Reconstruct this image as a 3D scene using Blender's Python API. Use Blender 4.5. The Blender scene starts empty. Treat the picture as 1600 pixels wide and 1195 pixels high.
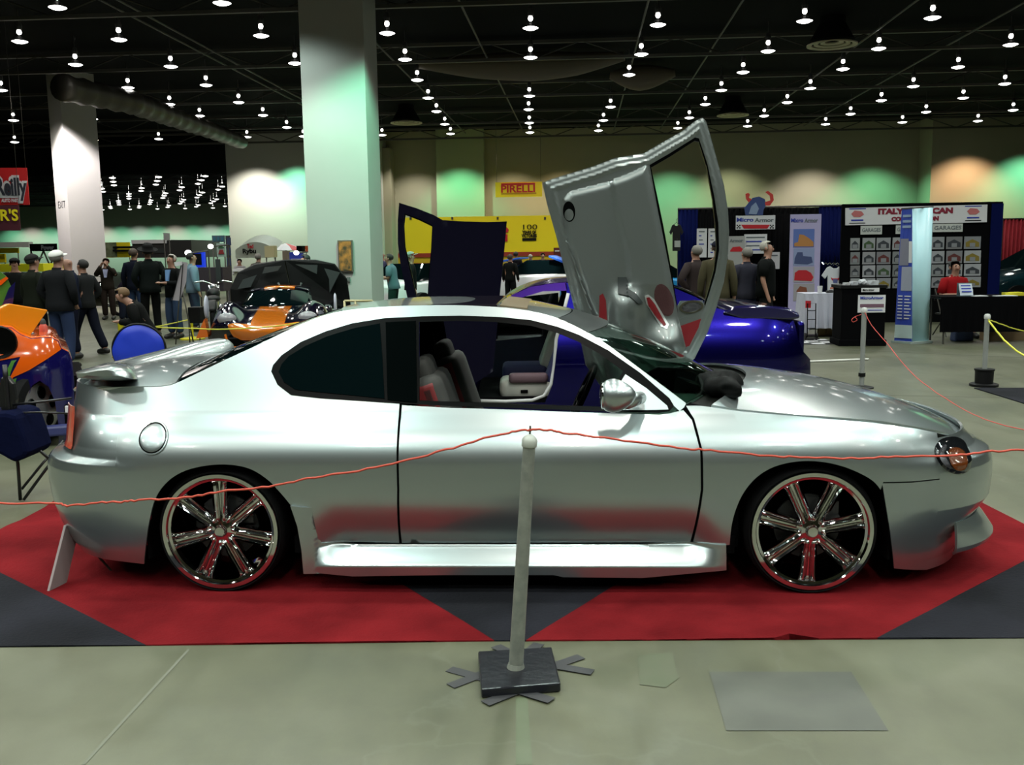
import bpy, bmesh, math, random
from mathutils import Vector, Matrix, geometry
from math import sin, cos, pi, radians, sqrt, atan2, tan
random.seed(7)
C = bpy.context.scene.collection
S = bpy.context.scene

# ---------------------------------------------------------------- camera
FPX, CX, CY, CAMH = 1508.0, 800.0, 597.5, 1.57
PITCH, ROLL = radians(7.75), radians(0.75)
cam_d = bpy.data.cameras.new('camera'); cam = bpy.data.objects.new('camera', cam_d); C.objects.link(cam)
CAMR = Matrix.Rotation(radians(90) - PITCH, 3, 'X') @ Matrix.Rotation(-ROLL, 3, 'Z')
cam.matrix_world = Matrix.Translation((0, 0, CAMH)) @ CAMR.to_4x4()
cam_d.sensor_fit = 'HORIZONTAL'; cam_d.sensor_width = 36; cam_d.lens = FPX / 1600 * 36
cam_d.clip_start = 0.05; cam_d.clip_end = 400
S.camera = cam
S.view_settings.view_transform = 'Standard'; S.view_settings.look = 'None'
S.view_settings.gamma = 1; S.view_settings.use_curve_mapping = False
S.view_settings.exposure = -0.42
w = bpy.data.worlds.new('world'); S.world = w; w.use_nodes = True
w.node_tree.nodes['Background'].inputs[0].default_value = (0.30, 0.36, 0.34, 1)
w.node_tree.nodes['Background'].inputs[1].default_value = 0.05

def ray(px, py):
    return CAMR @ Vector(((px - CX) / FPX, -(py - CY) / FPX, -1.0))
def G(px, py, z=0.0):                     # point of the horizontal plane at height z seen at a pixel
    d = ray(px, py); t = (z - CAMH) / d.z
    return Vector((d.x * t, d.y * t, z))
def PY(px, py, Y):                        # point of the upright plane at distance Y
    d = ray(px, py); t = Y / d.y
    return Vector((d.x * t, Y, CAMH + d.z * t))
def proj(p):
    q = CAMR.transposed() @ (Vector(p) - Vector((0, 0, CAMH)))
    return (CX + FPX * q.x / -q.z, CY - FPX * q.y / -q.z)
HT = radians(4.2)                          # the hall stands slightly turned to the camera
def HL(x, y, z=0.0):
    return Vector((x * cos(HT) + y * sin(HT), -x * sin(HT) + y * cos(HT), z))
HROT = -HT

# ---------------------------------------------------------------- materials
MATS = {}
def mat(name, col, rough=0.5, metal=0.0, coat=0.0, coat_r=0.05, emis=None, es=0.0, trans=0.0, alpha=1.0, spec=0.5, bump=None, var=None, sheen=0.0):
    if name in MATS: return MATS[name]
    m = bpy.data.materials.new(name); m.use_nodes = True
    nt = m.node_tree; b = nt.nodes['Principled BSDF']; I = b.inputs
    I['Base Color'].default_value = (*col, 1); I['Roughness'].default_value = rough; I['Metallic'].default_value = metal
    I['Coat Weight'].default_value = coat; I['Coat Roughness'].default_value = coat_r
    I['Transmission Weight'].default_value = trans; I['Alpha'].default_value = alpha
    I['Specular IOR Level'].default_value = spec; I['Sheen Weight'].default_value = sheen
    if emis: I['Emission Color'].default_value = (*emis, 1); I['Emission Strength'].default_value = es
    if bump or var:
        tc = nt.nodes.new('ShaderNodeTexCoord')
    if bump:
        n = nt.nodes.new('ShaderNodeTexNoise'); n.inputs['Scale'].default_value = bump[0]; n.inputs['Detail'].default_value = 4
        nt.links.new(tc.outputs['Object'], n.inputs['Vector'])
        bp = nt.nodes.new('ShaderNodeBump'); bp.inputs['Strength'].default_value = bump[1]; bp.inputs['Distance'].default_value = 0.01
        nt.links.new(n.outputs['Fac'], bp.inputs['Height']); nt.links.new(bp.outputs['Normal'], I['Normal'])
    if var:                                # (scale, second colour)
        n = nt.nodes.new('ShaderNodeTexNoise'); n.inputs['Scale'].default_value = var[0]; n.inputs['Detail'].default_value = 5
        nt.links.new(tc.outputs['Object'], n.inputs['Vector'])
        r = nt.nodes.new('ShaderNodeValToRGB'); r.color_ramp.elements[0].position = 0.35; r.color_ramp.elements[1].position = 0.68
        r.color_ramp.elements[0].color = (*col, 1); r.color_ramp.elements[1].color = (*var[1], 1)
        nt.links.new(n.outputs['Fac'], r.inputs[0]); nt.links.new(r.outputs[0], I['Base Color'])
    MATS[name] = m
    return m

# ---------------------------------------------------------------- mesh helpers
def bm_box(bm, c, s, rot=None, taper=1.0):
    vs = []
    for dz in (-1, 1):
        k = taper if dz > 0 else 1.0
        for dx, dy in ((-1, -1), (1, -1), (1, 1), (-1, 1)):
            v = Vector((dx * s[0] / 2 * k, dy * s[1] / 2 * k, dz * s[2] / 2))
            if rot is not None: v = rot @ v
            vs.append(bm.verts.new(Vector(c) + v))
    for f in ((3, 2, 1, 0), (4, 5, 6, 7), (0, 1, 5, 4), (1, 2, 6, 5), (2, 3, 7, 6), (3, 0, 4, 7)):
        bm.faces.new([vs[i] for i in f])
    return vs
def frame_of(d):
    d = d.normalized(); up = Vector((0, 0, 1)) if abs(d.z) < 0.95 else Vector((1, 0, 0))
    a = d.cross(up).normalized(); return a, d.cross(a).normalized()
def bm_tube(bm, pts, r, n=8, cap=True, closed=False):
    pts = [Vector(p) for p in pts]; rs = r if isinstance(r, (list, tuple)) else [r] * len(pts)
    rings = []; a0 = None
    for i, p in enumerate(pts):
        if closed: d = pts[(i + 1) % len(pts)] - pts[i - 1]
        else: d = pts[min(i + 1, len(pts) - 1)] - pts[max(i - 1, 0)]
        if d.length < 1e-9: d = Vector((0, 0, 1))
        d.normalize()
        if a0 is None: a, b = frame_of(d)
        else:
            a = (a0 - d * a0.dot(d))
            a = a.normalized() if a.length > 1e-6 else frame_of(d)[0]
            b = d.cross(a)
        a0 = a
        rings.append([bm.verts.new(p + (a * cos(2 * pi * k / n) + b * sin(2 * pi * k / n)) * rs[i]) for k in range(n)])
    m = len(rings)
    for i in range(m if closed else m - 1):
        A, B = rings[i], rings[(i + 1) % m]
        for k in range(n):
            bm.faces.new((A[k], A[(k + 1) % n], B[(k + 1) % n], B[k]))
    if cap and not closed:
        bm.faces.new(rings[0][::-1]); bm.faces.new(rings[-1])
def bm_lathe(bm, prof, c=(0, 0, 0), axis='Z', n=32, closed=False, sx=1.0, sy=1.0):
    c = Vector(c); rings = []
    for r, h in prof:
        ring = []
        if abs(r) < 1e-6 and not closed:
            ring = [None]
            p = Vector((0, 0, h))
            if axis == 'Y': p = Vector((0, h, 0))
            if axis == 'X': p = Vector((h, 0, 0))
            ring = [bm.verts.new(c + p)]
        else:
            for k in range(n):
                t = 2 * pi * k / n
                if axis == 'Z': p = Vector((r * cos(t) * sx, r * sin(t) * sy, h))
                elif axis == 'Y': p = Vector((r * cos(t) * sx, h, r * sin(t) * sy))
                else: p = Vector((h, r * cos(t) * sx, r * sin(t) * sy))
                ring.append(bm.verts.new(c + p))
        rings.append(ring)
    m = len(rings)
    for i in range(m if closed else m - 1):
        A, B = rings[i], rings[(i + 1) % m]
        for k in range(n):
            k2 = (k + 1) % n
            if len(A) == 1 and len(B) == 1: continue
            if len(A) == 1: bm.faces.new((A[0], B[k2], B[k]))
            elif len(B) == 1: bm.faces.new((A[k], A[k2], B[0]))
            else: bm.faces.new((A[k], A[k2], B[k2], B[k]))
def bm_grid(bm, P, nu, nv, flip=False):    # P(i, j) -> point
    V = [[bm.verts.new(P(i, j)) for j in range(nv)] for i in range(nu)]
    for i in range(nu - 1):
        for j in range(nv - 1):
            q = (V[i][j], V[i + 1][j], V[i + 1][j + 1], V[i][j + 1])
            try: bm.faces.new(q[::-1] if flip else q)
            except ValueError: pass
    return V
def bm_prism(bm, pts, d):                  # closed outline pts (Vectors) pushed along d
    a = [bm.verts.new(p) for p in pts]; b = [bm.verts.new(Vector(p) + Vector(d)) for p in pts]
    n = len(pts)
    bm.faces.new(a); bm.faces.new(b[::-1])
    for i in range(n): bm.faces.new((a[i], b[i], b[(i + 1) % n], a[(i + 1) % n]))
def bm_ball(bm, c, r, n=12, sc=(1, 1, 1)):
    c = Vector(c); m = n // 2 + 1; prof = [(max(0.0, sin(pi * i / m)), -cos(pi * i / m)) for i in range(m + 1)]
    rings = []
    for i, (rr, h) in enumerate(prof):
        if i in (0, m): rings.append([bm.verts.new(c + Vector((0, 0, h * r * sc[2])))])
        else: rings.append([bm.verts.new(c + Vector((rr * r * sc[0] * cos(2 * pi * k / n), rr * r * sc[1] * sin(2 * pi * k / n), h * r * sc[2]))) for k in range(n)])
    for A, B in zip(rings, rings[1:]):
        for k in range(n):
            k2 = (k + 1) % n
            if len(A) == 1: bm.faces.new((A[0], B[k2], B[k]))
            elif len(B) == 1: bm.faces.new((A[k], A[k2], B[0]))
            else: bm.faces.new((A[k], A[k2], B[k2], B[k]))
def mesh_obj(name, bm, m=None, parent=None, smooth=False, auto=None, bevel=0.0, solid=0.0, sub=0, label=None, fixn=True):
    if fixn: bmesh.ops.recalc_face_normals(bm, faces=bm.faces[:])
    me = bpy.data.meshes.new(name); bm.to_mesh(me); bm.free()
    o = bpy.data.objects.new(name, me); C.objects.link(o)
    ms = m if isinstance(m, (list, tuple)) else [m]
    for x in ms:
        if x: me.materials.append(x)
    if parent: o.parent = parent
    if smooth or auto:
        for p in me.polygons: p.use_smooth = True
    if auto:
        try: me.set_sharp_from_angle(angle=radians(auto))
        except Exception: pass
    if bevel:
        b = o.modifiers.new('bevel', 'BEVEL'); b.width = bevel; b.segments = 2; b.limit_method = 'ANGLE'; b.angle_limit = radians(40)
    if solid:
        s = o.modifiers.new('solid', 'SOLIDIFY'); s.thickness = solid; s.offset = -1
    if sub:
        s = o.modifiers.new('sub', 'SUBSURF'); s.levels = sub; s.render_levels = sub
    if label: o['label'] = label
    return o
def tag(o, label, cat, group=None):
    o['label'] = label; o['category'] = cat
    if group: o['group'] = group
    return o
def thing(name, label, cat, loc=(0, 0, 0), rz=0.0, group=None):
    o = bpy.data.objects.new(name, None); C.objects.link(o); o.empty_display_size = 0.1
    o.location = loc; o.rotation_euler = (0, 0, rz)
    return tag(o, label, cat, group)
def struct(o): o['kind'] = 'structure'; return o
def dup(root, loc=None, rz=None, label=None, group=None):
    r = root.copy(); C.objects.link(r)
    if loc is not None: r.location = loc
    if rz is not None: r.rotation_euler = (0, 0, rz)
    if label: r['label'] = label
    if group: r['group'] = group
    for ch in list(root.children):
        c = ch.copy(); C.objects.link(c); c.parent = r
        for g in list(ch.children):
            d = g.copy(); C.objects.link(d); d.parent = c
    return r
def text_obj(name, s, size, m, parent, loc, rot, ext=0.002, align='CENTER', bold=0.0, sx=1.0, label=None):
    cu = bpy.data.curves.new(name, 'FONT'); cu.body = s; cu.size = size; cu.extrude = ext; cu.align_x = align; cu.align_y = 'CENTER'; cu.offset = bold
    cu.resolution_u = 3
    t = bpy.data.objects.new(name + '_t', cu); C.objects.link(t)
    dg = bpy.context.evaluated_depsgraph_get()
    me = bpy.data.meshes.new_from_object(t.evaluated_get(dg)); me.name = name
    bpy.data.objects.remove(t)
    o = bpy.data.objects.new(name, me); C.objects.link(o)
    me.materials.clear(); me.materials.append(m)
    o.parent = parent; o.location = loc; o.rotation_euler = rot; o.scale = (sx, 1, 1)
    if label: o['label'] = label
    return o

# ---------------------------------------------------------------- lamps' light
LAMPS = [(90,12),(347,5),(31,65),(186,62),(118,101),(267,104),(408,56),(461,99),(2,141),(200,137),(322,133),(265,163),(373,160),(21,188),(145,186),
 (23,222),(147,219),(248,217),(312,181),(386,214),(411,180),(448,199),(474,213),(605,52),(633,93),(652,125),(669,153),(682,174),(695,194),(704,209),(583,197),(597,211),
 (829,44),(829,90),(827,122),(827,150),(826,171),(827,192),(828,207),(1028,39),(1002,85),(983,117),(954,167),(943,188),(935,204),(1161,113),(1127,141),(1102,163),(1077,184),(1059,200),
 (1200,80),(1194,181),(1168,197),(1257,33),(1373,76),(1317,108),(1266,138),(1230,160),(1457,28),(1579,70),(1497,105),(1427,135),(1377,157),(1329,178),(1290,194),(1570,131),(1505,153),(1447,175),(1410,191),(1583,172),(1528,189)]
LAMP_Z = 6.3
LAMP_POS = [G(x, y, LAMP_Z) for x, y in LAMPS]
def spot(loc, target, power, col=(1, 1, 1), ang=150, blend=0.6, radius=0.17):
    l = bpy.data.lights.new('lamp_light', 'SPOT'); l.energy = power; l.color = col; l.spot_size = radians(ang); l.spot_blend = blend; l.shadow_soft_size = radius
    o = bpy.data.objects.new('lamp_light', l); C.objects.link(o)
    o.location = loc
    o.rotation_euler = (Vector(target) - Vector(loc)).to_track_quat('-Z', 'Y').to_euler()
    return o
WARM, COOL, GRN = (1.0, 0.93, 0.84), (0.80, 1.0, 0.93), (0.30, 1.0, 0.62)
LP = 290.0
ldata = []
for c, pw in ((WARM, LP), (COOL, LP), (WARM, LP * 1.5), (COOL, LP * 1.5)):
    l = bpy.data.lights.new('hall_lamp_light', 'SPOT'); l.energy = pw; l.color = c; l.spot_size = radians(137); l.spot_blend = 0.55; l.shadow_soft_size = 0.17
    ldata.append(l)
def down(p, k):
    o = bpy.data.objects.new('hall_lamp_light', ldata[k]); C.objects.link(o); o.location = (p[0], p[1], p[2] - 0.12)
for i, p in enumerate(LAMP_POS): down(p, 1 if i % 3 == 0 else 0)
for j in range(8):                         # the same grid of lamps goes on over and behind the camera
    for k in range(-4, 5):
        p = HL(0.4 + 3.0 * k, 17.4 - 3.05 * j, LAMP_Z); down(p, (1 if (j + k) % 2 == 0 else 0) + (2 if j >= 3 else 0))
def densify(pts, step):
    out = []
    n = len(pts)
    for i in range(n):
        a, b = pts[i], pts[(i + 1) % n]; k = max(1, int(math.ceil((b - a).length / step)))
        out += [a.lerp(b, j / k) for j in range(k)]
    return out
def inpoly(p, poly):
    c = False; n = len(poly); j = n - 1
    for i in range(n):
        a, b = poly[i], poly[j]
        if (a.y > p.y) != (b.y > p.y) and p.x < (b.x - a.x) * (p.y - a.y) / (b.y - a.y) + a.x: c = not c
        j = i
    return c
def segdist(p, a, b):
    d = b - a; t = max(0, min(1, (p - a).dot(d) / max(d.length_squared, 1e-12))); return (p - a - d * t).length
def catmull(pts, k=5, closed=False):
    n = len(pts); out = []
    rng = range(n if closed else n - 1)
    for i in rng:
        p0 = pts[(i - 1) % n] if closed or i > 0 else pts[0]
        p1, p2 = pts[i], pts[(i + 1) % n]
        p3 = pts[(i + 2) % n] if closed or i + 2 < n else pts[-1]
        for j in range(k):
            t = j / k
            out.append(0.5 * ((2 * p1) + (p2 - p0) * t + (2 * p0 - 5 * p1 + 4 * p2 - p3) * t * t + (3 * p1 - p0 - 3 * p2 + p3) * t ** 3))
    if not closed: out.append(pts[-1].copy())
    return out
# ================================================================ the hall
def concrete():
    m = bpy.data.materials.new('concrete_floor'); m.use_nodes = True; nt = m.node_tree; b = nt.nodes['Principled BSDF']
    N = nt.nodes.new; L = nt.links.new
    tc = N('ShaderNodeTexCoord')
    n1 = N('ShaderNodeTexNoise'); n1.inputs['Scale'].default_value = 0.9; n1.inputs['Detail'].default_value = 9; n1.inputs['Roughness'].default_value = 0.62
    n2 = N('ShaderNodeTexNoise'); n2.inputs['Scale'].default_value = 5; n2.inputs['Detail'].default_value = 8; n2.inputs['Roughness'].default_value = 0.7
    mp = N('ShaderNodeMapping'); mp.inputs['Scale'].default_value = (1.0, 0.35, 1); mp.inputs['Rotation'].default_value = (0, 0, 1.1)
    L(tc.outputs['Object'], n1.inputs['Vector']); L(tc.outputs['Object'], mp.inputs['Vector']); L(mp.outputs[0], n2.inputs['Vector'])
    r1 = N('ShaderNodeValToRGB'); e = r1.color_ramp.elements
    e[0].position = 0.32; e[0].color = (0.058, 0.063, 0.038, 1); e[1].position = 0.7; e[1].color = (0.108, 0.113, 0.075, 1)
    x = e.new(0.52); x.color = (0.083, 0.087, 0.053, 1)
    L(n1.outputs['Fac'], r1.inputs[0])
    mx = N('ShaderNodeMixRGB'); mx.blend_type = 'OVERLAY'; mx.inputs['Fac'].default_value = 0.35
    L(r1.outputs[0], mx.inputs[1]); L(n2.outputs['Fac'], mx.inputs[2])
    # pale scratches
    v = N('ShaderNodeTexVoronoi'); v.feature = 'DISTANCE_TO_EDGE'; v.inputs['Scale'].default_value = 0.55
    d = N('ShaderNodeTexNoise'); d.inputs['Scale'].default_value = 1.7; d.inputs['Detail'].default_value = 5
    L(tc.outputs['Object'], d.inputs['Vector'])
    ad = N('ShaderNodeMixRGB'); ad.blend_type = 'ADD'; ad.inputs['Fac'].default_value = 0.9; L(tc.outputs['Object'], ad.inputs[1]); L(d.outputs['Color'], ad.inputs[2]); L(ad.outputs[0], v.inputs['Vector'])
    rr_ = N('ShaderNodeValToRGB'); rr_.color_ramp.elements[0].color = (0.16, 0.16, 0.16, 1); rr_.color_ramp.elements[0].position = 0.0; rr_.color_ramp.elements[1].position = 0.010; rr_.color_ramp.elements[1].color = (0, 0, 0, 1)
    L(v.outputs['Distance'], rr_.inputs[0])
    m2 = N('ShaderNodeMixRGB'); m2.inputs[2].default_value = (0.15, 0.16, 0.125, 1)
    L(rr_.outputs[0], m2.inputs['Fac']); L(mx.outputs[0], m2.inputs[1]); L(m2.outputs[0], b.inputs['Base Color'])
    r2 = N('ShaderNodeMapRange'); r2.inputs[3].default_value = 0.34; r2.inputs[4].default_value = 0.55
    L(n2.outputs['Fac'], r2.inputs[0]); L(r2.outputs[0], b.inputs['Roughness'])
    bp = N('ShaderNodeBump'); bp.inputs['Strength'].default_value = 0.12; bp.inputs['Distance'].default_value = 0.01; L(n2.outputs['Fac'], bp.inputs['Height']); L(bp.outputs[0], b.inputs['Normal'])
    return m
CONC = concrete()
WALL = mat('beige_block_wall', (0.27, 0.255, 0.175), rough=0.75, var=(0.5, (0.24, 0.23, 0.155)))
WHITEW = mat('pale_block_wall', (0.33, 0.33, 0.29), rough=0.7)
CEILM = mat('black_ceiling', (0.006, 0.007, 0.007), rough=0.95, spec=0.05)
STEEL = mat('dark_steel', (0.05, 0.047, 0.038), rough=0.6)
def slab(name, pts, z0, z1, m, kind=True):
    bm = bmesh.new(); bm_prism(bm, [Vector((p[0], p[1], z0)) for p in pts], (0, 0, z1 - z0))
    o = mesh_obj(name, bm, m)
    if kind: struct(o)
    return o
def rect(x0, x1, y0, y1): return [HL(x0, y0), HL(x1, y0), HL(x1, y1), HL(x0, y1)]
slab('floor', rect(-75, 40, -12, 112), -0.1, 0.0, CONC)
slab('ceiling', rect(-75, 40, -12, 112), 7.0, 7.1, CEILM)
H_IN = Matrix.Rotation(HT, 3, 'Z')
def hx(px, yh):                             # hall x of the pixel column px on the hall plane y = yh
    d = H_IN @ ray(px, 330.0); return d.x / d.y * yh
WY = 44.5
slab('wall_back', rect(hx(590, WY), 40, WY, WY + 0.3), 0, 7.0, WALL)
xb0, xb1 = hx(357, 43.2), hx(597, 43.2)
slab('wall_centre', rect(xb0, xb1, 43.2, WY + 0.3), 0, 7.0, WHITEW)
slab('trim_1', rect(hx(683, WY - 0.5), hx(757, WY - 0.5), WY - 0.5, WY), 0, 7.0, mat('green_grey_wall', (0.26, 0.30, 0.185), rough=0.75))
slab('trim_2', rect(hx(1452, WY - 1.6), 40, WY - 1.6, WY), 0, 7.0, WALL)
slab('trim_3', rect(-75, xb0, 43.2, 44.0), 5.25, 7.0, CEILM)
slab('wall_far', rect(-75, xb0 + 14, 101, 101.3), 0, 7.0, WHITEW)
slab('wall_left', rect(-75, -74.7, -12, 101), 0, 7.0, WHITEW)
slab('wall_right', rect(39.7, 40, -12, WY), 0, 7.0, WALL)
slab('wall_front', rect(-75, 40, -12.3, -12), 0, 7.0, WALL)
slab('trim_4', rect(xb1 - 0.02, xb1 + 0.35, 43.6, WY), 0, 6.2, mat('tan_post', (0.24, 0.225, 0.15), rough=0.7))
# roof trusses across the hall
def truss(n, yh, z=6.45, x0=-30, x1=36):
    bm = bmesh.new()
    a, b = HL(x0, yh, z), HL(x1, yh, z)
    R = Matrix.Rotation(-HT, 3, 'Z')
    bm_box(bm, (a + b) / 2, (x1 - x0, 0.10, 0.075), rot=R); bm_box(bm, (a + b) / 2 + Vector((0, 0, 0.42)), (x1 - x0, 0.12, 0.08), rot=R)
    k = int((x1 - x0) / 1.2)
    for i in range(k):
        p = a.lerp(b, i / k); q = a.lerp(b, (i + 1) / k); t = Vector((0, 0, 0.42))
        bm_tube(bm, [p + (t if i % 2 else Vector()), q + (Vector() if i % 2 else t)], 0.02, n=4, cap=False)
    return struct(mesh_obj('trim_%d' % n, bm, STEEL))
for i, y in enumerate((4, 93, 150, 191)):
    p = H_IN @ G(800, y, 6.45); truss(10 + i, p.y)
truss(14, 42.6)
for i in range(5): truss(15 + i, 51 + 9.5 * i, z=6.35, x0=-60, x1=-2)
for i, (px, py) in enumerate(((1160, 2), (1013, 2), (719, 5), (240, 30), (330, 90), (1380, 40), (1500, 60), (560, 40))):
    p = H_IN @ G(px, py, 6.7); bm = bmesh.new()
    bm_tube(bm, [HL(p.x, 14, 6.7), HL(p.x, 43, 6.7)], 0.025, n=6); struct(mesh_obj('trim_%d' % (30 + i), bm, mat('conduit_grey', (0.05, 0.05, 0.045), rough=0.6)))
# floor marks: sawn joints, a patched square, green stripe
def strip(name, pts, w, m, z=0.0015):
    bm = bmesh.new(); pts = [Vector(p) for p in pts]
    for a, b in zip(pts, pts[1:]):
        d = (b - a).normalized(); n = Vector((-d.y, d.x, 0)) * w / 2
        bm.faces.new([bm.verts.new(Vector((q.x, q.y, z))) for q in (a - n, b - n, b + n, a + n)])
    return struct(mesh_obj(name, bm, m))
JOINT = mat('sawn_joint', (0.085, 0.085, 0.065), rough=0.8)
strip('trim_40', [G(1100, 612), G(1600, 622)], 0.03, JOINT); strip('trim_41', [G(130, 1195), G(295, 1015)], 0.012, mat('pale_scratch', (0.115, 0.122, 0.09), rough=0.7))
strip('trim_42', [G(1260, 544), G(1600, 559)], 0.04, JOINT); strip('trim_43', [G(170, 505), G(330, 530)], 0.05, JOINT)
def quad(name, px, m, z=0.002):
    bm = bmesh.new(); bm.faces.new([bm.verts.new(Vector((*G(a, b).xy, z))) for a, b in px]); return struct(mesh_obj(name, bm, m))
quad('trim_44', [(1108, 1050), (1330, 1050), (1388, 1142), (1135, 1142)], mat('patched_concrete', (0.055, 0.060, 0.049), rough=0.5, var=(4, (0.078, 0.084, 0.068))))
quad('trim_45', [(806, 1090), (824, 1090), (832, 1195), (806, 1195)], mat('green_stripe', (0.068, 0.090, 0.048), rough=0.5, var=(6, (0.092, 0.108, 0.066))), z=0.001)
quad('trim_46', [(995, 1025), (1050, 1020), (1060, 1060), (1040, 1075), (1000, 1070)], mat('green_stain', (0.068, 0.082, 0.046), rough=0.5, var=(5, (0.083, 0.088, 0.055))))
# columns
def column(name, c, w, d, rz, label, m):
    o = thing(name, label, 'column', c, rz)
    bm = bmesh.new(); bm_box(bm, (0, 0, 3.5), (w, d, 7.0)); mesh_obj('shaft', bm, m, o)
    bm = bmesh.new(); bm_box(bm, (0, 0, 0.09), (w + 0.05, d + 0.05, 0.18)); mesh_obj('base_kerb', bm, mat('kerb_grey', (0.3, 0.3, 0.27), rough=0.6), o)
    return o
PAINTW = mat('white_column_paint', (0.36, 0.36, 0.345), rough=0.7, var=(0.7, (0.33, 0.335, 0.31)))
cyh = 18.7
xa_, xb_ = hx(479, cyh), hx(577, cyh)
col_big = column('column', HL((xa_ + xb_) / 2, cyh + 0.58), xb_ - xa_, 1.16, -HT, 'wide square white column standing behind the silver coupe', PAINTW)
pc = PY(118, 400, 29.5)
col_left = column('column', (pc.x, 30.0, 0), 1.02, 1.02, radians(-46), 'white column at the left with EXIT lettered on it', PAINTW)
column_exit = PY(97, 319, 29.2)
ex = text_obj('exit_lettering', 'EXIT', 0.30, mat('black_paint', (0.012, 0.012, 0.012), rough=0.7), col_left, (0, 0, 0), (0, 0, 0), label='EXIT')
ex.location = (0.0, -0.512, column_exit.z); ex.rotation_euler = (radians(90), 0, 0); 
# framed picture, thermostat, socket on the wide column
fr = thing('framed_picture', 'framed picture hanging on the wide white column', 'picture', HL(hx(538, cyh), cyh - 0.026, PY(538, 400, cyh).z), -HT)
bm = bmesh.new(); bm_box(bm, (0, 0, 0), (0.29, 0.05, 0.62)); mesh_obj('frame', bm, mat('picture_frame', (0.10, 0.09, 0.07), rough=0.4), fr, bevel=0.008)
bm = bmesh.new(); bm_box(bm, (0, -0.03, 0), (0.24, 0.01, 0.56)); mesh_obj('print', bm, mat('print_scene', (0.06, 0.05, 0.03), rough=0.3, var=(9, (0.50, 0.20, 0.05))), fr)
wb = HL(hx(541, cyh), cyh - 0.021, PY(541, 437, cyh).z); bm = bmesh.new(); bm_box(bm, (0, 0, 0), (0.06, 0.04, 0.09)); bm_box(bm, (0, -0.022, 0), (0.03, 0.01, 0.05))
o = mesh_obj('wall_switch', bm, mat('grey_plastic2', (0.12, 0.12, 0.12), rough=0.5)); o.location = wb; o.rotation_euler = (0, 0, -HT); tag(o, 'small grey switch box on the wide column under the picture', 'switch')
# lamps hung from the roof
LENSM = mat('lamp_lens', (1, 1, 1), emis=(1.0, 0.98, 0.93), es=14.0)
GLOW = mat('lamp_glow', (1, 1, 1), emis=(1.0, 0.97, 0.9), es=7.0)
HOOD = mat('lamp_hood', (0.05, 0.05, 0.05), rough=0.4)
def make_lamp():
    t = thing('high_bay_lamp', 'bright lamp', 'lamp')
    bm = bmesh.new(); bm_lathe(bm, [(0.0, -0.045), (0.09, -0.032), (0.165, 0.0), (0.10, 0.022), (0.05, 0.03)], n=20); mesh_obj('lens', bm, LENSM, t, smooth=True)
    bm = bmesh.new(); bm_lathe(bm, [(0.172, 0.004), (0.165, 0.012), (0.09, 0.06), (0.075, 0.10), (0.06, 0.10), (0.07, 0.055)], n=16); mesh_obj('reflector', bm, HOOD, t, smooth=True)
    bm = bmesh.new(); bm_ball(bm, (0, 0, 0.20), 1, n=10, sc=(0.055, 0.055, 0.06)); mesh_obj('bulb', bm, GLOW, t, smooth=True)
    bm = bmesh.new(); bm_lathe(bm, [(0.0, 0.25), (0.06, 0.25), (0.07, 0.32), (0.05, 0.42), (0.0, 0.42)], n=12); bm_tube(bm, [(0, 0, 0.4), (0, 0, 0.7)], 0.012, n=6); mesh_obj('housing', bm, HOOD, t)
    return t
lamp0 = make_lamp()
def where(px, py):
    rows = 'nearest' if py < 60 else 'second' if py < 105 else 'middle' if py < 150 else 'far' if py < 180 else 'farthest'
    return rows
for i, ((px, py), p) in enumerate(zip(LAMPS, LAMP_POS)):
    o = lamp0 if i == 0 else dup(lamp0)
    o.location = p; o['group'] = 'high bay lamps of the near hall'
    side = 'left of the left column' if px < 70 else 'between the two white columns' if px < 480 else 'just right of the wide column' if px < 720 else 'above the raised dark door' if px < 840 else 'above the raised silver door' if px < 1110 else 'above the armour booth' if px < 1330 else 'above the garage photo booth'
    o['label'] = 'bright high bay lamp %s, %s row' % (side, where(px, py))
small = None; n_ = 0
rs_ = random.Random(3)
for j in range(17):
    for k in range(22):
        yh = 49 + 3.0 * j; xh = xb0 - 0.6 - 2.9 * k - 1.37 * (j * 1.618 % 1) * 2.8
        p = HL(xh, yh, LAMP_Z); x, y = proj(p)
        if x > 352 or x < 62 or (72 < x < 150): continue
        if x < 70 and y < 322: continue
        n_ += 1
        if small is None:
            bm = bmesh.new(); bm_lathe(bm, [(0.0, -0.07), (0.19, -0.02), (0.19, 0.02), (0.0, 0.05)], n=10); bm_lathe(bm, [(0.0, 0.22), (0.06, 0.25), (0.0, 0.30)], n=8); bm_tube(bm, [(0, 0, 0.28), (0, 0, 0.7)], 0.005, n=4)
            small = mesh_obj('high_bay_lamp', bm, mat('far_lamp_lens', (1, 1, 1), emis=(1.0, 0.97, 0.90), es=4.0)); o = small
        else: o = small.copy(); C.objects.link(o)
        o.location = p
        tag(o, 'small bright lamp on the ceiling of the far hall', 'lamp', 'lamps in the far hall')
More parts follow.
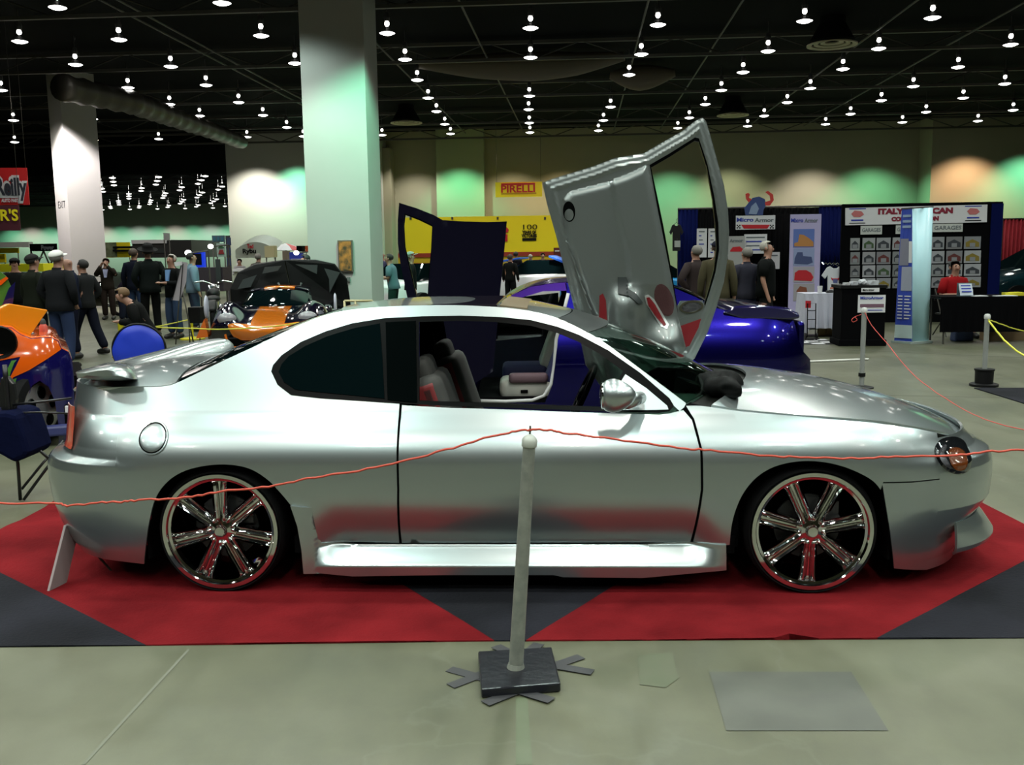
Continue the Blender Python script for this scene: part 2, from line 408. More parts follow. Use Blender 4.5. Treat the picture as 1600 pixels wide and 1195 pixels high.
# round air diffusers
for px, py, w, lb in ((1300, 70, 74, 'large round pale air diffuser at the ceiling, upper right'), (635, 192, 48, 'round air diffuser right of the wide column'), (1145, 180, 48, 'round air diffuser just right of the raised silver door')):
    p = G(px, py, 6.35); r = w / 2 * p.y / FPX
    o = thing('air_diffuser', lb, 'vent', p, 0)
    for k, (a, b, z) in enumerate(((0.80, 1.0, 0.0), (0.55, 0.72, 0.03), (0.28, 0.46, 0.06))):
        bm = bmesh.new(); bm_lathe(bm, [(r * a, z), (r * b, z - 0.02), (r * b, z + 0.01), (r * a, z + 0.03)], n=32, closed=True); mesh_obj('ring', bm, mat('diffuser_tan', (0.42, 0.38, 0.24), rough=0.6), o, auto=40)
    bm = bmesh.new(); bm_lathe(bm, [(0, 0.09), (r * 0.9, 0.09), (r * 0.5, 0.5), (r * 0.5, 0.65), (0, 0.65)], n=20); mesh_obj('neck', bm, CEILM, o)
# ducts
def tube_obj(name, pts, rs, m, label, cat, n=14, smooth=True):
    bm = bmesh.new(); bm_tube(bm, pts, rs, n=n); return tag(mesh_obj(name, bm, m, smooth=smooth), label, cat)
def lerp_pts(P, k):
    out = []
    for a, b in zip(P, P[1:]): out += [a.lerp(b, i / k) for i in range(k)]
    return out + [P[-1]]
P = lerp_pts([G(95, 136, 5.9), G(205, 160, 5.9), (G(270, 183, 5.9)), G(330, 204, 5.9), G(378, 222, 5.9)], 14)
tube_obj('foil_duct', P, [0.34 + 0.03 * sin(i * 1.9) - 0.0015 * i for i in range(len(P))], mat('crinkled_foil', (0.06, 0.055, 0.045), rough=0.45, metal=0.4, bump=(6, 0.6)), 'crinkled flexible foil duct hanging under the ceiling between the columns', 'duct')
P = lerp_pts([G(655, 100, 6.7), G(740, 104, 6.6), G(830, 104, 6.55), G(900, 100, 6.6), G(975, 88, 6.7)], 6)
tube_obj('fabric_duct', P, [0.12 + 0.26 * sin(pi * i / (len(P) - 1)) for i in range(len(P))], mat('brown_fabric', (0.10, 0.08, 0.05), rough=0.8), 'brown sagging fabric duct under the ceiling above the raised dark door', 'duct')
P = lerp_pts([G(953, 118, 6.65), G(1000, 122, 6.55), G(1055, 114, 6.65)], 6)
tube_obj('fabric_duct', P, [0.10 + 0.26 * sin(pi * i / (len(P) - 1)) for i in range(len(P))], mat('brown_fabric', (0.10, 0.08, 0.05), rough=0.8), 'short brown fabric duct under the ceiling above the raised silver door', 'duct')
# wall-washing lamps: each is one of the row of coloured fittings close to the wall
def washer(px, yh, col, power, out=1.3, z=6.2, ang=110, blend=0.7):
    p = HL(hx(px, yh), yh - out, z); q = HL(hx(px, yh), yh - out * 0.55, 0)
    spot(p, q, power * 1.6, col, ang, blend, 0.1)
PINK = (1.0, 0.62, 0.40); WHT = (1.0, 0.95, 0.86)
washer(405, 43.2, WHT, 1500, out=1.6, ang=115); washer(468, 43.2, GRN, 1000)
washer(598, 44.5, WHT, 500, out=1.0, ang=80)
for px, c, pw, ot in ((650, WHT, 500, 1.3), (720, GRN, 800, 1.6), (800, (1, .85, .6), 500, 1.3), (880, (1, .8, .5), 500, 1.3), (960, GRN, 500, 1.3), (1050, GRN, 900, 1.5), (1140, (0.9, 1, .7), 500, 1.3), (1270, (1, .92, .85), 1000, 1.6), (1362, (.3, 1, .6), 1000, 1.5)):
    washer(px, 44.0, c, pw, ot)
washer(1505, 42.9, PINK, 1200, 1.6); washer(1600, 42.9, (0.25, 1, .65), 1200, 1.6)
for k in range(14):
    px = 20 + 28 * k; c = (GRN, WHT, GRN, (0.8, 1, 0.9))[k % 4]
    washer(px, 101, c, 650 if c != GRN else 600, 2.2, 5.9, 110)
# lamps that light the columns
spot(HL(-2.6, 16.4, 6.3), HL((xa_ + xb_) / 2 + 0.4, cyh, 3.2), 1800, (0.20, 1.0, 0.58), 52, 0.7, 0.1)
spot(HL(-6.4, 15.4, 6.4), HL((xa_ + xb_) / 2, cyh, 1.5), 1300, (1, 0.97, 0.93), 62, 0.6, 0.1)
spot((pc.x - 0.3, 27.8, 6.3), (pc.x, 30, 1.0), 5200, (1, 0.90, 0.90), 75, 0.5, 0.1)
spot((pc.x + 2.4, 28.6, 6.0), (pc.x + 0.3, 30, 1.5), 3600, (0.42, 1, 0.74), 70, 0.6, 0.1)
# ================================================================ the silver coupe
SILVER = mat('silver_paint', (0.40, 0.455, 0.46), rough=0.315, metal=0.92, coat=1.0, coat_r=0.08)
BLACK = mat('black_trim', (0.0015, 0.0018, 0.0018), rough=0.3, spec=0.05)
DARK = mat('dark_void', (0.003, 0.003, 0.0035), rough=0.9, spec=0.05)
CHROME = mat('chrome', (0.62, 0.62, 0.61), rough=0.06, metal=1.0)
RUBBER = mat('tyre_rubber', (0.004, 0.004, 0.0045), rough=0.7, spec=0.12)
TINT = mat('tinted_glass', (0.0012, 0.004, 0.0045), rough=0.03, spec=0.45)
GLASS = mat('clear_green_glass', (0.55, 0.85, 0.72), rough=0.02, trans=1.0)
GLASS.node_tree.nodes['Principled BSDF'].inputs['IOR'].default_value = 1.45
RED_T = mat('red_trim', (0.14, 0.006, 0.007), rough=0.55)
GREY_SEAT = mat('grey_seat_cloth', (0.035, 0.035, 0.032), rough=0.8)
HW = 0.88                                   # half the width of the car
ca, cb = G(345, 931), G(1268, 934)
car_o = (ca + cb) / 2 + Vector((0, 0, 0.006))
car_rz = atan2((cb - ca).y, (cb - ca).x)
CM = Matrix.Translation(car_o) @ Matrix.Rotation(car_rz, 4, 'Z'); CMI = CM.inverted()
car = thing('silver_coupe', 'silver metallic two-door coupe with chrome wheels parked on the red and black carpet', 'car', car_o, car_rz)
XR, XF = -(cb - ca).length / 2, (cb - ca).length / 2
RO = CMI @ Vector((0, 0, CAMH)); M3 = CMI.to_3x3()
def cplane(px, py, c):                      # pixel -> point of the car's upright plane y = c
    d = M3 @ ray(px, py); t = (c - RO.y) / d.y
    return RO + d * t
def cproj(x, y, z): return proj(CM @ Vector((x, y, z)))
def interp(tab, v):
    if v <= tab[0][0]: return tab[0][1]
    for (a, fa), (b, fb) in zip(tab, tab[1:]):
        if v <= b:
            t = (v - a) / (b - a); t = t * t * (3 - 2 * t) if False else t
            return fa + (fb - fa) * t
    return tab[-1][1]
def inset_z(z):
    zb = 0.82
    if z < 0.40: return 0.035 * ((0.40 - z) / 0.25) ** 2
    if z < 0.53: return 0.0
    if z < zb: return 0.012 * ((z - 0.53) / (zb - 0.53)) + 0.098 * max(0.0, (z - 0.60) / (zb - 0.60)) ** 2.1
    d = z - zb
    return 0.110 + 0.58 * d + 0.06 * d * d
NF, NR = 2.5, 3.0
XAF, XAR = XF + 0.05, XR - 0.05
def find_xn(z, pxt, xa, n, sgn):
    lo, hi = 0.2, 2.2
    def ext(L):
        best = None
        for k in range(0, 41):
            th = pi / 2 * k / 40
            x = xa + sgn * L * sin(th) ** (2 / n); y = HW * (1 - cos(th) ** (2 / n)) + inset_z(z) * cos(th)
            p = cproj(x, y, z)[0]
            if best is None or sgn * p > sgn * best: best = p
        return best
    for _ in range(30):
        mid = (lo + hi) / 2
        if sgn * ext(mid) < sgn * pxt: lo = mid
        else: hi = mid
    return xa + sgn * (lo + hi) / 2
def tabx(rows, xa, n, sgn):
    return [(z * 0.963, find_xn(z * 0.963, p, xa, n, sgn)) for z, p in rows]
FT = tabx([(0.12, 1494), (0.16, 1499), (0.235, 1508), (0.29, 1520), (0.39, 1546), (0.50, 1551), (0.57, 1551), (0.61, 1546), (0.655, 1522), (0.70, 1508), (0.76, 1500), (0.90, 1490)], XAF, NF, 1)
RT = tabx([(0.12, 128), (0.20, 108), (0.30, 93), (0.40, 82), (0.50, 76), (0.58, 74), (0.625, 78), (0.655, 100), (0.70, 105), (0.80, 109), (0.92, 113)], XAR, NR, -1)
def plan(x, z):
    if x > XAF:
        xn = interp(FT, z); t = min(0.9995, (x - XAF) / (xn - XAF)); return HW * (1 - (1 - t ** NF) ** (1 / NF))
    if x < XAR:
        xn = interp(RT, z); t = min(0.9995, (XAR - x) / (XAR - xn)); return HW * (1 - (1 - t ** NR) ** (1 / NR))
    return 0.0
def ys(x, z):
    p = plan(x, z); k = max(0.0, min(1.0, (0.98 - abs(x)) / 0.2)); k = k * k * (3 - 2 * k)
    tk = 0.075 * ((0.47 - z) / 0.24) ** 1.6 if z < 0.47 else 0.0
    return p + inset_z(z) * (1 - 0.8 * p / HW) + k * min(tk, 0.10)
def onside(px, py):
    c = 0.05
    for _ in range(12):
        p = cplane(px, py, c); c = 0.4 * c + 0.6 * min(ys(p.x, p.z), 0.85)
    p = cplane(px, py, c)
    return Vector((p.x, c, p.z))
def side_n(x, z):
    e = 0.004
    dx = (ys(x + e, z) - ys(x - e, z)) / (2 * e); dz = (ys(x, z + e) - ys(x, z - e)) / (2 * e)
    return Vector((dx, -1, dz)).normalized()
def outline(px): return [Vector((p.x, p.z)) for p in (onside(a, b) for a, b in px)]
def patch(name, poly, m, parent=None, off=0.0, res=0.03, th=0.01, mirror=False, yf=None, nf=None, hole=None, label=None):
    """sheet of the body side inside a 2-D outline (x, z)"""
    yf = yf or ys; nf = nf or side_n
    P = densify(poly, res); nb = len(P); pts = list(P)
    edges = [(i, (i + 1) % nb) for i in range(nb)]
    hs = []
    if hole:
        H = densify(hole, res); s = len(pts); pts += H; edges += [(s + i, s + (i + 1) % len(H)) for i in range(len(H))]; hs = H
    x0, x1 = min(p.x for p in poly), max(p.x for p in poly); z0, z1 = min(p.y for p in poly), max(p.y for p in poly)
    allseg = [(P[i], P[(i + 1) % nb]) for i in range(nb)] + [(hs[i], hs[(i + 1) % len(hs)]) for i in range(len(hs))]
    i = 0
    while x0 + i * res < x1:
        j = 0
        while z0 + j * res < z1:
            p = Vector((x0 + (i + (0.5 if j % 2 else 0)) * res, z0 + j * res)); j += 1
            if inpoly(p, P) and not (hs and inpoly(p, hs)) and min(segdist(p, a, b) for a, b in allseg if abs(a.x - p.x) < res * 2 or True) > res * 0.45: pts.append(p)
        i += 1
    V, E, F, *_ = geometry.delaunay_2d_cdt(pts, edges, [], 0, 1e-6)
    F = [f for f in F if inpoly((V[f[0]] + V[f[1]] + V[f[2]]) / 3, P) and not (hs and inpoly((V[f[0]] + V[f[1]] + V[f[2]]) / 3, hs))]
    used = sorted({i for f in F for i in f}); mp = {u: k for k, u in enumerate(used)}
    verts, nors, faces = [], [], []
    s = -1 if mirror else 1
    def pt(v, o): 
        y = yf(v.x, v.y) - off + o
        return (v.x, (2 * HW - y) if mirror else y, v.y)
    def nn(v):
        n = nf(v.x, v.y); return Vector((n.x, -n.y, n.z)) if mirror else n
    for u in used: verts.append(pt(V[u], 0)); nors.append(nn(V[u]))
    n0 = len(verts)
    for u in used: verts.append(pt(V[u], th)); nors.append(-nn(V[u]))
    ec = {}
    for f in F:
        a, b, c = (mp[i] for i in f)
        A, B, D = (V[i] for i in f)
        ccw = (B - A).cross(D - A) > 0
        if ccw == mirror: a, c = c, a
        # seen from -y with x right and z up, counter-clockwise faces the viewer
        faces.append((a, b, c)); faces.append((c + n0, b + n0, a + n0))
        for e in ((a, b), (b, c), (c, a)): ec[e] = ec.get(e, 0) + 1
    for (a, b) in list(ec):
        if (b, a) not in ec:
            k = len(verts); q = [verts[b], verts[a], verts[a + n0], verts[b + n0]]
            n = (Vector(q[1]) - Vector(q[0])).cross(Vector(q[3]) - Vector(q[0])).normalized()
            verts += q; nors += [n] * 4; faces.append((k, k + 1, k + 2, k + 3))
    me = bpy.data.meshes.new(name); me.from_pydata(verts, [], faces); me.materials.append(m)
    for p in me.polygons: p.use_smooth = True
    me.normals_split_custom_set_from_vertices(nors)
    o = bpy.data.objects.new(name, me); C.objects.link(o); o.parent = parent or car
    if label: o['label'] = label
    return o
def arc(cx, cz, r, a0, a1, n=24, rz=None):
    return [Vector((cx + r * cos(radians(a0 + (a1 - a0) * i / n)), cz + (rz or r) * sin(radians(a0 + (a1 - a0) * i / n)))) for i in range(n + 1)]
WR = cplane(345, 829, 0.03); WF = cplane(1270, 829, 0.03)
# wheel arches traced from the photograph
arch_r = catmull(outline([(225, 881), (228, 850), (233, 815), (243, 778), (262, 752), (290, 735), (325, 727), (360, 726), (392, 733), (420, 751), (440, 772), (455, 790)]), 4)
arch_f = catmull(outline([(1140, 851), (1143, 822), (1150, 795), (1163, 768), (1183, 745), (1210, 729), (1245, 721), (1280, 721), (1315, 728), (1345, 740), (1366, 753), (1378, 768)]), 4)
arch_fb = outline([(1378, 768), (1386, 800), (1392, 840), (1397, 888)])
dlo_px = [(424, 580), (427, 570), (440, 555), (470, 534), (510, 517), (550, 505), (600, 497), (660, 494), (720, 493), (780, 495), (830, 500), (870, 510), (905, 523), (950, 547), (1000, 582), (1046, 622), (1053, 634), (1046, 642), (1030, 645), (900, 641), (800, 637), (700, 634), (626, 630), (500, 622), (455, 617), (434, 601)]
DLO = outline(dlo_px)
door_bot_r, door_bot_f = onside(627, 849), onside(1080, 850)
rail_px = [(115, 609), (150, 607), (200, 605), (255, 603.5), (276, 598), (300, 587), (350, 563), (400, 540), (450, 516), (500, 495), (540, 485), (600, 479), (660, 477), (720, 477), (780, 480), (830, 486), (872, 497), (900, 510), (940, 532), (988, 567), (1032, 600), (1072, 630)]
rail3 = [onside(a, b) for a, b in rail_px]
rail2 = catmull([Vector((p.x, p.z)) for p in rail3], 3)

def xcut(px): return onside(px, 700).x
X_RS, X_FS = xcut(182), xcut(1464)
XW_R, XW_F = X_RS, X_FS
def rail_at(x):
    for a, b in zip(rail2, rail2[1:]):
        if a.x <= x <= b.x: return a.y + (b.y - a.y) * (x - a.x) / max(1e-9, b.x - a.x)
    return rail2[0].y
def join_meshes(name, objs, parent, label=None):
    """several sheets of one pressing become one mesh, keeping their normals"""
    verts, faces, nors = [], [], []
    for o in objs:
        me = o.data; k = len(verts)
        nn = [Vector((0, 0, 1))] * len(me.vertices); nn = list(nn)
        cn = me.corner_normals
        for p in me.polygons:
            for li, vi in zip(p.loop_indices, p.vertices): nn[vi] = Vector(cn[li].vector)
        verts += [v.co.copy() for v in me.vertices]; nors += nn
        faces += [tuple(v + k for v in p.vertices) for p in me.polygons]
    m = objs[0].data.materials[0]
    for o in objs: bpy.data.objects.remove(o)
    me = bpy.data.meshes.new(name); me.from_pydata(verts, [], faces); me.materials.append(m)
    for p in me.polygons: p.use_smooth = True
    me.normals_split_custom_set_from_vertices(nors)
    o = bpy.data.objects.new(name, me); C.objects.link(o); o.parent = parent
    if label: o['label'] = label
    return o
def sheet(name, Pf, nu, nv, m, parent=None, th=0.012, flip=False, label=None):
    """two-sided sheet from a parametric surface Pf(u, v), u and v in 0..1"""
    e = 1e-3; verts, nors, faces = [], [], []
    for i in range(nu):
        for j in range(nv):
            u, v = i / (nu - 1), j / (nv - 1)
            p = Pf(u, v)
            du = Pf(min(1, u + e), v) - Pf(max(0, u - e), v); dv = Pf(u, min(1, v + e)) - Pf(u, max(0, v - e))
            n = du.cross(dv)
            n = n.normalized() if n.length > 1e-12 else Vector((0, 0, 1))
            if flip: n = -n
            verts.append(p); nors.append(n)
    N = len(verts)
    verts += [p - n * th for p, n in zip(verts[:N], nors[:N])]; nors += [-n for n in nors[:N]]
    for i in range(nu - 1):
        for j in range(nv - 1):
            a, b, c, d = i * nv + j, (i + 1) * nv + j, (i + 1) * nv + j + 1, i * nv + j + 1
            if flip: a, b, c, d = d, c, b, a
            faces.append((a, b, c, d)); faces.append((d + N, c + N, b + N, a + N))
    loop = [i * nv for i in range(nu)] + [(nu - 1) * nv + j for j in range(1, nv)] + [i * nv + nv - 1 for i in range(nu - 2, -1, -1)] + [j for j in range(nv - 2, 0, -1)]
    for a, b in zip(loop, loop[1:] + loop[:1]):
        if flip: a, b = b, a
        k = len(verts); q = [verts[b], verts[a], verts[a + N], verts[b + N]]
        n = (q[1] - q[0]).cross(q[3] - q[0]); n = n.normalized() if n.length > 1e-12 else Vector((0, 0, 1))
        verts += q; nors += [n] * 4; faces.append((k, k + 1, k + 2, k + 3))
    me = bpy.data.meshes.new(name); me.from_pydata(verts, [], faces); me.materials.append(m)
    for p in me.polygons: p.use_smooth = True
    me.normals_split_custom_set_from_vertices(nors)
    o = bpy.data.objects.new(name, me); C.objects.link(o); o.parent = parent or car
    if label: o['label'] = label
    return o
def shell(name, m, xs, T, xa, n, sgn, zlo, zhi, nz=48, nu=60, zf=None, hw=HW, parent=None):
    def Pf(u, v):
        z = zlo + (zhi - zlo) * v
        if zf: z = zf(u, v)
        L = abs(interp(T, z) - xa); t0 = max(0.0, min(0.97, abs(xs - xa) / L)); th0 = math.asin(t0 ** (n / 2))
        th = th0 + (pi - 2 * th0) * u
        s_, c_ = max(0.0, sin(th)), cos(th)
        x = xa + sgn * L * s_ ** (2 / n)
        yy = HW * (1 - abs(c_) ** (2 / n))
        yi = yy + inset_z(z) * (1 - 0.8 * yy / HW)
        return Vector((x, yi if c_ >= 0 else 2 * HW - yi, z))
    return sheet(name, Pf, nu, nv=nz, m=m, parent=parent, flip=(sgn < 0))
# ---- body side pressings -------------------------------------------------
rail_from_tail = [Vector((X_RS, rail_at(X_RS)))] + [p for p in rail2 if p.x > X_RS + 0.004]
dl = list(DLO)
q_poly = rail_from_tail + outline([(1069, 636), (1062, 642)]) + [dl[k] for k in range(16, -1, -1)] + [dl[-1], dl[-2], dl[-3]] + outline([(624, 631), (620, 690), (620.5, 765), (624, 848), (500, 850), (493, 825), (487, 794)]) + arch_r[::-1] + [Vector((X_RS, onside(182, 876).z))]
d_poly = outline([(628, 633), (700, 637), (800, 640), (900, 644), (1030, 648), (1046, 646), (1062, 642), (1068, 641), (1081, 656), (1094, 705), (1095, 765), (1078, 848), (628, 848), (624, 765), (623.5, 690)])
fd_poly = outline([(1072, 634), (1095, 634), (1121, 637.5), (1151, 642), (1200, 646.5), (1262, 651.5), (1364, 660), (1431, 669.5), (1464, 676)]) + [Vector((X_FS, onside(1464, 748).z))] + outline([(1455, 749), (1425, 752), (1380, 753)]) + arch_f[::-1][1:] + outline([(1082, 850), (1099, 765), (1098, 705), (1085, 655)])
fb_poly = outline([(1378.5, 755), (1425, 754), (1455, 751)]) + [Vector((X_FS, onside(1464, 750).z)), Vector((X_FS, onside(1464, 885).z))] + arch_fb[::-1][:3]
for mr in (False, True):
    patch('rear_quarter_panel', q_poly, SILVER, mirror=mr)
    patch('front_fender', fd_poly, SILVER, mirror=mr)
patch('door', d_poly, SILVER)
door = car.children[-1]
RZT = rail_at(X_RS)
tail = shell('tail', SILVER, X_RS, RT, XAR, NR, -1, 0.13, RZT, nz=80, zf=lambda u, v: (onside(182, 876).z * (1 - v) + RZT * v))
tail.name = 'rear_bumper'
zfb0, zfb1 = onside(1464, 885).z, onside(1464, 684).z
nose = shell('nose', SILVER, X_FS, FT, XAF, NF, 1, zfb0, zfb1, nz=80)
fb1 = patch('fb', fb_poly, SILVER); fb2 = patch('fb', fb_poly, SILVER, mirror=True)
join_meshes('front_bumper', [nose, fb1, fb2], car)
# ---- roof, bonnet, boot, screens ---------------------------------------
def cross(name, edge, centre, m, p=2.4, nu=50, nv=40, off=0.0, th=0.012, xp=2.0, label=None, y_in=0.0):
    """panel across the car: edge is the near edge (x, y, z), centre the line on the middle of the car"""
    E = catmull(edge, 6); K = catmull(centre, 6)
    def at(L, t):
        f = t * (len(L) - 1); i = min(int(f), len(L) - 2); return L[i].lerp(L[i + 1], f - i)
    def Pf(u, v):
        e, c = at(E, u), at(K, u); s = 2 * v - 1
        gx = 1 - abs(s) ** xp; gz = 1 - abs(s) ** p
        y = e.y + y_in + (2 * HW - 2 * e.y - 2 * y_in) * v
        return Vector((e.x + (c.x - e.x) * gx, y, e.z + (c.z - e.z) * gz + off))
    return sheet(name, Pf, nu, nv, m, th=th, flip=False, label=label)
def edge3(px): return [onside(a, b) for a, b in px]
def mid3(px, y=HW): return [cplane(a, b, y) for a, b in px]
roof_e = edge3([(536, 485.5), (600, 479), (660, 477), (720, 477), (780, 480), (830, 486), (871, 497)])
roof_c = mid3([(545, 477), (605, 471), (665, 468.5), (725, 468), (785, 469.5), (835, 474), (893, 484)])
cross('roof', roof_e, roof_c, SILVER, p=2.6)
ws_e = edge3([(872, 497.5), (900, 510), (940, 532), (988, 567), (1032, 600), (1070, 629)])
ws_c = mid3([(895, 485), (930, 495), (975, 512), (1025, 534), (1075, 558), (1120, 582)])
cross('windshield', ws_e, ws_c, GLASS, p=2.2, th=0.005, off=-0.002)
rw_e = edge3([(276, 598), (300, 587), (350, 563), (400, 540), (450, 516), (500, 495), (535, 486)])
rw_c = mid3([(328, 560), (350, 550), (385, 535), (425, 519), (465, 504), (505, 489), (545, 477.5)])
cross('rear_window', rw_e, rw_c, TINT, p=2.2, th=0.005, off=-0.002)
tk_e = edge3([(114, 608), (150, 606.5), (200, 604), (255, 602.5), (275, 597.5)])
tk_c = mid3([(150, 590), (180, 577), (225, 566), (275, 560), (328, 560)])
cross('trunk_lid', tk_e, tk_c, SILVER, p=2.6)
hd_e = edge3([(1112, 632), (1151, 639), (1200, 643.5), (1262, 648.5), (1364, 656.5), (1431, 666.5), (1475, 675), (1496, 682)])
hd_c = mid3([(1160, 577), (1195, 579), (1240, 585), (1290, 593), (1350, 607), (1400, 622), (1445, 639), (1478, 655)])
cross('hood', hd_e, hd_c, SILVER, p=2.8)
# ---- window trim, glass, mirror ----------------------------------------
open_px = [(655, 503), (720, 501), (775, 503), (830, 509), (868, 519), (902, 533), (938, 553), (974, 580), (958, 610), (945, 636), (800, 631), (700, 628), (655, 626)]
qg_px = [(436, 580), (441, 568), (452, 556), (478, 540), (512, 525), (555, 512), (594, 505), (598, 560), (601, 622), (500, 612), (462, 608), (444, 596)]
for mr in (False, True):
    patch('window_trim', DLO if not mr else outline(dlo_px[:7] + [(625, 495), (628, 630), (500, 622), (455, 617), (434, 601)]), BLACK, mirror=mr, off=0.003, th=0.02, hole=outline(open_px) if not mr else None)
    patch('quarter_window', outline(qg_px), TINT, mirror=mr, off=0.008, th=0.004)
    patch('b_pillar_cover', outline([(603, 503), (650, 501), (652, 628), (606, 624)]), mat('gloss_black', (0.001, 0.002, 0.002), rough=0.06, spec=0.4), mirror=mr, off=0.009, th=0.004)
patch('mirror_sail', outline([(977, 584), (1010, 606), (1042, 633), (1044, 639), (1000, 640), (950, 639), (955, 620)]), SILVER, off=0.012, th=0.02)
# door mirror: one shell bulging out of the sail
bm = bmesh.new()
mc = onside(975, 618); mp = cplane(960, 618, -0.08)
bm_ball(bm, (0, 0, 0), 1.0, n=24)
for v in bm.verts:
    x, y, z = v.co
    v.co = Vector((x * 0.082 * (1.0 if x < 0 else 1.15), y * 0.065, z * 0.075 * (1 - 0.25 * max(0, x))))
    if x < -0.55: v.co.x = -0.045 + (v.co.x + 0.045) * 0.35
    v.co += mp
mirr = mesh_obj('door_mirror', bm, SILVER, car, smooth=True)
bm = bmesh.new()
bm_tube(bm, [mp + Vector((0.05, 0.02, -0.02)), mp + Vector((0.10, 0.10, -0.03)), mp + Vector((0.125, 0.16, -0.035))], [0.045, 0.032, 0.03], n=16)
mesh_obj('mirror_arm', bm, SILVER, mirr, smooth=True)
bm = bmesh.new(); bm_ball(bm, mp + Vector((-0.052, 0.005, 0.0)), 1.0, n=20, sc=(0.012, 0.055, 0.060))
mesh_obj('mirror_glass', bm, mat('mirror_glass', (0.7, 0.75, 0.75), rough=0.02, metal=1), mirr, smooth=True)
# ---- fuel cap -----------------------------------------------------------
fc = onside(239, 684)
def ring_patch(name, c, r0, r1, off, m, parent=None):
    o = patch(name, [Vector((c.x + r1 * cos(t * pi / 20), c.z + r1 * sin(t * pi / 20))) for t in range(40)], m, off=off, th=0.004, res=0.02,
              hole=[Vector((c.x + r0 * cos(t * pi / 20), c.z + r0 * sin(t * pi / 20))) for t in range(40)] if r0 > 0 else None)
    if parent: o.parent = parent
    return o
_fp = [Vector((fc.x + 0.060 * cos(t * pi / 20), fc.z + 0.060 * sin(t * pi / 20))) for t in range(40)]
def _fy(x, z): r_ = sqrt((x - fc.x) ** 2 + (z - fc.z) ** 2) / 0.06; return ys(x, z) - 0.005 - 0.005 * sqrt(max(0.0, 1 - min(1.0, r_) ** 2))
def _fn(x, z):
    e = 0.003; return Vector(((_fy(x + e, z) - _fy(x - e, z)) / (2 * e), -1, (_fy(x, z + e) - _fy(x, z - e)) / (2 * e))).normalized()
fcap = patch('fuel_cap', _fp, SILVER, yf=_fy, nf=_fn, res=0.012, th=0.006)
ring_patch('fuel_cap_ring', fc, 0.0665, 0.072, 0.006, SILVER, fcap)
ring_patch('fuel_cap_gap', fc, 0.0595, 0.067, 0.002, BLACK, fcap)
# ---- side skirts --------------------------------------------------------
SKIRT = [(455, 789), (487, 793), (490, 812), (495, 835), (503, 848), (560, 849), (700, 849), (1000, 849), (1134, 851), (1133, 887), (1000, 887), (880, 886), (865, 883), (700, 883), (560, 885), (480, 889), (474, 855), (466, 820)]
def skirt_y(x, z):                          # a ledge that steps out towards its lower edge
    if x < skx: return -0.016 + max(0, (x - skx + 0.05) / 0.05) * 0.02
    if z > skl: return 0.008 + (ys(x, skt) - 0.014 - 0.008) * min(1, (z - skl) / (skt - skl)) ** 1.2
    return 0.008 + 0.12 * (skl - z)
zl_ = onside(800, 871).z
skt, skl, skx = onside(800, 849).z, onside(800, 871).z, onside(495, 850).x
def skirt_n(x, z):
    e = 0.003
    dx = (skirt_y(x + e, z) - skirt_y(x - e, z)) / (2 * e); dz = (skirt_y(x, z + e) - skirt_y(x, z - e)) / (2 * e)
    return Vector((dx * 0.4, -1, dz)).normalized()
for mr in (False, True):
    patch('side_skirt', outline(SKIRT), SILVER, mirror=mr, yf=skirt_y, nf=skirt_n, res=0.012, th=0.03)
# ---- dark inner structure ----------------------------------------------
bm = bmesh.new()
zf_ = 0.17
bm_box(bm, (0.0, HW, zf_ + 0.04), (2.05, 1.56, 0.08))
mesh_obj('floor_pan', bm, DARK, car)
bm = bmesh.new(); bm_box(bm, (1.02, HW, 0.45), (0.05, 1.5, 0.52)); mesh_obj('firewall', bm, DARK, car)
bm = bmesh.new(); bm_box(bm, (-1.0, HW, 0.50), (0.05, 1.46, 0.60)); mesh_obj('rear_bulkhead', bm, DARK, car)
for nm, pts in (('door_jamb', [(612, 622), (640, 628), (638, 852), (610, 852)]), ('hinge_pillar', [(1050, 652), (1082, 632), (1118, 640), (1118, 852), (1062, 852)])):
    for mr in (False, True): patch(nm, outline(pts), DARK, off=-0.02, th=0.05, mirror=mr)
for mr in (False, True):
    patch('inner_quarter', outline([(420, 618), (612, 628), (612, 852), (470, 852), (450, 780)]), DARK, off=-0.06, th=0.02, mirror=mr)
# wheel housings
for nm, cx in (('rear', XR), ('front', XF)):
    for s in (0, 1):
        bm = bmesh.new()
        y0, y1 = (0.10, 0.42) if s == 0 else (2 * HW - 0.42, 2 * HW - 0.10)
        A = [(cx + 0.375 * cos(t), 0.30 + 0.365 * sin(t)) for t in [pi * k / 20 for k in range(21)]]
        A = [(A[0][0], 0.14)] + A + [(A[-1][0], 0.14)]
        bm_grid(bm, lambda i, j: Vector((A[i][0], y0 if j == 0 else y1, A[i][1])), len(A), 2)
        yi = y1 if s == 0 else y0
        vs = [bm.verts.new((a, yi, b)) for a, b in A]; bm.faces.new(vs)
        mesh_obj('wheel_housing', bm, DARK, car, solid=0.01)
bm = bmesh.new(); bm_box(bm, (1.50, HW, 0.42), (0.9, 0.9, 0.30)); mesh_obj('engine_bay', bm, DARK, car)
bm = bmesh.new(); bm_box(bm, (-1.55, HW, 0.42), (0.75, 0.9, 0.30)); mesh_obj('boot_floor', bm, DARK, car)
# grille opening in the nose
# lip at the nose
LT = [(z, find_xn(z, p, XAF, NF, 1)) for z, p in ((0.12, 1510), (0.135, 1530), (0.155, 1550), (0.175, 1553), (0.24, 1540), (0.30, 1526))]
lip = shell('front_lip', SILVER, onside(1478, 870).x, LT, XAF, NF, 1, 0.135, 0.295, nz=30)
lip.parent = [c for c in car.children if c.name.startswith('front_bumper')][0]
